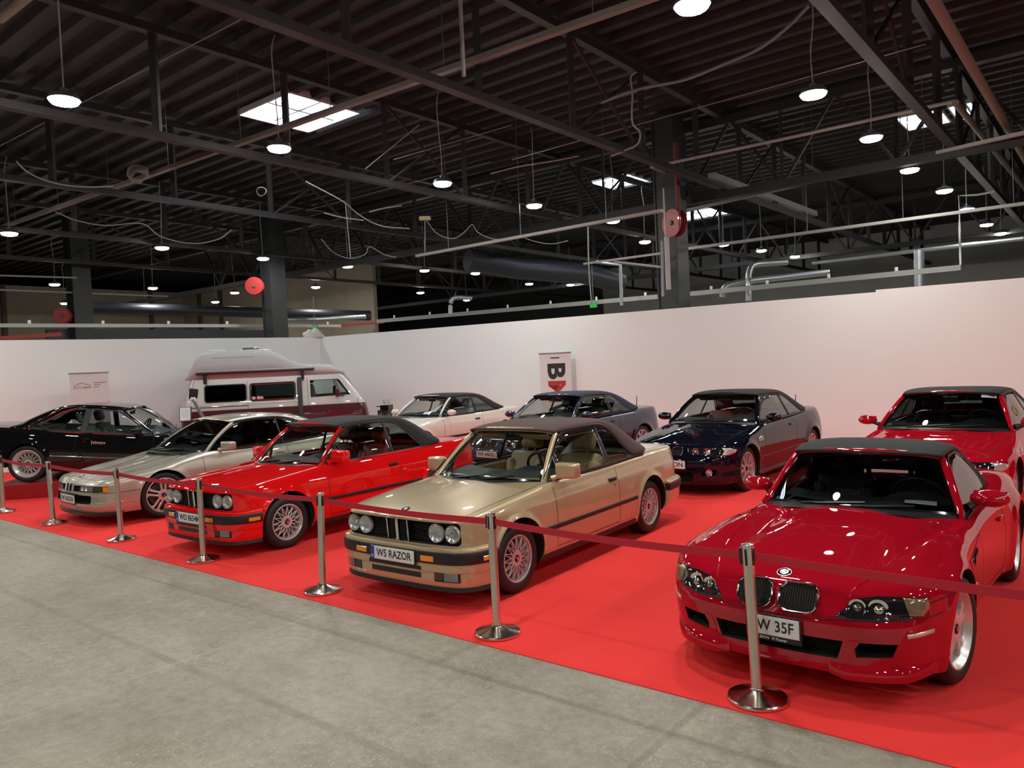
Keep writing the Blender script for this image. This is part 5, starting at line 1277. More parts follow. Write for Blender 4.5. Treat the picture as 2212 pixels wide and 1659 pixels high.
def build_e24(name, label, loc, rz, pm, trim_int):
    car = Car(name, label, loc, rz)
    sp = dict(
        plan=[(.86, 0), (.85, .35), (.80, .60), (.70, .745), (.5, .815), (.2, .838), (-.5, .848), (-1.5, .856), (-2.3, .856), (-2.626, .853), (-3.1, .83), (-3.5, .78), (-3.75, .69), (-3.83, .5), (-3.86, .2), (-3.865, 0)],
        off_f=[(.16, -.10), (.3, -.02), (.5, 0), (.7, .01), (.8, 0)], off_s=[(.16, -.09), (.24, -.05), (.34, -.018), (.45, -.002), (.55, 0), (.66, -.008), (.72, -.016), (.735, -.022), (.82, -.04), (.90, -.07), (1, -.11)],
        off_r=[(.16, -.12), (.3, -.05), (.5, 0), (.8, -.02), (.95, -.05)],
        zc=[(.86, .755), (.5, .80), (.1, .845), (-.3, .882), (-.6, .905), (-2.6, .93), (-3.0, .945), (-3.5, .935), (-3.865, .90)], ze=[(.86, .74), (.5, .775), (.1, .812), (-.4, .848), (-1.0, .868), (-2.0, .880), (-2.8, .90), (-3.4, .90), (-3.865, .86)],
        pe=3.2, zb=[(.9, .2), (-2.3, .2), (-3.0, .24), (-3.9, .32)], rad=[(.9, .04), (0, .05), (-3.9, .04)], wclamp=(.3, -3.1), spine=(.5, -3.5), flares=[(0, .318, .350, .020, .035), (-2.626, .318, .350, .020, .035)], n=330)
    cut = MB(); arch_cutters(cut, ((0, .318), (-2.626, .318)), .350, .58)
    slab(cut, sym_poly([(-.52, 0), (-.56, .3), (-.75, .58), (-.95, .68), (-1.6, .70), (-2.2, .69), (-2.6, .58), (-2.75, .4), (-2.75, 0)]), .30, 1.3, 'z', mi=2)
    car.body(sp, pm, trim_int, cut, [plane_x(-.58), plane_x(-1.86), plane_z(.26)], [('door', lambda c, n: -1.86 < c.x < -.58 and c.z > .26 and abs(c.y) > .71)])
    R = car.root
    door_seams(car, -.58, -1.86, .26, .86, .875, .007)
    car.seam([(-.36, 1.1, .475), (-2.25, 1.1, .475)], (0, -1, 0), .014, name='side_moulding', mt=CHROME, h=.007)
    car.band('front_bumper', BLACK, .36, [(-.02, .50), (.05, .50), (.07, .48), (.07, .40), (.05, .38), (-.02, .38)]); car.band('rear_bumper', BLACK, -3.0, [(-.02, .54), (.05, .54), (.07, .52), (.07, .44), (.05, .40), (-.02, .36)], rear=True)
    for sg in (1, -1):
        add_wheel(R, 'bbsrs', 0, .80, .318, .235, .225, sg); add_wheel(R, 'bbsrs', -2.626, .815, .318, .235, .245, sg)
        for y in (.36, .56): round_lamp(car, (.83 - (y - .36) * .2, y * sg, .62), .075)
        if sg < 0:      # small slanted script on the door
            sq = MB(); q = [(-1.60 + .235 * t + .010 * math.sin(2 * PI * 7 * t), -.9, .722 + (.018 + .016 * math.exp(-(t / .08) ** 2) + .010 * math.exp(-((t - .3) / .04) ** 2)) * math.cos(2 * PI * 7 * t)) for t in np.linspace(0, 1, 80)]
            sq.tube([car.hit(p, (0, 1, 0))[0] + Vector((0, -.001, 0)) for p in q], .0038, 5); car.add(sq, 'door_script', mat('pale red lettering', srgb(235, 185, 180), .5))
    car.windscreen(dict(cowl0=(-.40, 0, .905), A=(-.60, .70, .872), head0=(-1.14, 0, 1.315), H=(-1.24, .56, 1.285), wrap=2.6, bulge=.04), CHROME, GLASS, fw=.030, seal=.025)
    cowl(car, .08); car.wipers([(-.55, -.015, .12, .06), (.0, -.015, .64, .065)])
    zb = cur([(-.60, .885), (-1.2, .892), (-2.0, .897), (-2.30, .905), (-2.48, .985)])
    zt = cur([(-.60, .888), (-.70, .935), (-1.0, 1.135), (-1.18, 1.245), (-1.28, 1.275), (-1.6, 1.29), (-1.95, 1.283), (-2.12, 1.235), (-2.35, 1.09), (-2.48, .995)])
    yb = cur([(-.60, .72), (-1.2, .765), (-1.8, .775), (-2.5, .765)]); yr = cur([(-.6, .565), (-1.2, .575), (-1.8, .60), (-2.5, .59)])
    car.side_glass(zb, zt, yb, yr, [(-.66, -1.735), (-1.76, -2.478)], .89, 1.285, GLASS, BLACK, divider=.03)
    for sg in (1, -1):
        mb = MB(); lo = [car.sgP(x, float(zb(x)) - .01) for x in np.linspace(-.58, -2.49, 40)]; hi2 = [car.sgP(x, float(zt(x)) + .008) for x in np.linspace(-2.49, -1.95, 12)]
        mb.tube([(a, (b + .014) * sg, c) for a, b, c in lo + hi2], .009, 6); car.add(mb, 'window_chrome', CHROME)
        fm = MB(); rows = []      # painted frame between the panes and the roof edge
        for x in np.linspace(-.62, -2.60, 44):
            z0 = float(zt(x)) if x > -2.478 else .99; p0 = car.sgP(x, z0 - .004); p1 = car.sgP(x, z0 + .055); rows.append([(p0[0], (p0[1] + .006) * sg, p0[2]), (p1[0], (p1[1] + .006) * sg, p1[2])])
        fm.grid(rows, flip=sg < 0); o = car.add(fm, 'window_frame', pm); solidify(o, .012)
        bp = MB(); q0 = car.sgP(-1.747, .90); q1 = car.sgP(-1.747, 1.28); bar_pts = [(q0[0], (q0[1] + .002) * sg, q0[2]), (q1[0], (q1[1] + .002) * sg, q1[2])]; bp.tube(bar_pts, 1, prof=[(-.045, -.01), (.045, -.01), (.045, .008), (-.045, .008)], up=(0, sg, .2)); car.add(bp, 'door_pillar', BLACK)
    st = [((-1.20, .585, 1.295), (-1.13, 0, 1.328)), ((-1.4, .605, 1.318), (-1.38, 0, 1.358)), ((-1.7, .62, 1.325), (-1.7, 0, 1.368)), ((-1.98, .62, 1.315), (-2.02, 0, 1.355)), ((-2.14, .632, 1.275), (-2.25, 0, 1.315)),
          ((-2.36, .675, 1.135), (-2.52, 0, 1.205)), ((-2.54, .735, 1.02), (-2.74, 0, 1.09)), ((-2.64, .772, .915), (-2.86, 0, 1.03)), ((-2.80, .765, .905), (-2.96, 0, .985)), ((-2.95, .70, .92), (-3.04, 0, .945))]
    car.top(st, pm, name='roof', pe=[4.0] * 5 + [3.6, 3.3, 3.0, 2.8, 2.6], splits=[('rear_window', GLASSD, lambda i, u, c: 4.1 < i < 8.2 and abs(u) < .62), ('roof_panel', pm, lambda i, u, c: not (4.1 < i < 8.2 and abs(u) < .62))])
    car.mirror_pair((-.86, .845, .955), (.12, .17, .115), pm, 'box', foot=(-.78, .74, .90))
    car.door_handle((-1.70, 1., .79), (.15, .03), mt=GLOSSBLK)
    car.interior(trim_int, -1.66, .36, .42, dash=(-.98, -.55, .64, .91, .90), belt=.885, wheel=(-1.10, .36, .92), door_y=.67, back=-2.62)
    car.rear_mirror((-1.22, 0, 1.22))
    return car
def build_camper(name, label, loc, rz):
    car = Car(name, label, loc, rz, cat='van'); R = car.root
    SIL = paint('silver camper paint', srgb(186, 184, 180), .45, .35, .06); BUR = paint('burgundy camper paint', srgb(74, 14, 26), .1, .35); GREYR = mat('grey fibreglass roof', srgb(188, 190, 192), .5, 0, .1)
    xf = cur([(.25, .93), (.5, .965), (.9, .955), (1.10, .92), (1.20, .88), (1.60, .63), (1.90, .44), (1.97, .38)]); xr = cur([(.25, -3.56), (.6, -3.60), (1.1, -3.585), (1.5, -3.50), (1.97, -3.36)])
    hw = cur([(.25, .88), (.5, .92), (1.0, .925), (1.2, .915), (1.6, .86), (1.97, .79)]); zs = [.25, .32, .45, .6, .8, 1.0, 1.10, 1.175, 1.19, 1.205, 1.3, 1.45, 1.6, 1.75, 1.88, 1.94, 1.97]
    mb = MB(); rings = []
    for z in zs:
        a, b, w = float(xf(z)), float(xr(z)), float(hw(z)); r = .16
        rings.append([(x, y, z) for x, y in rrect(b, a, -w, w, r, 8)])
    mb.grid(rings, wrap=True); n = len(rings[0]); mb.add(rings[0], [tuple(range(n))[::-1]]); mb.add(rings[-1], [tuple(range(n))])
    INT = mat('grey van interior', (.12, .12, .12, 1), .7)
    mats = [BUR, WELL, INT, SIL]
    me = mb.mesh('van', mats, smooth=False, weld=True)
    cut = MB(); arch_cutters(cut, ((0, .33), (-2.46, .33)), .385, .60)
    ci = MB(); rr = []
    for z in (.62, 1.15, 1.20, 1.6, 1.90): rr.append([(x, y, z) for x, y in rrect(float(xr(z)) + .08, float(xf(z)) - .07, -float(hw(z)) + .05, float(hw(z)) - .05, .1, 4)])
    ci.grid(rr, 2, wrap=True); m = len(rr[0]); ci.add(rr[0], [tuple(range(m))[::-1]], 2); ci.add(rr[-1], [tuple(range(m))], 2)
    cw = MB(); T = lambda d: -3.60 + d
    WIN = [(T(.60), T(1.56), 1.40, 1.80), (T(1.66), T(2.74), 1.385, 1.80)]
    for a, b, z0, z1 in WIN: slab(cw, rrect(a, b, z0, z1, .06), -1.2, 1.2, 'y', mi=3)
    dw = [(T(3.12), 1.40), (T(4.10), 1.42), (T(3.84), 1.80), (T(3.80), 1.82), (T(3.12), 1.82)]; slab(cw, dw, -1.2, 1.2, 'y', mi=3)
    slab(cw, rrect(-.76, .76, 1.27, 1.84, .08), .2, 1.5, 'x', mi=3)
    for c in (cut, ci, cw):
        o = link('tmp', me); q = link('tmpc', c.mesh('c', mats, smooth=False, weld=True)); md = o.modifiers.new('b', 'BOOLEAN'); md.operation = 'DIFFERENCE'; md.solver = 'EXACT'; md.object = q; me = evalmesh(o); bpy.data.objects.remove(o); bpy.data.objects.remove(q)
    bm = bmesh.new(); bm.from_mesh(me); bmesh.ops.bisect_plane(bm, geom=bm.verts[:] + bm.edges[:] + bm.faces[:], plane_co=(0, 0, 1.19), plane_no=(0, 0, 1)); bm.to_mesh(me)
    car.bvh = BVHTree.FromBMesh(bm); bm.free()
    for p in me.polygons:
        if p.material_index == 0 and p.center.z > 1.19: p.material_index = 3
    me.polygons.foreach_set('use_smooth', [True] * len(me.polygons)); me.set_sharp_from_angle(angle=math.radians(32)); link('body_shell', me, R)
    fr = MB()
    for sg in (1, -1):
        for k, (a, b, z0, z1) in enumerate(WIN):
            y = lambda z: float(hw(z)) * sg
            g = MB(); pts = [(x, y(z) - .012 * sg, z) for x, z in rrect(a, b, z0, z1, .06)]; g.add(pts, [tuple(range(len(pts)))[::sg]]); o = car.add(g, 'side_window', GLASSD if k else GLASSVD, smooth=False); solidify(o, .004)
            f = MB(); f.tube([(x, y(z) + .004 * sg, z) for x, z in rrect(a - .006, b + .006, z0 - .006, z1 + .006, .065)], 1, prof=[(-.014, -.006), (.014, -.006), (.014, .006), (-.014, .006)], closed=True, up=(0, sg, 0)); car.add(f, 'window_seal', BLACK, o)
            if k: f2 = MB(); f2.tube([(x, y(z) + .008 * sg, z) for x, z in rrect(a + .02, b - .02, z0 + .02, z1 - .02, .05)], .006, 6, closed=True); car.add(f2, 'window_trim', CHROME, o)
        g = MB(); pts = [(x, float(hw(z)) * sg - .012 * sg, z) for x, z in dw]; g.add(pts, [tuple(range(len(pts)))[::sg]]); o = car.add(g, 'cab_window', GLASS, smooth=False); solidify(o, .004)
        f = MB(); f.tube([(x, float(hw(z)) * sg + .004 * sg, z) for x, z in dw], .010, 6, closed=True); car.add(f, 'window_seal', BLACK, o)
        f = MB(); f.tube([(T(3.86), (float(hw(1.42)) - .005) * sg, 1.42), (T(3.74), (float(hw(1.80)) - .005) * sg, 1.80)], .010, 6); car.add(f, 'quarter_window_bar', BLACK, o)
        # louvred air intake on the rear corner
        v = MB(); vs, fs = rbox(-.10, .10, -.01, .012, -.23, .20, .02, 2); M = Matrix.Translation((T(.33), (float(hw(1.55)) + .003) * sg, 1.56)) @ Matrix.Rotation(.14 * 1, 4, 'Y') @ Matrix.Rotation(-.17 * sg, 4, 'X'); v.add([M @ Vector(p) for p in vs], fs); vo = car.add(v, 'air_intake', BLACK)
        l = MB()
        for j in range(11): l.box(-.085, .085, .012 * sg - .004, .012 * sg + .006, -.17 + j * .033, -.155 + j * .033, 0, M)
        car.add(l, 'intake_louvres', mat('louvre grey', (.05, .05, .05, 1), .5), vo)
        for x in (T(1.60), T(2.80), T(3.05), T(4.28)): car.seam([(x, 1.1 * sg, 1.88 if x < T(4) else 1.30), (x, 1.1 * sg, .5)], (0, -sg, 0), .008, mirror=False)
        car.seam([(T(.1), 1.1 * sg, 1.31), (T(2.95), 1.1 * sg, 1.31)], (0, -sg, 0), .03, name='waist_crease', mt=SIL, h=.010, mirror=False)
        if sg < 0:
            car.seam([(T(.1), -1.1, 1.27), (T(1.6), -1.1, 1.27)], (0, 1, 0), .02, name='door_rail', mt=BLACK, h=.008, mirror=False)
        for xw in (0, -2.46): add_wheel(R, 'star', xw, .86, .322, .20, .2, sg)
        mm = MB(); vs, fs = rbox(-.05, .05, -.09, .09, -.12, .12, .03, 3, Matrix.Translation((T(3.78), -1.06 if sg < 0 else 1.06, 1.50))); mm.add(vs, fs); mo = car.add(mm, 'door_mirror', BUR, angle=60)
        am = MB(); am.tube([(T(3.80), 1.02 * sg, 1.42), (T(3.95), .90 * sg, 1.38)], .012, 6); car.add(am, 'mirror_arm', BLACK, mo)
        hd = MB(); vs, fs = rbox(-.08, .08, -.015, .02, -.018, .018, .008, 2, Matrix.Translation((T(2.88 if sg < 0 else 3.1), .93 * sg, 1.16))); hd.add(vs, fs); car.add(hd, 'door_handle', BLACK)
    g = MB(); pts = [(float(xf(z)) - .012, y, z) for y, z in rrect(-.76, .76, 1.27, 1.84, .08)]; g.add(pts, [tuple(range(len(pts)))]); o = car.add(g, 'windscreen', GLASS, smooth=False); solidify(o, .004)
    wp = MB(); wp.tube([(float(xf(1.3)) + .02, -.2, 1.27), (float(xf(1.6)) + .02, -.6, 1.52)], .008, 6); car.add(wp, 'wiper_arm', BLACK)
    # high roof
    zt = [(.40, 1.985, .03), (.26, 1.97, .12), (.05, 1.965, .24), (-.35, 1.96, .285), (-.70, 1.96, .325), (-.80, 1.96, .36), (-1.02, 1.96, .485), (-1.32, 1.96, .665), (-1.42, 1.96, .70), (-1.55, 1.96, .712), (-2.4, 1.96, .705), (-3.02, 1.96, .675), (-3.10, 1.96, .65), (-3.16, 1.96, .59), (-3.33, 1.96, .30), (-3.46, 1.96, .05)]
    st = [((x, .80 if x > -3.3 else .76, z), (x - (.0), 0, z + h)) for x, z, h in zt]
    car.top(st, GREYR, 'high_roof', pe=9.0, n=30, th=.01, sub=4)
    bmr = MB(); bmr.grid(car.toprows); tm = bmr.mesh('t', GREYR); bm = bmesh.new(); bm.from_mesh(tm); keep = car.bvh; car.bvh = BVHTree.FromBMesh(bm); bm.free()
    for sg in (1, -1):
        car.seam([(T(.70), 1.1 * sg, 2.08), (T(.82), 1.1 * sg, 2.50), (T(1.80), 1.1 * sg, 2.50), (T(1.80), 1.1 * sg, 2.08), (T(.70), 1.1 * sg, 2.08)], (0, -sg, 0), .025, name='roof_rib', mt=GREYR, h=.010, mirror=False)
        car.seam([(T(1.98), 1.1 * sg, 2.50), (T(1.98), 1.1 * sg, 2.10), (T(2.9), 1.1 * sg, 2.10)], (0, -sg, 0), .018, name='roof_rib', mt=GREYR, h=.008, mirror=False)
    fw = car.patch([(-.9, -.5, 3), (-1.2, -.45, 3), (-1.2, .45, 3), (-.9, .5, 3)], (0, 0, -1), .006, .01, 'roof_window', GLASSVD)
    for x, h, L in ((-2.75, .05, .40), (-1.92, .07, .40)):
        v = MB(); z = 2.665; vs, fs = rbox(x - L / 2, x + L / 2, -.2, .2, z - .01, z + h, .02, 2); v.add(vs, fs); car.add(v, 'roof_hatch', WHITE if h < .06 else mat('smoked hatch', (.10, .11, .13, 1), .1, 0, .5))
    car.bvh = keep
    # rolled awning with brackets and a folded black leg, on the side towards the stand
    aw = MB(); vs, fs = rbox(T(.42), T(3.24), -.99, -.90, 2.075, 2.145, .03, 3); aw.add(vs, fs); ao = car.add(aw, 'awning', mat('awning charcoal', (.035, .035, .04, 1), .35, .3))
    a2 = MB(); a2.tube([(T(.42), -.965, 2.15), (T(3.24), -.965, 2.15)], .016, 8); car.add(a2, 'awning_profile', ALLOY, ao)
    for d in (.62, 2.94):
        b = MB(); vs, fs = rbox(T(d) - .035, T(d) + .035, -.93, -.80, 1.86, 2.10, .01, 1); b.add(vs, fs); car.add(b, 'awning_bracket', BLACK, ao)
    b = MB(); vs, fs = rbox(T(2.86) - .055, T(2.86) + .055, -1.0, -.935, .10, 1.92, .012, 2); b.add(vs, fs); car.add(b, 'awning_leg', mat('dark grey leg', (.03, .032, .032, 1), .5), ao)
    # stickers on the sliding door pane, bumper, lamps
    s = MB()
    for dx, r in ((1.74, .045), (1.86, .05), (1.93, .04)): s.disc((T(dx), -float(hw(1.44)) + .004, 1.445), r, 14, 'y')
    car.add(s, 'window_stickers', mat('pink sticker', srgb(214, 170, 168), .5), smooth=False)
    bp = MB(); vs, fs = rbox(.86, 1.02, -.88, .88, .36, .54, .04, 3); bp.add(vs, fs); car.add(bp, 'front_bumper', BLACK); bp = MB(); vs, fs = rbox(-3.68, -3.54, -.88, .88, .38, .54, .04, 3); bp.add(vs, fs); car.add(bp, 'rear_bumper', BLACK)
    for sg in (1, -1):
        round_lamp(car, (.965, .60 * sg, .92), .09); st_ = MB(); vs, fs = rbox(-.26 + .2, .26 + .2, -.26, .26, .9, 1.02, .05, 3, Matrix.Translation((-.25, .42 * sg, .1))); st_.add(vs, fs); vs, fs = rbox(-.12, .02, -.24, .24, 0, .62, .05, 3, Matrix.Translation((-.30, .42 * sg, 1.1)) @ Matrix.Rotation(-.2, 4, 'Y')); st_.add(vs, fs); vs, fs = rbox(-.06, .05, -.14, .14, .66, .84, .04, 3, Matrix.Translation((-.30, .42 * sg, 1.1)) @ Matrix.Rotation(-.2, 4, 'Y')); st_.add(vs, fs); car.add(st_, 'cab_seat', INT)
    M = Matrix.Translation((.32, .42, 1.28)) @ Matrix.Rotation(math.radians(-35), 4, 'Y'); sw = MB(); sw.tube([M @ Vector((.2 * math.cos(a), .2 * math.sin(a), 0)) for a in np.linspace(0, 2 * PI, 33)[:-1]], .014, 6, closed=True, up=(0, 0, 1)); car.add(sw, 'steering_wheel', BLACK)
    ds = MB(); vs, fs = rbox(.30, .82, -.8, .8, .9, 1.24, .06, 3); ds.add(vs, fs); car.add(ds, 'dashboard', DASH)
    ca = MB(); vs, fs = rbox(T(.2), T(2.6), .30, .82, .62, 1.42, .02, 2); ca.add(vs, fs); car.add(ca, 'kitchen_unit', INT)
    return car
F_PX, PITCH, ROLL, CAM_H = 1640.0, .0275, -.0463, 2.028
def make_camera():
    cd = bpy.data.cameras.new('camera'); cd.sensor_fit = 'HORIZONTAL'; cd.sensor_width = 36; cd.lens = F_PX / 2212 * 36
    cd.clip_start = .05; cd.clip_end = 300
    o = bpy.data.objects.new('camera', cd); COL.objects.link(o)
    cp, sp = math.cos(PITCH), math.sin(PITCH); fw = Vector((0, cp, -sp)); up = Vector((0, sp, cp)); rt = Vector((1, 0, 0))
    cr, sr = math.cos(ROLL), math.sin(ROLL); r = rt * cr + up * sr; u = -rt * sr + up * cr
    m = Matrix((r, u, -fw)).transposed().to_4x4(); m.translation = (0, 0, CAM_H); o.matrix_world = m
    SC.camera = o
    return r, u, fw
CAM_R, CAM_U, CAM_F = make_camera()
def ray(px, py):
    return (CAM_F + CAM_R * ((px - 1106) / F_PX) + CAM_U * ((829.5 - py) / F_PX))
def at_z(px, py, z):        # where the line of sight meets a height
    d = ray(px, py); t = (z - CAM_H) / d.z; return Vector((0, 0, CAM_H)) + d * t
def at_y(px, py, y):        # where the line of sight meets a depth
    d = ray(px, py); t = y / d.y; return Vector((0, 0, CAM_H)) + d * t
# ------------------------------------------------------------------ the hall; axes a (along the rope line) and b (into the stand)
AX = Vector((.779, -.627, 0)); BX = Vector((.627, .779, 0))
def HP(s, t, z=0): return AX * s + BX * t + Vector((0, 0, z))
HM = Matrix((AX, BX, Vector((0, 0, 1)))).transposed().to_4x4()      # hall coordinates -> world
HANG = math.atan2(AX.y, AX.x)
def hbox(name, s0, s1, t0, t1, z0, z1, mt, structure=True):
    mb = MB(); mb.box(s0, s1, t0, t1, z0, z1, 0, HM)
    me = mb.mesh(name, mt, smooth=False)
    return struct(name, me) if structure else me
def floor_material():
    m, n, l = NM('worn grey concrete'); b = n['Principled BSDF']; b.inputs['Roughness'].default_value = .55
    tc = n.new('ShaderNodeTexCoord'); mp = n.new('ShaderNodeMapping'); mp.inputs['Rotation'].default_value = (0, 0, -HANG)
    l.new(tc.outputs['Object'], mp.inputs['Vector']); V = mp.outputs['Vector']
    def noise(sc, det=5, rough=.55, v=V):
        t = n.new('ShaderNodeTexNoise'); t.inputs['Scale'].default_value = sc; t.inputs['Detail'].default_value = det; t.inputs['Roughness'].default_value = rough
        l.new(v, t.inputs['Vector']); return t.outputs['Fac']
    def ramp(f, a, b_, ca, cb):
        r = n.new('ShaderNodeValToRGB'); r.color_ramp.elements[0].position = a; r.color_ramp.elements[1].position = b_
        r.color_ramp.elements[0].color = ca; r.color_ramp.elements[1].color = cb; l.new(f, r.inputs['Fac']); return r.outputs['Color']
    def mix(f, A, B, mode='MIX'):
        x = n.new('ShaderNodeMix'); x.data_type = 'RGBA'; x.blend_type = mode
        if isinstance(f, (int, float)): x.inputs[0].default_value = f
        else: l.new(f, x.inputs[0])
        for i, q in ((6, A), (7, B)):
            if hasattr(q, 'node'): l.new(q, x.inputs[i])
            else: x.inputs[i].default_value = q
        return x.outputs[2]
    base = ramp(noise(.55, 6), .36, .68, srgb(126, 121, 108), srgb(166, 161, 147))
    base = mix(.45, base, ramp(noise(2.3, 8, .7), .34, .68, srgb(104, 99, 87), srgb(178, 172, 156)))
    base = mix(.30, base, ramp(noise(14, 6, .7), .3, .7, srgb(96, 90, 78), srgb(186, 180, 166)))
    warm = ramp(noise(.38, 3), .55, .70, (0, 0, 0, 1), (1, 1, 1, 1)); wf = n.new('ShaderNodeMath'); wf.operation = 'MULTIPLY'; wf.inputs[1].default_value = .35; l.new(warm, wf.inputs[0]); base = mix(wf.outputs[0], base, srgb(160, 140, 112))
    # exposed aggregate: small dark and pale stones, in worn patches
    vo = n.new('ShaderNodeTexVoronoi'); vo.inputs['Scale'].default_value = 62; vo.inputs['Randomness'].default_value = 1.0; l.new(V, vo.inputs['Vector'])
    st = ramp(vo.outputs['Color'], .35, .75, srgb(78, 72, 62), srgb(190, 184, 168))
    vr = n.new('ShaderNodeSeparateColor'); l.new(vo.outputs['Color'], vr.inputs[0]); vm = n.new('ShaderNodeMapRange'); vm.inputs['To Min'].default_value = -.15; vm.inputs['To Max'].default_value = .52; l.new(vr.outputs[1], vm.inputs['Value'])
    sz = n.new('ShaderNodeMath'); sz.operation = 'LESS_THAN'; l.new(vo.outputs['Distance'], sz.inputs[0]); l.new(vm.outputs[0], sz.inputs[1])
    worn = ramp(noise(.8, 6, .65), .40, .60, (0, 0, 0, 1), (1, 1, 1, 1))
    k = n.new('ShaderNodeMath'); k.operation = 'MULTIPLY'; l.new(sz.outputs[0], k.inputs[0]); l.new(worn, k.inputs[1])
    k2 = n.new('ShaderNodeMath'); k2.operation = 'MULTIPLY'; l.new(k.outputs[0], k2.inputs[0]); k2.inputs[1].default_value = .55
    col = mix(k2.outputs[0], base, st)
    # fine pores
    vo2 = n.new('ShaderNodeTexVoronoi'); vo2.inputs['Scale'].default_value = 24; l.new(V, vo2.inputs['Vector'])
    pr = n.new('ShaderNodeMath'); pr.operation = 'LESS_THAN'; pr.inputs[1].default_value = .09; l.new(vo2.outputs['Distance'], pr.inputs[0])
    pk = n.new('ShaderNodeMath'); pk.operation = 'MULTIPLY'; pk.inputs[1].default_value = .55; l.new(pr.outputs[0], pk.inputs[0])
    col = mix(pk.outputs[0], col, srgb(78, 72, 62))
    # slab joints and old line marks along both hall axes
    sep = n.new('ShaderNodeSeparateXYZ'); l.new(V, sep.inputs[0])
    def line(sock, pos, w):
        s1 = n.new('ShaderNodeMath'); s1.operation = 'SUBTRACT'; s1.inputs[1].default_value = pos; l.new(sock, s1.inputs[0])
        a1 = n.new('ShaderNodeMath'); a1.operation = 'ABSOLUTE'; l.new(s1.outputs[0], a1.inputs[0])
        m1 = n.new('ShaderNodeMapRange'); m1.inputs['From Min'].default_value = w; m1.inputs['From Max'].default_value = w * .5; l.new(a1.outputs[0], m1.inputs['Value'])
        return m1.outputs[0]
    for sock, pos, w, c, amt in ((sep.outputs[1], 3.62, .035, srgb(100, 96, 86), .55), (sep.outputs[1], 2.62, .045, srgb(104, 100, 90), .5), (sep.outputs[0], -2.02, .05, srgb(128, 126, 120), .6), (sep.outputs[0], -1.93, .03, srgb(96, 90, 80), .6), (sep.outputs[1], 1.05, .035, srgb(176, 172, 160), .4), (sep.outputs[0], -5.3, .03, srgb(176, 172, 160), .4), (sep.outputs[0], -8.9, .03, srgb(118, 112, 100), .5), (sep.outputs[1], 6.0, .03, srgb(110, 104, 92), .5)):
        f = line(sock, pos, w); g = n.new('ShaderNodeMath'); g.operation = 'MULTIPLY'; l.new(f, g.inputs[0])
        nz = n.new('ShaderNodeMath'); nz.operation = 'MULTIPLY'; nz.inputs[1].default_value = amt * 1.15; l.new(noise(1.6, 5), nz.inputs[0]); l.new(nz.outputs[0], g.inputs[1])
        col = mix(g.outputs[0], col, c)
    l.new(col, b.inputs['Base Color'])
    bp = n.new('ShaderNodeBump'); bp.inputs['Strength'].default_value = .35; bp.inputs['Distance'].default_value = .004; l.new(noise(60, 4), bp.inputs['Height']); l.new(bp.outputs[0], b.inputs['Normal'])
    return m
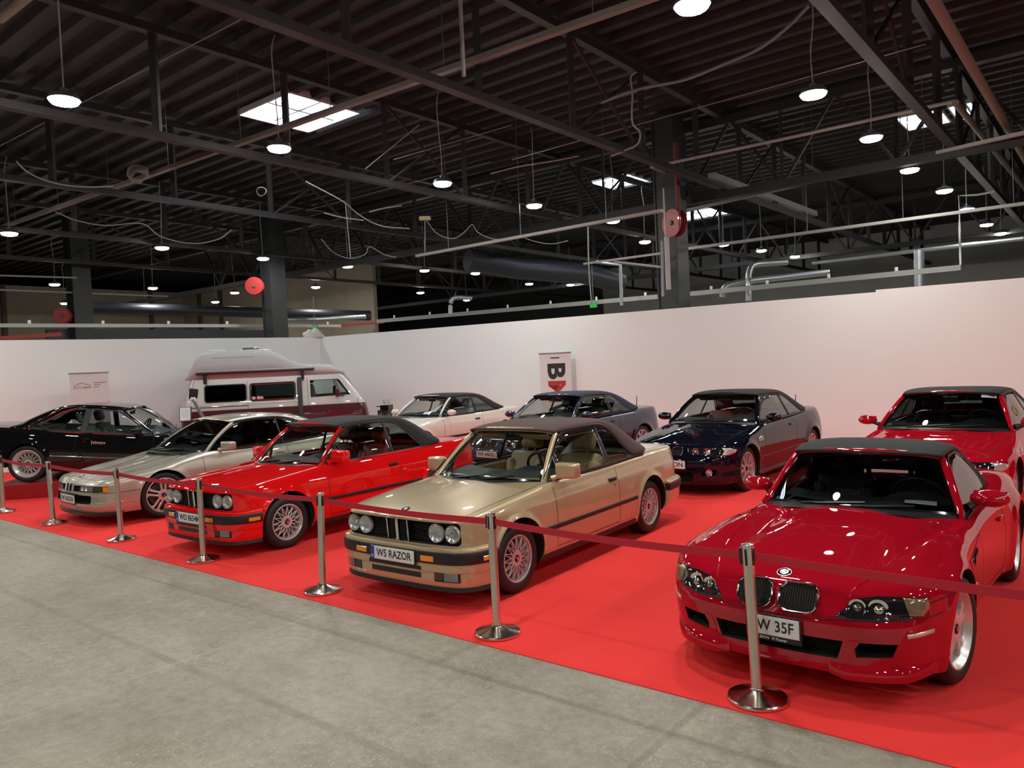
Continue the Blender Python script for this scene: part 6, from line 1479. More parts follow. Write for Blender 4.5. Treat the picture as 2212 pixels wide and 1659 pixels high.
def build_shell():
    hbox('floor', -60, 40, -16, 60, -.2, 0, floor_material())
    # carpet
    cm, n, l = NM('red exhibition carpet'); b = n['Principled BSDF']; b.inputs['Roughness'].default_value = .9; b.inputs['Specular IOR Level'].default_value = .2
    tc = n.new('ShaderNodeTexCoord'); t1 = n.new('ShaderNodeTexNoise'); t1.inputs['Scale'].default_value = 420; l.new(tc.outputs['Object'], t1.inputs['Vector'])
    t2 = n.new('ShaderNodeTexNoise'); t2.inputs['Scale'].default_value = .8; l.new(tc.outputs['Object'], t2.inputs['Vector'])
    ad = n.new('ShaderNodeMath'); ad.operation = 'ADD'; l.new(t1.outputs['Fac'], ad.inputs[0]); l.new(t2.outputs['Fac'], ad.inputs[1])
    mr = n.new('ShaderNodeMapRange'); mr.inputs['From Max'].default_value = 2; mr.inputs['To Min'].default_value = .86; mr.inputs['To Max'].default_value = 1.14; l.new(ad.outputs[0], mr.inputs['Value'])
    h = n.new('ShaderNodeHueSaturation'); h.inputs['Color'].default_value = CARPET_COL; l.new(mr.outputs[0], h.inputs['Value']); l.new(h.outputs[0], b.inputs['Base Color'])
    bp = n.new('ShaderNodeBump'); bp.inputs['Strength'].default_value = .3; bp.inputs['Distance'].default_value = .002; l.new(t1.outputs['Fac'], bp.inputs['Height']); l.new(bp.outputs[0], b.inputs['Normal'])
    e0, e1 = HP(-20, 4.05), HP(9, 4.05)
    mb = MB(); slab(mb, [(e0.x, e0.y), (e1.x, e1.y), (15.2, 10.45), (-6.0, 23.93), (-14.35, 15.55)], .0, .006, 'z')
    c = thing('red_carpet', 'bright red exhibition carpet lying on the grey concrete under the cars', 'carpet', me=mb.mesh('red_carpet', cm, smooth=False))
    # stand walls
    wm = mat('matt white wall panel', WALL_COL, .75, spec=.25, noise=(.6, .02))
    def wall(name, p, q, h, th=.12, steps=()):
        d = Vector((q[0] - p[0], q[1] - p[1], 0)).normalized(); nn = Vector((d.y, -d.x, 0)) * th
        mb = MB(); A = Vector((p[0], p[1], 0)); B = Vector((q[0], q[1], 0)); Z = Vector((0, 0, h))
        vs = [A, B, B + nn, A + nn]; mb.add(vs + [v + Z for v in vs], [(4, 5, 1, 0), (5, 6, 2, 1), (6, 7, 3, 2), (7, 4, 0, 3), (7, 6, 5, 4), (0, 1, 2, 3)])
        return struct(name, mb.mesh(name, wm, smooth=False))
    c0 = (-6.0, 24.0)
    wr = (9.49, 14.15); d = Vector((wr[0] - c0[0], wr[1] - c0[1])).normalized()
    k = lambda t: (c0[0] + d.x * t, c0[1] + d.y * t)
    wall('wall_right', (15.5, 10.33), k(15.95), 3.17); wall('wall_back', k(15.95), c0, 3.125)
    wall('wall_left', c0, (-16.2, 13.75), 3.125)
    # hall envelope
    dark = mat('dark painted hall wall', (.020, .021, .024, 1), .8, noise=(.7, .25)); beige = mat('old beige brick wall', srgb(128, 118, 104), .9, noise=(1.2, .18), bump=(14, .6))
    hbox('wall_far', -60, 40, 44, 44.3, 0, 8.4, dark); hbox('wall_far_lit', -27, 22, 43.7, 44, 4.6, 8.0, mat('painted light on far hall wall', (.30, .30, .29, 1), .8, noise=(.5, .2))); hbox('wall_side', 39.7, 40, -16, 44, 0, 8.4, dark)  # pale grey slab on the upper far wall stands in for light there
    hbox('wall_near', -60, 40, -16, -15.7, 0, 8.4, dark); 
    hbox('wall_end', -60.3, -60, -16, 44, 0, 8.4, dark)
    hbox('wall_end_lower', -46.2, -46, -10, 24.5, 0, 7.4, beige); hbox('wall_end_return', -46, -28, 24.5, 24.7, 0, 7.4, beige)
    mb = MB()
    for s, t in ((-45.9, 14.5), (-45.9, 18.5), (-45.9, 22.3)): mb.box(s, s + .12, t, t + .22, 0, 7.4, 0, HM)
    for s in (-44, -41.6, -37): mb.box(s, s + .25, 24.35, 24.5, 0, 7.4, 0, HM)
    struct('wall_end_pilasters', mb.mesh('p', mat('rusty steel post', (.05, .03, .022, 1), .7), smooth=False))
    # corrugated roof deck with skylight openings
    SKY = [(-15.6, -13.68, 9.92, 11.81), (-13.85, -12.4, 21.9, 23.5), (-15.0, -13.0, 29.6, 31.7), (-4.5, -3.5, 22.2, 23.7), (-3.3, -2.65, 22.2, 23.7), (-15.6, -13.68, -3, -1.1)]
    deck = mat('brown painted trapezoid steel deck', (.0125, .0098, .0092, 1), .6, 0, spec=.3, noise=(1.5, .3))
    mb = MB(); P_ = .54; t = -16.0
    while t < 44.2:
        prof = [(t, 8.0), (t + .17, 8.0), (t + .225, 8.12), (t + .485, 8.12), (t + P_, 8.0)]
        cuts = sorted((a, b_) for a, b_, c_, d_ in SKY if c_ <= t + P_ / 2 <= d_)
        s0 = -60.0; segs = []
        for a, b_ in cuts: segs.append((s0, a)); s0 = b_
        segs.append((s0, 40.0))
        for sa, sb in segs:
            vs = [HP(sa, q, z) for q, z in prof] + [HP(sb, q, z) for q, z in prof]
            mb.add(vs, [(i, i + 1, 6 + i, 5 + i) for i in range(4)])
        t += P_
    struct('ceiling', mb.mesh('ceiling', deck, smooth=False))
    skym = mat('daylight behind frosted skylight', (.8, .85, .9, 1), .4, emit=(.80, .90, 1.0, 1), es=SKY_E)
    for i, (a, b_, c_, d_) in enumerate(SKY[:5]):
        mb = MB(); mb.box(a - .05, b_ + .05, c_ - .1, d_ + .1, 8.13, 8.15, 0, HM)
        o = struct('window_%d' % (i + 1), mb.mesh('skylight', skym, smooth=False)); o['label'] = 'daylit skylight pane in the dark corrugated roof'
        w = MB(); zz = 8.02
        for q in ((a - .04, a, c_, d_), (b_, b_ + .04, c_, d_), (a, b_, c_ - .04, c_), (a, b_, d_, d_ + .04)): w.box(*q, 7.97, 8.12, 0, HM)
        link('skylight_curb', w.mesh('curb', mat('skylight curb white', (.45, .47, .5, 1), .5), smooth=False), o)
        g = MB(); g.box((a + b_) / 2 - .03, (a + b_) / 2 + .03, c_, d_, 8.04, 8.12, 0, HM); g.box(a, b_, (c_ + d_) / 2 - .02, (c_ + d_) / 2 + .02, 8.05, 8.12, 0, HM)
        link('skylight_bars', g.mesh('bars', mat('skylight bar grey', (.2, .2, .21, 1), .5), smooth=False), o)
STEELD = mat('dark painted roof steel', (.012, .010, .010, 1), .6, 0., noise=(2, .2))
STEELB = mat('charcoal painted column', (.018, .020, .022, 1), .5)
GALV = mat('galvanised cable tray', (.30, .41, .38, 1), .45, .6, noise=(6, .12))
WIRE = mat('pale cable', (.28, .275, .26, 1), .6)
WIRED = mat('dark steel wire', (.10, .10, .10, 1), .5, .5)
def bar(mb, p, q, w, h=None):
    """square steel bar between two points"""
    h = h or w; mb.tube([p, q], 1, prof=[(-w / 2, -h / 2), (w / 2, -h / 2), (w / 2, h / 2), (-w / 2, h / 2)])
def build_trusses():
    zt, zb = 7.86, 6.1
    for i, s in enumerate((-2.65, -7.58, -12.5, -16.9, -22.36, -27.3, 2.28)):
        r = thing('roof_truss', ['dark roof truss over the right part of the stand', 'dark roof truss crossing the middle of the ceiling', 'dark roof truss passing the large skylight', 'dark roof truss left of the large skylight', 'dark roof truss over the left part of the hall', 'dark roof truss farthest to the left', 'dark roof truss above the red car at the far right'][i], 'roof truss', group='roof trusses')
        mb = MB(); bar(mb, HP(s, -15, zt), HP(s, 44, zt), .16, .14); link('top_chord', mb.mesh('c', STEELD, smooth=False), r)
        mb = MB(); bar(mb, HP(s, -15, zb), HP(s, 44, zb), .17, .12); link('bottom_chord', mb.mesh('c', STEELD, smooth=False), r)
        t = -3.8
        while t < 43:
            w = MB(); bar(w, HP(s, t, zb), HP(s, t, zt), .11); link('truss_post', w.mesh('w', STEELD, smooth=False), r); t += 2.55
        t = -14.0 + 2.55 * 10
        while t < 42:
            for za, zz in ((zb, zt), (zt, zb)): w = MB(); bar(w, HP(s, t, za), HP(s, t + 2.55, zz), .05); link('truss_brace', w.mesh('w', STEELD, smooth=False), r)
            t += 2.55 * 3
    for i, t in enumerate((18.2, 33.0)):
        r = thing('lattice_girder', ['deep lattice girder between the hall columns behind the stand wall', 'far lattice girder deep in the hall'][i], 'girder', group='lattice girders')
        mb = MB(); bar(mb, HP(-50, t, 7.75), HP(35, t, 7.75), .24, .2); link('top_chord', mb.mesh('c', STEELD, smooth=False), r)
        mb = MB(); bar(mb, HP(-50, t, 5.95), HP(35, t, 5.95), .22, .18); link('bottom_chord', mb.mesh('c', STEELD, smooth=False), r)
        s = -32.0; k = 0
        while s < 12:
            w = MB(); bar(w, HP(s, t, 5.95 if k % 2 else 7.75), HP(s + 1.23, t, 7.75 if k % 2 else 5.95), .07); link('lattice_bar', w.mesh('w', STEELD, smooth=False), r)
            if k % 2: w = MB(); bar(w, HP(s, t, 5.95), HP(s, t, 7.75), .06); link('lattice_post', w.mesh('w', STEELD, smooth=False), r)
            s += 1.23; k += 1
    # columns
    for i, (px, D, w) in enumerate(((1456, 18.9, .54), (592, 27.0, .56), (171, 27.0, .56))):
        p = at_y(px, 640, D); mb = MB(); M = Matrix.Translation((p.x, p.y, 0)) @ Matrix.Rotation(HANG, 4, 'Z')
        mb.box(-w / 2, w / 2, -w / 2, w / 2, 0, 7.9, 0, M)
        for e in (-1, 1): mb.box(e * w / 2 - .02, e * w / 2 + .02, -w / 2 - .03, w / 2 + .03, 0, 7.9, 0, M)
        o = struct('column_%s' % ('right', 'middle', 'left')[i], mb.mesh('column', STEELB, smooth=False))
def lamp_label(i, px, py):
    return None
LAMPS = [(1495, 12), (1757, 203), (1882, 298), (1965, 367), (2040, 412), (2088, 452), (2131, 485), (2162, 504),
         (603, 320), (956, 396), (1154, 444), (1324, 477), (1393, 522), (1563, 528), (1645, 541), (1717, 554),
         (20, 504), (350, 535), (568, 558), (751, 575), (917, 584), (1027, 590), (1143, 613), (1232, 615),
         (118, 614), (330, 622), (507, 632), (682, 620), (795, 643), (908, 632), (1008, 648), (140, 655), (314, 659), (465, 652), (698, 669), (782, 660)]
def build_lamps():
    em = mat('led lamp glow', (1, 1, 1, 1), .5, emit=(1.0, .965, .90, 1), es=LAMP_E)
    body = mat('lamp housing grey', (.20, .20, .21, 1), .4, .7)
    hs = MB(); hs.lathe([(.0, .16), (.05, .16), (.06, .10), (.17, .075), (.20, .03), (.205, .0), (.185, -.005), (.185, .004)], 24, 'z')
    hme = hs.mesh('housing', body, weld=True)
    for m in ():
        pass
    df = MB(); df.lathe([(.185, 0), (.183, -.022), (.165, -.042), (.11, -.058), (.0, -.064)], 16, 'z'); dme = df.mesh('diffuser', em, weld=True)
    rows = []
    for px, py in LAMPS: rows.append((at_z(px, py, 5.9), (px, py)))
    # the same lamp rows carry on above and behind the viewer
    extra = [(s, t) for s, ts in ((-3.55, (5.3, 1.95, -1.4, -4.8, -8.2)), (-11.2, (4.45, 1.1, -2.3, -5.7)), (4.1, (15.4, 12.0, 8.7, 5.3, 1.95, -1.4, -4.8)), (11.7, (12.0, 8.7, 5.3, 1.95, -1.4)), (-18.9, (4.4, 1.1, -2.3)), (-26.5, (4.4, 1.1))) for t in ts]
    order = ['largest lamp at the top edge of the picture', ]
    names = {}
    for i, (p, pp) in enumerate(rows):
        px, py = pp
        r = thing('pendant_lamp', lamp_names[i], 'ceiling lamp', p, group='round pendant lamps')
        link('lamp_housing', hme, r); link('lamp_diffuser', dme, r, (0, 0, -.003))
        mb = MB(); rnd = random.Random(i); w = [(0, 0, .16), (rnd.uniform(-.02, .02), rnd.uniform(-.02, .02), .6), (rnd.uniform(-.05, .05), rnd.uniform(-.05, .05), 1.15), (rnd.uniform(-.04, .04), 0, 1.72), (0, .1, 1.96)]
        mb.tube(crom(w, 6), .011 if p.y < 20 else .014, 5, up=(1, 0, 0)); link('lamp_cord', mb.mesh('cord', WIRE), r)
    for s, t in extra:
        p = HP(s, t, 5.9)
        r = thing('pendant_lamp', 'round white pendant lamp of the rows above and behind the viewer', 'ceiling lamp', p, group='round pendant lamps outside the view')
        link('lamp_housing', hme, r); link('lamp_diffuser', dme, r, (0, 0, -.003))
        mb = MB(); mb.tube([(0, 0, .16), (0, 0, 1.96)], .011, 5, up=(1, 0, 0)); link('lamp_cord', mb.mesh('cord', WIRE), r)
def lamp_name_list():
    out = []
    row = ['right-hand lamp row', 'middle lamp row', 'left-hand lamp row']
    o = ['first', 'second', 'third', 'fourth', 'fifth', 'sixth', 'seventh', 'eighth', 'ninth', 'tenth', 'eleventh', 'twelfth']
    for r in range(3):
        for k in range(8): out.append('glowing round pendant lamp, %s from the near end of the %s' % (o[k], row[r]))
    out[0] = 'largest glowing round pendant lamp, cut by the top edge of the picture'
    far = ['above the left hose reel', 'left of the middle hose reel, on a long cord', 'just left of the middle hose reel', 'right of the middle hose reel and column', 'fifth in the low far row, on a corded plug', 'sixth of the low far row', 'seventh of the low far row, right end', 'low over the left hose reel', 'in front of the dark duct on the left', 'small, between the duct and the middle hose reel', 'small and lowest, right of the middle column', 'small, above the end of the white tray']
    for f in far: out.append('distant round pendant lamp %s' % f)
    return out
lamp_names = lamp_name_list()
def stand_thing(name, label, cat, p, rz=0., group=None): return thing(name, label, cat, p, rz, group)
STAN = [(-8.29, 12.2), (-6.742, 10.972), (-5.065, 9.632), (-3.493, 8.336), (-1.834, 6.955), (-.195, 5.641), (1.342, 4.362), (2.90, 3.06)]
STLEAN = [0, -.030, -.022, 0, .030, -.008, -.028, 0]
STLAB = ['polished rope-barrier post at the left picture edge', 'polished barrier post in front of the black coupe and the silver nose', 'polished barrier post in front of the silver coupe headlamp',
         'polished barrier post in front of the red car number plate', 'polished barrier post standing between the red and gold cars', 'polished barrier post beside the gold car front wheel', 'nearest polished barrier post, in front of the deep red roadster', 'polished barrier post out of view at the right end of the tape']
def build_stanchions():
    pol = mat('polished stainless steel', (.72, .69, .64, 1), .17, 1., aniso=0.); brs = mat('brushed stainless post', (.66, .61, .53, 1), .30, .9)
    tape = mat('red barrier tape', srgb(184, 24, 46), .6, bump=(300, .2)); Hh = .915
    ends = []
    for i, (x, y) in enumerate(STAN):
        if i == len(STAN) - 1: pass
        r = thing('barrier_post', STLAB[i], 'barrier post', (x, y, .006), 0, group=None)
        lean = STLEAN[i]; M = Matrix.Rotation(lean, 4, 'Y')
        b = MB(); b.lathe([(0, 0), (.166, 0), (.172, .006), (.172, .020), (.166, .027), (.10, .044), (.055, .060), (.042, .066), (.040, .075), (.033, .076)], 48, 'z'); link('base', b.mesh('base', pol, angle=25, weld=True), r)
        p = MB(); p.lathe([(.0315, .07), (.0315, Hh - .125)], 32, 'z', M=M); link('post', p.mesh('post', brs), r)
        c = MB(); c.lathe([(.0315, Hh - .126), (.0335, Hh - .124), (.0335, Hh - .012), (.034, Hh - .010), (.034, Hh - .002), (.030, Hh), (0, Hh + .001)], 32, 'z', M=M); hd = link('cassette', c.mesh('cassette', pol, angle=25, weld=True), r)
        s = MB(); d = Vector((AX.x, AX.y, 0)); 
        for k, v in enumerate((-AX, AX, BX, -BX)):
            q = Vector(v) * .031; A = Matrix.Rotation(math.atan2(v.y, v.x), 4, 'Z')
            w = .008 if k > 1 else .016
            vs, fs = rbox(.024, .036 + (.012 if k == 0 else 0), -w, w, Hh - .120, Hh - .022, .003, 1, M @ A); s.add(vs, fs)
        link('tape_slots', s.mesh('slots', BLACK), hd)
        ends.append((r, Vector((x, y, .006)) + M @ Vector((0, 0, Hh - .068))))
    ends = [(None, HP(-16.9, 4.63, Hh - .066))] + ends
    for (r0, p), (r1, q) in zip(ends, ends[1:]):
        d = (q - p).normalized(); n = Vector((-d.y, d.x, 0)); p2 = p + d * .036; q2 = q - d * .046; rows = []
        for k in range(15):
            u = k / 14; c = p2.lerp(q2, u) - Vector((0, 0, .022 * 4 * u * (1 - u)))
            tw = .04 * math.sin(PI * u); h = Vector((n.x * tw, n.y * tw, 1)).normalized() * .024
            rows.append([c - h, c + h])
        mb = MB(); mb.grid(rows); me = mb.mesh('tape', tape, smooth=False)
        host = r1
        me.transform(Matrix.Translation(-host.location)); o = link('barrier_tape', me, host); solidify(o, .0018, 0)
def build_props():
    # red plinth under the rear wheels of the raised coupe
    # roll-up banners
    def banner(name, label, px0, px1, ptop, D0, D1, draw):
        a = at_y(px0, ptop[0], D0); b = at_y(px1, ptop[1], D1); top = (a.z + b.z) / 2; d = Vector((b.x - a.x, b.y - a.y, 0)); w = d.length; ang = math.atan2(d.y, d.x)
        r = thing(name, label, 'banner', ((a.x + b.x) / 2, (a.y + b.y) / 2, .006), ang)
        base = MB(); vs, fs = rbox(-w / 2, w / 2, -.10, .10, 0, .08, .03, 3); base.add(vs, fs); link('banner_base', base.mesh('b', ALLOY), r)
        sh = MB(); sh.box(-w / 2 + .01, w / 2 - .01, -.003, .0, .06, top - .02); link('banner_sheet', sh.mesh('s', mat('banner white', (.74, .72, .71, 1), .5), smooth=False), r)
        br = MB(); vs, fs = rbox(-w / 2 - .01, w / 2 + .01, -.018, .018, top - .035, top, .010, 2); br.add(vs, fs); link('top_rail', br.mesh('t', mat('rail grey', (.33, .31, .30, 1), .4, .6)), r)
        po = MB(); po.tube([(0, .03, .05), (0, .03, top - .02)], .012, 8); link('support_pole', po.mesh('p', ALLOY), r)
        draw(r, w, top); return r
    def flat(r, name, pts, mt, y=-.005):
        mb = MB(); mb.add([(x, y, z) for x, z in pts], [tuple(range(len(pts)))]); mb.add([(x, y + .001, z) for x, z in pts], [tuple(range(len(pts)))[::-1]]); return link(name, mb.mesh(name, mt, smooth=False), r)
    FR = lambda x, z, s=1.: Matrix(((s, 0, 0, x), (0, 0, -1, -.005), (0, s, 0, z), (0, 0, 0, 1)))
    def left(r, w, t):
        grey = mat('banner print grey', (.20, .18, .18, 1), .6); red = mat('banner print red', srgb(196, 120, 118), .6)
        c = MB(); c.tube([(x * w, -.006, t - z) for x, z in crom([(-.40, .32), (-.33, .305), (-.26, .265), (-.17, .258), (-.10, .29), (-.02, .30), (.03, .33)], 6)], 1, prof=[(-.006, -.0015), (.006, -.0015), (.006, .0015), (-.006, .0015)], up=(0, -1, 0)); link('car_logo', c.mesh('c', mat('banner print plum', (.22, .13, .13, 1), .6)), r)
        text_obj('banner_lettering', 'AUTO', .075, grey, r, FR(-.30 * w, t - .365), .19, .001)
        flat(r, 'banner_lettering_line', [(-.17 * w, t - .385), (.05 * w, t - .37), (.02 * w, t - .345), (-.17 * w, t - .35)], red)
        for k, (x1, z) in enumerate(((.43, .265), (.28, .315), (.24, .365))): flat(r, 'small_print', [(.10 * w, t - z), (x1 * w, t - z), (x1 * w, t - z + .016), (.10 * w, t - z + .016)], grey)
        flat(r, 'blue_grey_field', [(-.48 * w, .08), (.485 * w, .08), (.485 * w, t - .72), (-.48 * w, t - .97)], mat('banner blue grey', srgb(150, 142, 156), .6))
    def right(r, w, t):
        k = mat('banner print black', (.022, .020, .020, 1), .6); red = mat('banner print deep red', srgb(176, 56, 58), .6)
        R = lambda x, z: FR(x, z) @ Matrix.Rotation(-PI / 2, 4, 'Z')
        text_obj('banner_letter', 'B', .62, k, r, R(0, t - .46), .40, bold=.022); text_obj('banner_letter', 'M', .62, red, r, R(0, t - .98), .52, bold=.02); text_obj('banner_letter', 'W', .62, k, r, R(0, t - 1.56), .60, bold=.02)
        flat(r, 'small_print', [(-.14 * w, t - .155), (.14 * w, t - .155), (.14 * w, t - .125), (-.14 * w, t - .125)], k)
    banner('rollup_banner', 'white roll-up banner with a car outline logo behind the black coupe', 148, 234, (806, 803), 17.9, 18.6, left)
    banner('rollup_banner', 'white roll-up banner with a sideways black B and red letter behind the blue convertible', 1164, 1233, (763, 760), 19.3, 19.0, right)
    # information sheet on a stand beside the camper
    p = at_y(400, 895, 16.6); r = thing('info_stand', 'small white information sheet on a black stand beside the camper rear', 'sign stand', (p.x, p.y, .006), .30)
    s = MB(); M = Matrix.Translation((0, 0, p.z)) @ Matrix.Rotation(-.35, 4, 'X'); s.box(-.105, .105, -.004, .004, -.15, .15, 0, M); link('info_sheet', s.mesh('s', WHITE, smooth=False), r)
    f = MB(); f.box(-.12, .13, .004, .02, -.165, .165, 0, M); link('sheet_frame', f.mesh('f', BLACK, smooth=False), r)
    t = MB()
    for k in range(6): t.box(-.08, .06 + .02 * (k % 2), -.0055, -.004, .10 - k * .035, .108 - k * .035, 0, M)
    link('printed_lines', t.mesh('t', mat('print grey', (.45, .45, .46, 1), .6), smooth=False), r)
    f = MB(); f.tube([(0, .03, .02), (0, .03, p.z - .1)], .016, 8); link('stand_pole', f.mesh('f', BLACK), r); b = MB(); b.lathe([(0, 0), (.16, 0), (.16, .012), (0, .03)], 24); link('stand_base', b.mesh('b', BLACK, weld=True), r)
    a = at_y(417, 863, 16.6); b = at_y(446, 915, 16.6); g = Vector((b.x + (b.x - a.x) * (b.z / (a.z - b.z)), 16.6, .03))
    r = thing('awning_arm', 'leaning grey metal arm with a white knob in front of the camper rear', 'metal arm', (g.x, g.y, 0)); m = MB(); m.tube([Vector((0, 0, .006)), a - Vector((g.x, g.y, 0))], 1, prof=[(-.045, -.02), (.045, -.02), (.045, .02), (-.045, .02)]); link('arm_bar', m.mesh('m', mat('arm grey', (.36, .34, .33, 1), .35, .7), smooth=False), r)
    k = MB(); vs, fs = rbox(-.055, .055, -.03, .03, -.05, .05, .025, 3, Matrix.Translation(a - Vector((g.x, g.y, 0)))); k.add(vs, fs); link('arm_knob', k.mesh('k', WHITE), r)
    # black lantern box with glass candle holders, dried grass in front
    D = 18.6; p = at_y(831, 877, D); r = thing('black_side_table', 'small black pedestal box between the camper nose and the white car', 'pedestal', (p.x, p.y, .006), -.3)
    t = MB(); t.box(-.14, .14, -.12, .12, 0, p.z - .10); link('pedestal_body', t.mesh('t', BLACK, smooth=False), r); t = MB(); t.box(-.06, .16, -.13, .13, p.z - .10, p.z + .02); t.box(-.16, -.06, -.13, .13, p.z - .02, p.z); link('pedestal_top', t.mesh('t', GLOSSBLK, smooth=False), r)
    for k, (dx, lab) in enumerate(((.0, 'left glass candle holder on the small black pedestal'), (.105, 'right glass candle holder on the small black pedestal'))):
        q = thing('candle_holder', lab, 'candle holder', (p.x + dx, p.y - .03 * k, p.z + .026)); g = MB(); g.lathe([(.045, 0), (.045, .012), (.012, .018), (.012, .03), (.042, .05), (.046, .13), (.043, .13), (.038, .054), (.0, .04)], 20); link('glass_cup', g.mesh('g', mat('candle glass grey', (.55, .53, .50, 1), .1, 0, .6)), q)
        c = MB(); c.lathe([(.0, .05), (.03, .05), (.03, .105), (0, .108)], 14); link('candle', c.mesh('c', mat('candle wax', (.8, .77, .7, 1), .5)), q)
    rnd = random.Random(3); gp = at_y(824, 893, D - .45)
    q = thing('dried_grass_pot', 'pot of pale dried grass in front of the small black pedestal', 'potted grass', (gp.x, gp.y, .006)); pt = MB(); pt.lathe([(0, 0), (.12, 0), (.16, .45), (.15, .45), (.14, .42), (0, .42)], 24); link('plant_pot', pt.mesh('p', BLACK, weld=True), q)
    bl = MB()
    for k in range(260):
        an = rnd.uniform(0, 2 * PI); L = rnd.uniform(.35, .58); sp = rnd.uniform(.05, .42); r0 = rnd.uniform(0, .1); c, s_ = math.cos(an), math.sin(an); w = .004
        P = [Vector((r0 * c + sp * c * u * u, r0 * s_ + sp * s_ * u * u, .42 + L * u - .12 * sp * u * u)) for u in (0, .35, .7, 1)]; sd = Vector((-s_, c, 0)) * w
        bl.grid([[P[i] - sd * (1 - .25 * i), P[i] + sd * (1 - .25 * i)] for i in range(4)])
    g = link('grass_blades', bl.mesh('g', mat('dried grass straw', srgb(196, 182, 140), .7)), q); g['kind'] = 'stuff'
    # crumpled cloth on the wall corner and green signs
    p = at_y(677, 721, 23.95); r = thing('cloth_bundle', 'crumpled white cloth bundle on top of the stand wall corner', 'cloth', (p.x, p.y, 3.125)); bm = bmesh.new(); bmesh.ops.create_icosphere(bm, subdivisions=4, radius=1)
    for v in bm.verts:
        n = v.co; h = .10 * math.sin(5 * n.x + 2) * math.sin(4 * n.y) + .07 * math.sin(9 * n.x + 6 * n.z) + .05 * math.sin(14 * n.y - 7 * n.x)
        v.co = Vector((n.x * (.32 + h * .4), n.y * .12, max(0, n.z) * (.25 + h * .35)))
    me = bpy.data.meshes.new('cloth'); bm.to_mesh(me); bm.free(); me.materials.append(mat('crumpled white cloth', (.62, .61, .60, 1), .8)); me.polygons.foreach_set('use_smooth', [True] * len(me.polygons)); o = link('cloth_folds', me, r)
    for (px, py, D, lab) in ((1282, 659, 21.5, 'small green emergency sign hanging above the stand wall'), (680, 709, 26, 'small green emergency sign above the wall corner')):
        p = at_y(px, py, D); r = thing('exit_sign', lab, 'sign', p, HANG); m = MB(); m.box(-.11, .11, -.02, .02, -.07, .07); link('sign_panel', m.mesh('m', mat('exit sign green', (.05, .35, .06, 1), .4, emit=(.1, .5, .1, 1), es=.04), smooth=False), r)
        m = MB(); m.box(-.125, .125, -.03, .03, .07, .085); m.tube([(0, 0, .08), (0, 0, 1.1)], .006, 5); link('sign_hanger', m.mesh('m', GALV, smooth=False), r)
    # hose reels on the columns
    redm = mat('hose reel red', srgb(140, 18, 26), .45, 0, .2)
    for (px, py, D, rad, rz, lab) in ((550, 618, 26.3, .30, .15, 'round red hose reel beside the middle column'), (135, 682, 26.3, .27, .15, 'round red hose reel beside the left column'), (1457, 482, 18.3, .33, -1.05, 'red hose reel seen edge-on on the right column')):
        p = at_y(px, py, D); r = thing('hose_reel', lab, 'hose reel', p, rz)
        for y, nm in ((-.09, 'reel_flange'), (.09, 'reel_flange')):
            m = MB(); m.lathe([(.05, y - .008), (rad, y - .008), (rad + .008, y), (rad, y + .008), (.05, y + .008)], 36, 'y'); link(nm, m.mesh('m', redm, weld=True), r)
        m = MB(); m.lathe([(rad * .45, -.09), (rad * .45, .09)], 24, 'y')
        for k in range(4): m.lathe([(rad * (.55 + .1 * k) + .018 * math.cos(a), -.066 + .044 * k + .018 * math.sin(a)) for a in np.linspace(0, 2 * PI, 7)[:-1]], 24, 'y', closed=True)
        link('hose_drum', m.mesh('m', mat('hose dark red', srgb(120, 20, 26), .5)), r)
        m = MB(); m.lathe([(0, -.14), (.05, -.14), (.06, -.10), (.06, .12), (0, .12)], 16, 'y'); m.box(-.03, .03, .1, .3, -.05, .05); link('reel_hub', m.mesh('m', mat('reel hub dark', (.06, .05, .05, 1), .5), weld=False), r)
    p0 = at_y(1463, 400, 18.25); r = thing('red_riser_pipe', 'dull red pipe running up the right column to the hose reel', 'pipe', (p0.x, p0.y, 5.4)); m = MB(); m.tube([(0, 0, 0), (0, 0, 1.7)], .07, 10, up=(1, 0, 0)); link('riser_pipe', m.mesh('m', mat('dull red pipe', srgb(96, 52, 52), .6)), r)
    q0 = at_y(1443, 590, 18.1); r = thing('white_conduit_box', 'pale vertical conduit duct on the right column', 'conduit', (q0.x, q0.y, 3.6)); m = MB(); m.box(-.05, .05, -.04, .04, 0, 1.25); m.tube([(-.02, 0, 1.2), (-.03, 0, 2.4)], .02, 6, up=(1, 0, 0)); link('conduit_duct', m.mesh('m', mat('pale conduit', (.42, .42, .41, 1), .5), smooth=False), r)
def ceiling_run(name, label, cat, pts, mt, w=.10, h=.06, r=None, hang=None, clips=0, roof=7.9):
    """straight or bent run of tray, pipe or cable, hung from the roof on thin rods"""
    o = thing(name, label, cat, (pts[0].x, pts[0].y, 0)); off = Vector((pts[0].x, pts[0].y, 0)); P = [p - off for p in pts]
    m = MB()
    if r: m.tube(P, r, 10 if r > .03 else 6)
    else: m.tube(P, 1, prof=[(-w / 2, -h / 2), (w / 2, -h / 2), (w / 2, h / 2), (-w / 2, h / 2)])
    link(name + '_run', m.mesh('m', mt, smooth=bool(r)), o)
    if hang:
        for k in np.arange(hang / 2, (P[-1] - P[0]).length, hang):
            u = k / (P[-1] - P[0]).length; q = P[0].lerp(P[-1], u); g = MB(); g.tube([q, Vector((q.x, q.y, roof))], .009, 5, up=(1, 0, 0)); link('hanger_rod', g.mesh('g', WIRED), o)
    if clips:
        for k in np.arange(clips / 2, (P[-1] - P[0]).length, clips):
            u = k / (P[-1] - P[0]).length; q = P[0].lerp(P[-1], u); g = MB(); g.box(q.x - .03, q.x + .03, q.y - .03, q.y + .03, q.z + h / 2, q.z + h / 2 + .10); link('tray_clip', g.mesh('g', mat('clip white', (.7, .7, .68, 1), .5), smooth=False), o)
    return o
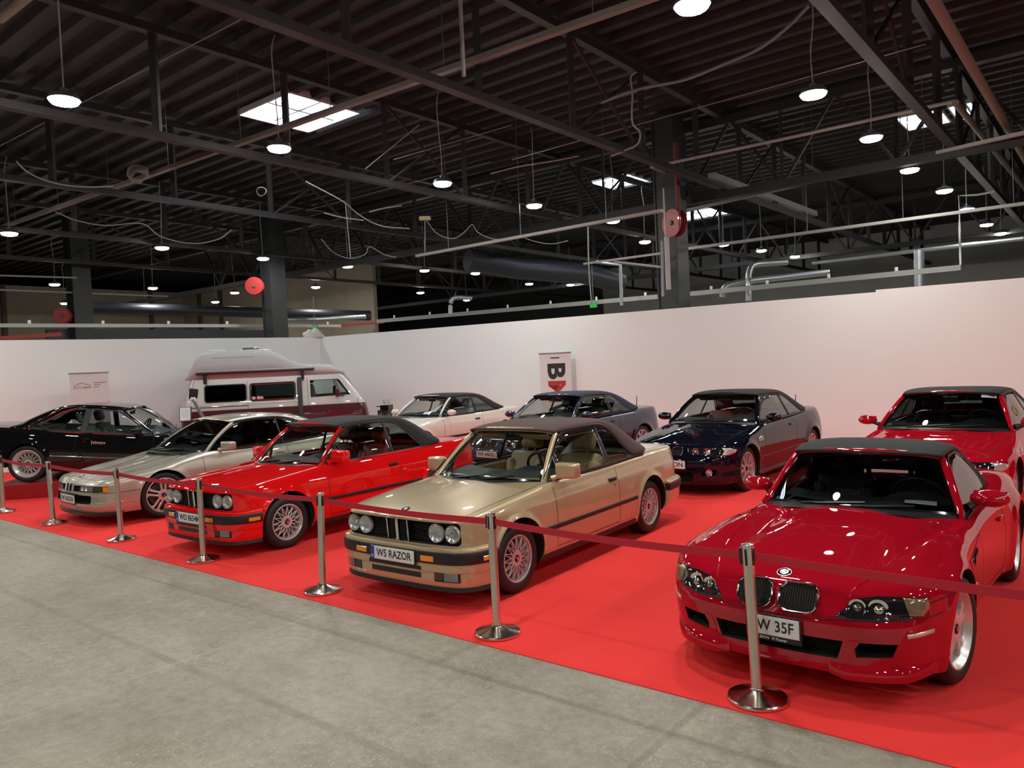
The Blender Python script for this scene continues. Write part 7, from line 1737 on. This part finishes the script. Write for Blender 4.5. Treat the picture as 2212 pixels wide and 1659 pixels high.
def px_run(px, z): return [at_z(a, b, z) for a, b in px]
def px_depth(px, d0, d1):
    n = len(px) - 1; return [at_y(a, b, lerp(d0, d1, i / max(n, 1))) for i, (a, b) in enumerate(px)]
def build_ceiling_runs():
    trunk = mat('pale cable trunking', (.27, .27, .255, 1), .5, noise=(5, .1)); brown = mat('dusty brown trunking', (.16, .12, .10, 1), .6); pinkp = mat('pinkish grey pipe', (.17, .135, .11, 1), .55); duct = mat('dark ventilation duct', (.030, .033, .042, 1), .45, .4); galv = mat('galvanised pipe', (.34, .36, .38, 1), .38, .8)
    a, b = at_z(40, 478, 6.5), at_z(1206, 66, 6.5); d = (b - a).normalized(); ceiling_run('cable_tray', 'long dusty cable tray rising from the left edge across the ceiling', 'cable tray', [a - d * 1.5, b + d * 6], mat('dusty cable tray', (.15, .125, .11, 1), .6, .2, noise=(4, .2)), .11, .08, hang=2.6)
    ceiling_run('conduit', 'thin pale conduit bending down to the right column', 'conduit', px_run([(1448, 377), (1406, 361), (1720, 294), (2064, 218), (2066, 232)], 6.5), trunk, r=.035)
    a, b = at_z(1481, 538, 5.0), at_z(2212, 440, 5.0); ceiling_run('cable_tray', 'pale cable tray running right from the right column above the lamps', 'cable tray', [a, b + (b - a) * .3], trunk, .12, .07, hang=2.2)
    a, b = at_z(900, 553, 5.0), at_z(1430, 455, 5.0); ceiling_run('cable_tray', 'pale cable tray left of the right column with a red socket box', 'cable tray', [a, b], trunk, .10, .06, hang=2.4)
    a, b = at_z(1481, 455, 6.0), at_z(1960, 345, 6.0); ceiling_run('cable_tray', 'upper pale cable tray right of the right column', 'cable tray', [a, b + (b - a) * .6], trunk, .10, .07, hang=2.5)
    a, b = at_z(815, 694, 3.8), at_z(1432, 640, 3.8); ceiling_run('cable_trunking', 'pale cable trunking just above the stand wall, left of the right column', 'cable trunking', [a, b], trunk, .08, .13, clips=1.6)
    a, b = at_z(1480, 636, 3.8), at_z(2076, 578, 3.8); ceiling_run('cable_trunking', 'pale cable trunking just above the stand wall, right of the right column', 'cable trunking', [a, b], trunk, .08, .13, clips=1.6)
    ceiling_run('conduit', 'thin white conduit dropping to the right end of the wall trunking', 'conduit', px_depth([(2147, 414), (2110, 421), (2072, 423), (2073, 500), (2075, 572)], 18.4, 18.2), mat('white conduit', (.62, .62, .60, 1), .5), r=.025)
    a, b = at_z(0, 703, 3.8), at_z(736, 704, 3.8); ceiling_run('cable_trunking', 'pale cable trunking above the left stand wall', 'cable trunking', [a - (b - a) * .2, b], trunk, .08, .11, clips=2.0)
    a, b = at_z(0, 626, 5.2), at_z(362, 640, 5.2); ceiling_run('conduit', 'thin pale conduit on the far left above the beige wall', 'conduit', [a, b], trunk, r=.03)
    a, b = at_z(0, 595, 5.6), at_z(166, 600, 5.6); ceiling_run('conduit', 'short upper pale conduit at the far left edge', 'conduit', [a, b], trunk, r=.03)
    ceiling_run('square_beam', 'pale square steel beam slanting behind the right lamp row', 'steel beam', px_run([(1536, 380), (1760, 462)], 6.3), mat('pale steel beam', (.22, .215, .19, 1), .5), .17, .15)
    a, b = at_z(2016, 0, 6.3), at_z(2212, 340, 6.3); ceiling_run('ceiling_pipe', 'pinkish pipe crossing the top right corner', 'pipe', [a - (b - a) * .3, b + (b - a) * .4], pinkp, r=.075)
    a, b = at_z(2064, 222, 6.4), at_z(2212, 405, 6.4); ceiling_run('ceiling_pipe', 'second pale pipe in the top right corner starting at the conduit bend', 'pipe', [a, b + (b - a) * .4], mat('pale grey pipe', (.17, .165, .145, 1), .5), r=.06)
    a, b = at_z(0, 40, 7.3), at_z(80, -25, 7.3); ceiling_run('ceiling_pipe', 'tan pipe in the top left corner', 'pipe', [a, b], mat('tan pipe', (.20, .15, .10, 1), .5), r=.07)
    ceiling_run('air_duct', 'fat dark air duct on the left under the roof', 'air duct', px_depth([(198, 664), (330, 668), (590, 676), (800, 682)], 31, 36), duct, r=.24)
    ceiling_run('air_duct', 'fat dark air duct behind the wall, left of the right column', 'air duct', px_depth([(1010, 560), (1120, 580), (1260, 590), (1340, 612)], 27, 30), duct, r=.40)
    ceiling_run('air_duct', 'dark band of ductwork low behind the left wall', 'air duct', px_depth([(100, 722), (590, 723)], 27, 32), duct, .5, .35)
    ceiling_run('air_pipe', 'galvanised air pipe with elbow above the right stand wall', 'air pipe', px_depth(crom([(1562, 642), (1566, 622), (1590, 612), (1700, 598), (1790, 588)], 4).tolist(), 22, 22), galv, r=.10)
    ceiling_run('air_pipe', 'second galvanised pipe bending upward above the right stand wall', 'air pipe', px_depth(crom([(1617, 650), (1618, 590), (1626, 574), (1650, 570), (1700, 567)], 4).tolist(), 21.5, 22), galv, r=.085)
    ceiling_run('air_pipe', 'thick vertical galvanised pipe near the right end of the wall', 'air pipe', px_depth([(1986, 640), (1985, 541)], 21, 21), galv, r=.13)
    ceiling_run('air_pipe', 'galvanised pipe with elbow near the middle of the back wall', 'air pipe', px_depth(crom([(973, 678), (974, 655), (980, 644), (1020, 644)], 4).tolist(), 24, 24), galv, r=.07)
    ceiling_run('air_pipe', 'thin galvanised pipe angling down left of the right column', 'air pipe', px_depth([(1288, 566), (1340, 573), (1343, 660)], 22, 22), galv, r=.05)
    ceiling_run('air_pipe', 'horizontal galvanised pipe right of the middle column', 'air pipe', px_depth([(610, 691), (690, 690), (790, 684)], 29, 29), galv, r=.09)
    ceiling_run('air_pipe', 'long thin galvanised pipe high on the right above the wall', 'air pipe', px_depth([(1755, 568), (2212, 515)], 24, 20), galv, r=.06)
    # grey bracket frame on the right column
    for k, (p, lab) in enumerate((([(1260, 570), (1430, 547)], 'upper pale bar of the bracket left of the right column'), ([(1325, 565), (1430, 577)], 'lower pale bar of the bracket left of the right column'), ([(1430, 520), (1432, 640)], 'thin pale upright beside the right column'))): ceiling_run('bracket_bar', lab, 'bracket', px_depth(p, 18.6 if k < 2 else 18.3, 18.4), mat('pale bracket steel', (.42, .42, .43, 1), .45, .5), .05, .05)
    # slack white cables and drops
    cab = [([(35, 348), (60, 372), (120, 396), (190, 404), (245, 402)], 14, 14.5, .014, 'slack pale cable with a plug at the far left'), ([(120, 458), (165, 476), (225, 487), (310, 484), (345, 510), (420, 526), (475, 515), (500, 497)], 18, 19, .014, 'slack pale cable looping along the left lamps'),
           ([(660, 392), (745, 438), (770, 460), (820, 487), (885, 494)], 19, 20, .016, 'slack pale cable sagging right of the middle lamp row'), ([(694, 516), (720, 545), (757, 558), (790, 548), (797, 533), (830, 550), (856, 556)], 22, 22, .014, 'slack pale cable in two loops above the middle column'),
           ([(746, 438), (750, 480), (757, 556)], 20, 20, .012, 'vertical pale cord above the fourth far lamp'), ([(918, 470), (918, 545)], 21, 21, .014, 'vertical pale cord with a yellowish junction above the fifth far lamp'), ([(920, 475), (945, 505), (980, 515), (1005, 500), (1020, 485), (1030, 500), (1060, 515), (1090, 518)], 21, 21, .013, 'slack pale cable in two loops right of the yellowish junction'),
           ([(1748, 12), (1700, 60), (1640, 105), (1560, 140), (1480, 172), (1390, 190), (1340, 205), (1300, 222)], 11.5, 14.5, .026, 'thick bluish cable swinging across the upper right ceiling'), ([(1375, 155), (1363, 165), (1366, 200), (1367, 268), (1382, 285), (1378, 310), (1350, 325), (1320, 337)], 14.5, 15, .018, 'pale hooked cable hanging left of the right column'),
           ([(1060, 375), (1120, 360), (1200, 347), (1250, 337)], 17, 17.5, .016, 'short pale cable lying along a dark beam in the middle'), ([(1120, 508), (1150, 520), (1190, 527), (1227, 520)], 22, 22, .013, 'slack pale cable under the tray left of the right column'), ([(1270, 490), (1272, 575), (1278, 655)], 20.5, 21, .02, 'long white hanging cable ending at the green sign'),
           ([(700, 460), (740, 470), (785, 476)], 20, 20.5, .02, 'pale strip of cable under the roof in the middle'), ([(798, 458), (830, 450), (868, 444)], 20, 20.5, .02, 'second pale strip of cable right of the first one'), ([(500, 26), (535, 44)], 9, 9, .012, 'tiny pale strip near the top middle') ]
    cab = cab[:-1]
    for px, d0, d1, r, lab in cab:
        P = px_depth(crom(px, 5).tolist() if len(px) > 2 else px, d0, d1); ceiling_run('hanging_cable', 'pale ' + lab if 'pale' not in lab and 'white' not in lab and 'bluish' not in lab else lab, 'cable', P, WIRE if 'bluish' not in lab else mat('bluish cable', (.16, .18, .26, 1), .5), r=r)
    # thin straight wires along the lamp rows
    for k, (p, q, z, lab) in enumerate((((0, 315), (530, 37), 7.5, 'thin straight wire on the upper left ceiling'), ((660, 455), (1060, 350), 6.9, 'thin straight wire above the second middle lamp'), ((1106, 345), (2000, 95), 6.6, 'thin straight wire across the upper right ceiling'), ((850, 345), (1106, 270), 7.0, 'thin straight wire in the upper middle'))):
        ceiling_run('steel_wire', lab, 'wire', [at_z(*p, z), at_z(*q, z)], mat('thin grey wire', (.22, .21, .2, 1), .5, .5), r=.010)
    for k, (px, y0, y1, D, lab) in enumerate(((790, 365, 300, 0, ''),)): pass
    ceiling_run('steel_rod', 'thin pale rod slanting below the long cable tray', 'rod', px_depth([(789, 365), (905, 270)], 15, 16), WIRE, r=.012)
    ceiling_run('steel_rod', 'vertical pale rod near the top middle', 'rod', px_depth([(994, 0), (1002, 165)], 9.8, 9.8), mat('rod grey', (.25, .24, .23, 1), .5, .5), r=.03)
    ceiling_run('red_rail', 'orange red rail behind the left stand wall', 'rail', px_depth([(0, 731), (132, 722)], 24, 25), mat('orange red rail', srgb(150, 50, 38), .6), .25, .12)
    ceiling_run('red_rail', 'thin red lattice rail behind the wall corner', 'rail', px_depth([(690, 707), (830, 696)], 30, 30), mat('dull red rail', srgb(130, 30, 34), .6), .08, .08)
    jb = at_y(918, 472, 21); r = thing('junction_box', 'yellowish junction box above the fifth far lamp', 'junction box', jb); m = MB(); vs, fs = rbox(-.16, .16, -.08, .08, -.05, .06, .03, 2); m.add(vs, fs); link('box_body', m.mesh('m', mat('yellowed plastic', (.50, .42, .26, 1), .5)), r)
    jb = at_y(298, 383, 16.4); r = thing('cable_coil', 'coil of pale cable tied on the long dusty cable tray', 'cable coil', jb); m = MB()
    for k in range(6): m.tube([(.16 * math.cos(t) * (1 + .1 * k), .05 * math.sin(3 * t + k), .11 * math.sin(t) * (1 + .08 * k) + .02 * k) for t in np.linspace(0, 2 * PI, 25)[:-1]], .014, 6, closed=True)
    link('coil_loops', m.mesh('m', WIRE), r)
    jb = at_y(565, 414, 18); r = thing('cable_coil', 'small loop of pale cable above the middle lamp of the left row', 'cable coil', jb); m = MB(); m.tube([(.11 * math.cos(t), .03 * math.sin(2 * t), .10 * math.sin(t)) for t in np.linspace(0, 2 * PI, 25)[:-1]], .012, 6, closed=True); link('coil_loops', m.mesh('m', WIRE), r)
CARPET_COL = srgb(236, 60, 58)
WALL_COL = (.83, .885, .87, 1)
LAMP_E = 62.; SKY_E = 3.5
SV = SC.view_settings; SV.view_transform = 'Standard'; SV.look = 'None'; SV.gamma = 1; SV.use_curve_mapping = False; SV.exposure = 2.0
w = bpy.data.worlds.new('world'); w.use_nodes = True; w.node_tree.nodes['Background'].inputs[0].default_value = (.02, .021, .024, 1); w.node_tree.nodes['Background'].inputs[1].default_value = .5; SC.world = w
SC.cycles.use_denoising = True
SC.cycles.max_bounces = 8; SC.cycles.transparent_max_bounces = 20; SC.cycles.glossy_bounces = 4; SC.cycles.use_adaptive_sampling = True; SC.cycles.adaptive_threshold = .02
build_shell(); build_trusses(); build_lamps(); build_stanchions(); build_props(); build_ceiling_runs()
leather = mat('beige leather', srgb(182, 156, 116), .45, bump=(180, .15))
redleather = mat('dark red leather', srgb(120, 36, 34), .45, bump=(180, .15))
greyleather = mat('grey green leather', srgb(92, 98, 94), .45, bump=(180, .15)); blkleather = mat('black leather', (.012, .012, .013, 1), .4, bump=(180, .15)); brickl = mat('brick red leather', srgb(142, 62, 52), .45, bump=(180, .15)); pale = mat('pale grey leather', srgb(170, 168, 160), .45)
GOLDP = paint('champagne gold metallic paint', srgb(190, 170, 135), .35, .35, .10)
REDP = paint('bright red paint', srgb(225, 20, 24), 0., .4)
DEEP = paint('deep red paint', srgb(166, 14, 34), 0., .4); IMOLA = paint('strong red paint', srgb(176, 14, 34), 0., .4); SILV = paint('silver beige metallic paint', srgb(184, 180, 166), .5, .35, .08)
BLK = paint('black paint', (.006, .006, .007, 1), 0., .35); NAVY = paint('very dark navy paint', (.004, .005, .012, 1), 0., .35); BLUE = paint('dark blue metallic paint', srgb(20, 24, 56), .3, .35, .1); WHT = paint('ivory white paint', srgb(226, 220, 210), 0., .4)
Gc = build_e30('convertible_car', 'champagne gold convertible with brown soft top and number plate W5 RAZOR', (-.636, 7.09, .006), -2.210, GOLDP, CANVAS_BRN, leather, 'W5 RAZOR')
build_e30('convertible_car', 'bright red convertible with black soft top and number plate WD 8654M', (-3.282, 9.221, .006), -2.2214, REDP, CANVAS_BLK, redleather, 'WD 8654M', sill_chrome=False)
Zc = build_z3('roadster_car', 'low deep red roadster with black soft top and number plate W 35F', (1.955, 4.99, .006), -2.2607, DEEP, CANVAS_BLK, blkleather, 'W 35F', steer=-.13)
K = build_e46('convertible_car', 'black convertible with black soft top behind the gold car and the roadster', (2.7313, 11.5629, .006), -2.2677, NAVY, CANVAS_BLK, brickl, 'WI 66ON'); K.root.scale = (1.0085,) * 3
K = build_e46('convertible_car', 'dark blue convertible with navy blue soft top behind the gold convertible', (.0506, 13.7335, .006), -2.315, BLUE, CANVAS_BLU, blkleather, 'WF 6463U'); K.root.scale = (1.017,) * 3
Mc = K = build_e46('convertible_car', 'red convertible with black soft top at the right picture edge behind the roadster', (5.0134, 9.1525, .006), -2.2876, IMOLA, CANVAS_BLK, blkleather, '', glassm=GLASSD); K.root.scale = (1.0155,) * 3
Wc = K = build_e36('convertible_car', 'ivory white convertible with black soft top near the wall corner', (-2.6005, 16.6543, .006), -2.2521, WHT, CANVAS_BLK, pale); K.root.scale = (1.0124,) * 3
K = build_e31('coupe_car', 'silver beige coupe with slim lamp slots and number plate W1 RAZOR', (-5.8202, 11.629, .006), -2.2812, SILV, blkleather, 'W1 RAZOR', steer=-.12); K.root.scale = (1.0266,) * 3
c = build_e24('coupe_car', 'black coupe with polished deep-dish wheels raised at the back, far left', (-6.249, 14.8895, .012), .137, BLK, greyleather)
c.root.rotation_euler = (0, .099, .137); c.root.scale = (1.05,) * 3
build_camper('camper_van', 'silver and burgundy camper van with high roof in the wall corner', (-4.90, 20.32, .006), math.radians(15))
# low red plinth that lifts the rear wheels of the black coupe
P = MB(); vs, fs = rbox(-.55, .75, -1.0, 1.0, 0, .268, .01, 1); P.add(vs, fs)
q = Vector((-6.249, 14.8895, 0)) - Vector((math.cos(.137), math.sin(.137), 0)) * 2.72
thing('wheel_plinth', 'low dark red plinth under the rear wheels of the black coupe', 'plinth', (q.x, q.y, .006), .137, me=P.mesh('plinth', mat('plinth red', srgb(150, 20, 26), .45)))

# papers lying inside the cars, against the screens
def paper(car, label, pts):
    bpy.context.view_layer.update(); mw = car.root.matrix_world
    P = [mw @ Vector(p) for p in pts]; c = sum(P, Vector()) / len(P); mb = MB(); mb.add([p - c for p in P], [tuple(range(len(P)))])
    o = thing('paper_sheet', label, 'paper', c, me=mb.mesh('paper', mat('white paper', (.74, .74, .76, 1), .6), smooth=False)); solidify(o, .0015, 0); return o
paper(Zc, 'white folded paper behind the roadster windscreen above the dashboard', [(-.98, .33, .868), (-.98, .54, .862), (-1.10, .52, .868), (-1.10, .31, .872)])
paper(Gc, 'white paper sheet leaning inside the gold convertible behind the side window', [(-1.62, .20, 1.00), (-1.95, .20, 1.00), (-2.02, .22, 1.20), (-1.98, .22, 1.20)])
paper(Wc, 'white paper sheet standing on the dashboard of the ivory convertible', [(-.80, .16, .96), (-.86, .34, .96), (-.98, .52, 1.16), (-.97, .50, 1.16)])
P = Mc.wsP; s_ = MB(); s_.grid([[Vector(P(t, v)) + Vector((.004, 0, .004)) for v in (.86, .965)] for t in np.linspace(.66, .93, 6)], flip=True); ws = [o for o in Mc.root.children if o.name.startswith('windscreen') and 'frame' not in o.name][0]
Mc.add(s_, 'screen_sticker', mat('white sticker', (.7, .7, .72, 1), .5), ws, smooth=False)
s_ = MB(); c_ = Vector(P(.84, .915)) + Vector((.008, 0, .008)); s_.disc(c_, .035, 18, 'x'); Mc.add(s_, 'sticker_disc', INK, ws, smooth=False)
a_ = Vector(Mc.sgP(-1.42, 1.12)); b_ = Vector(Mc.sgP(-1.42, 1.22)) - a_; yv = b_.normalized(); xv = Vector((-1, 0, 0)); zv = xv.cross(yv).normalized()
M4 = Matrix((xv, yv, zv)).transposed().to_4x4(); M4.translation = a_ + zv * .005
text_obj('window_lettering', 'Class', .17, mat('faded yellow lettering', srgb(190, 170, 96), .6), Mc.root, M4 @ Matrix.Rotation(.25, 4, 'Z'), .42)
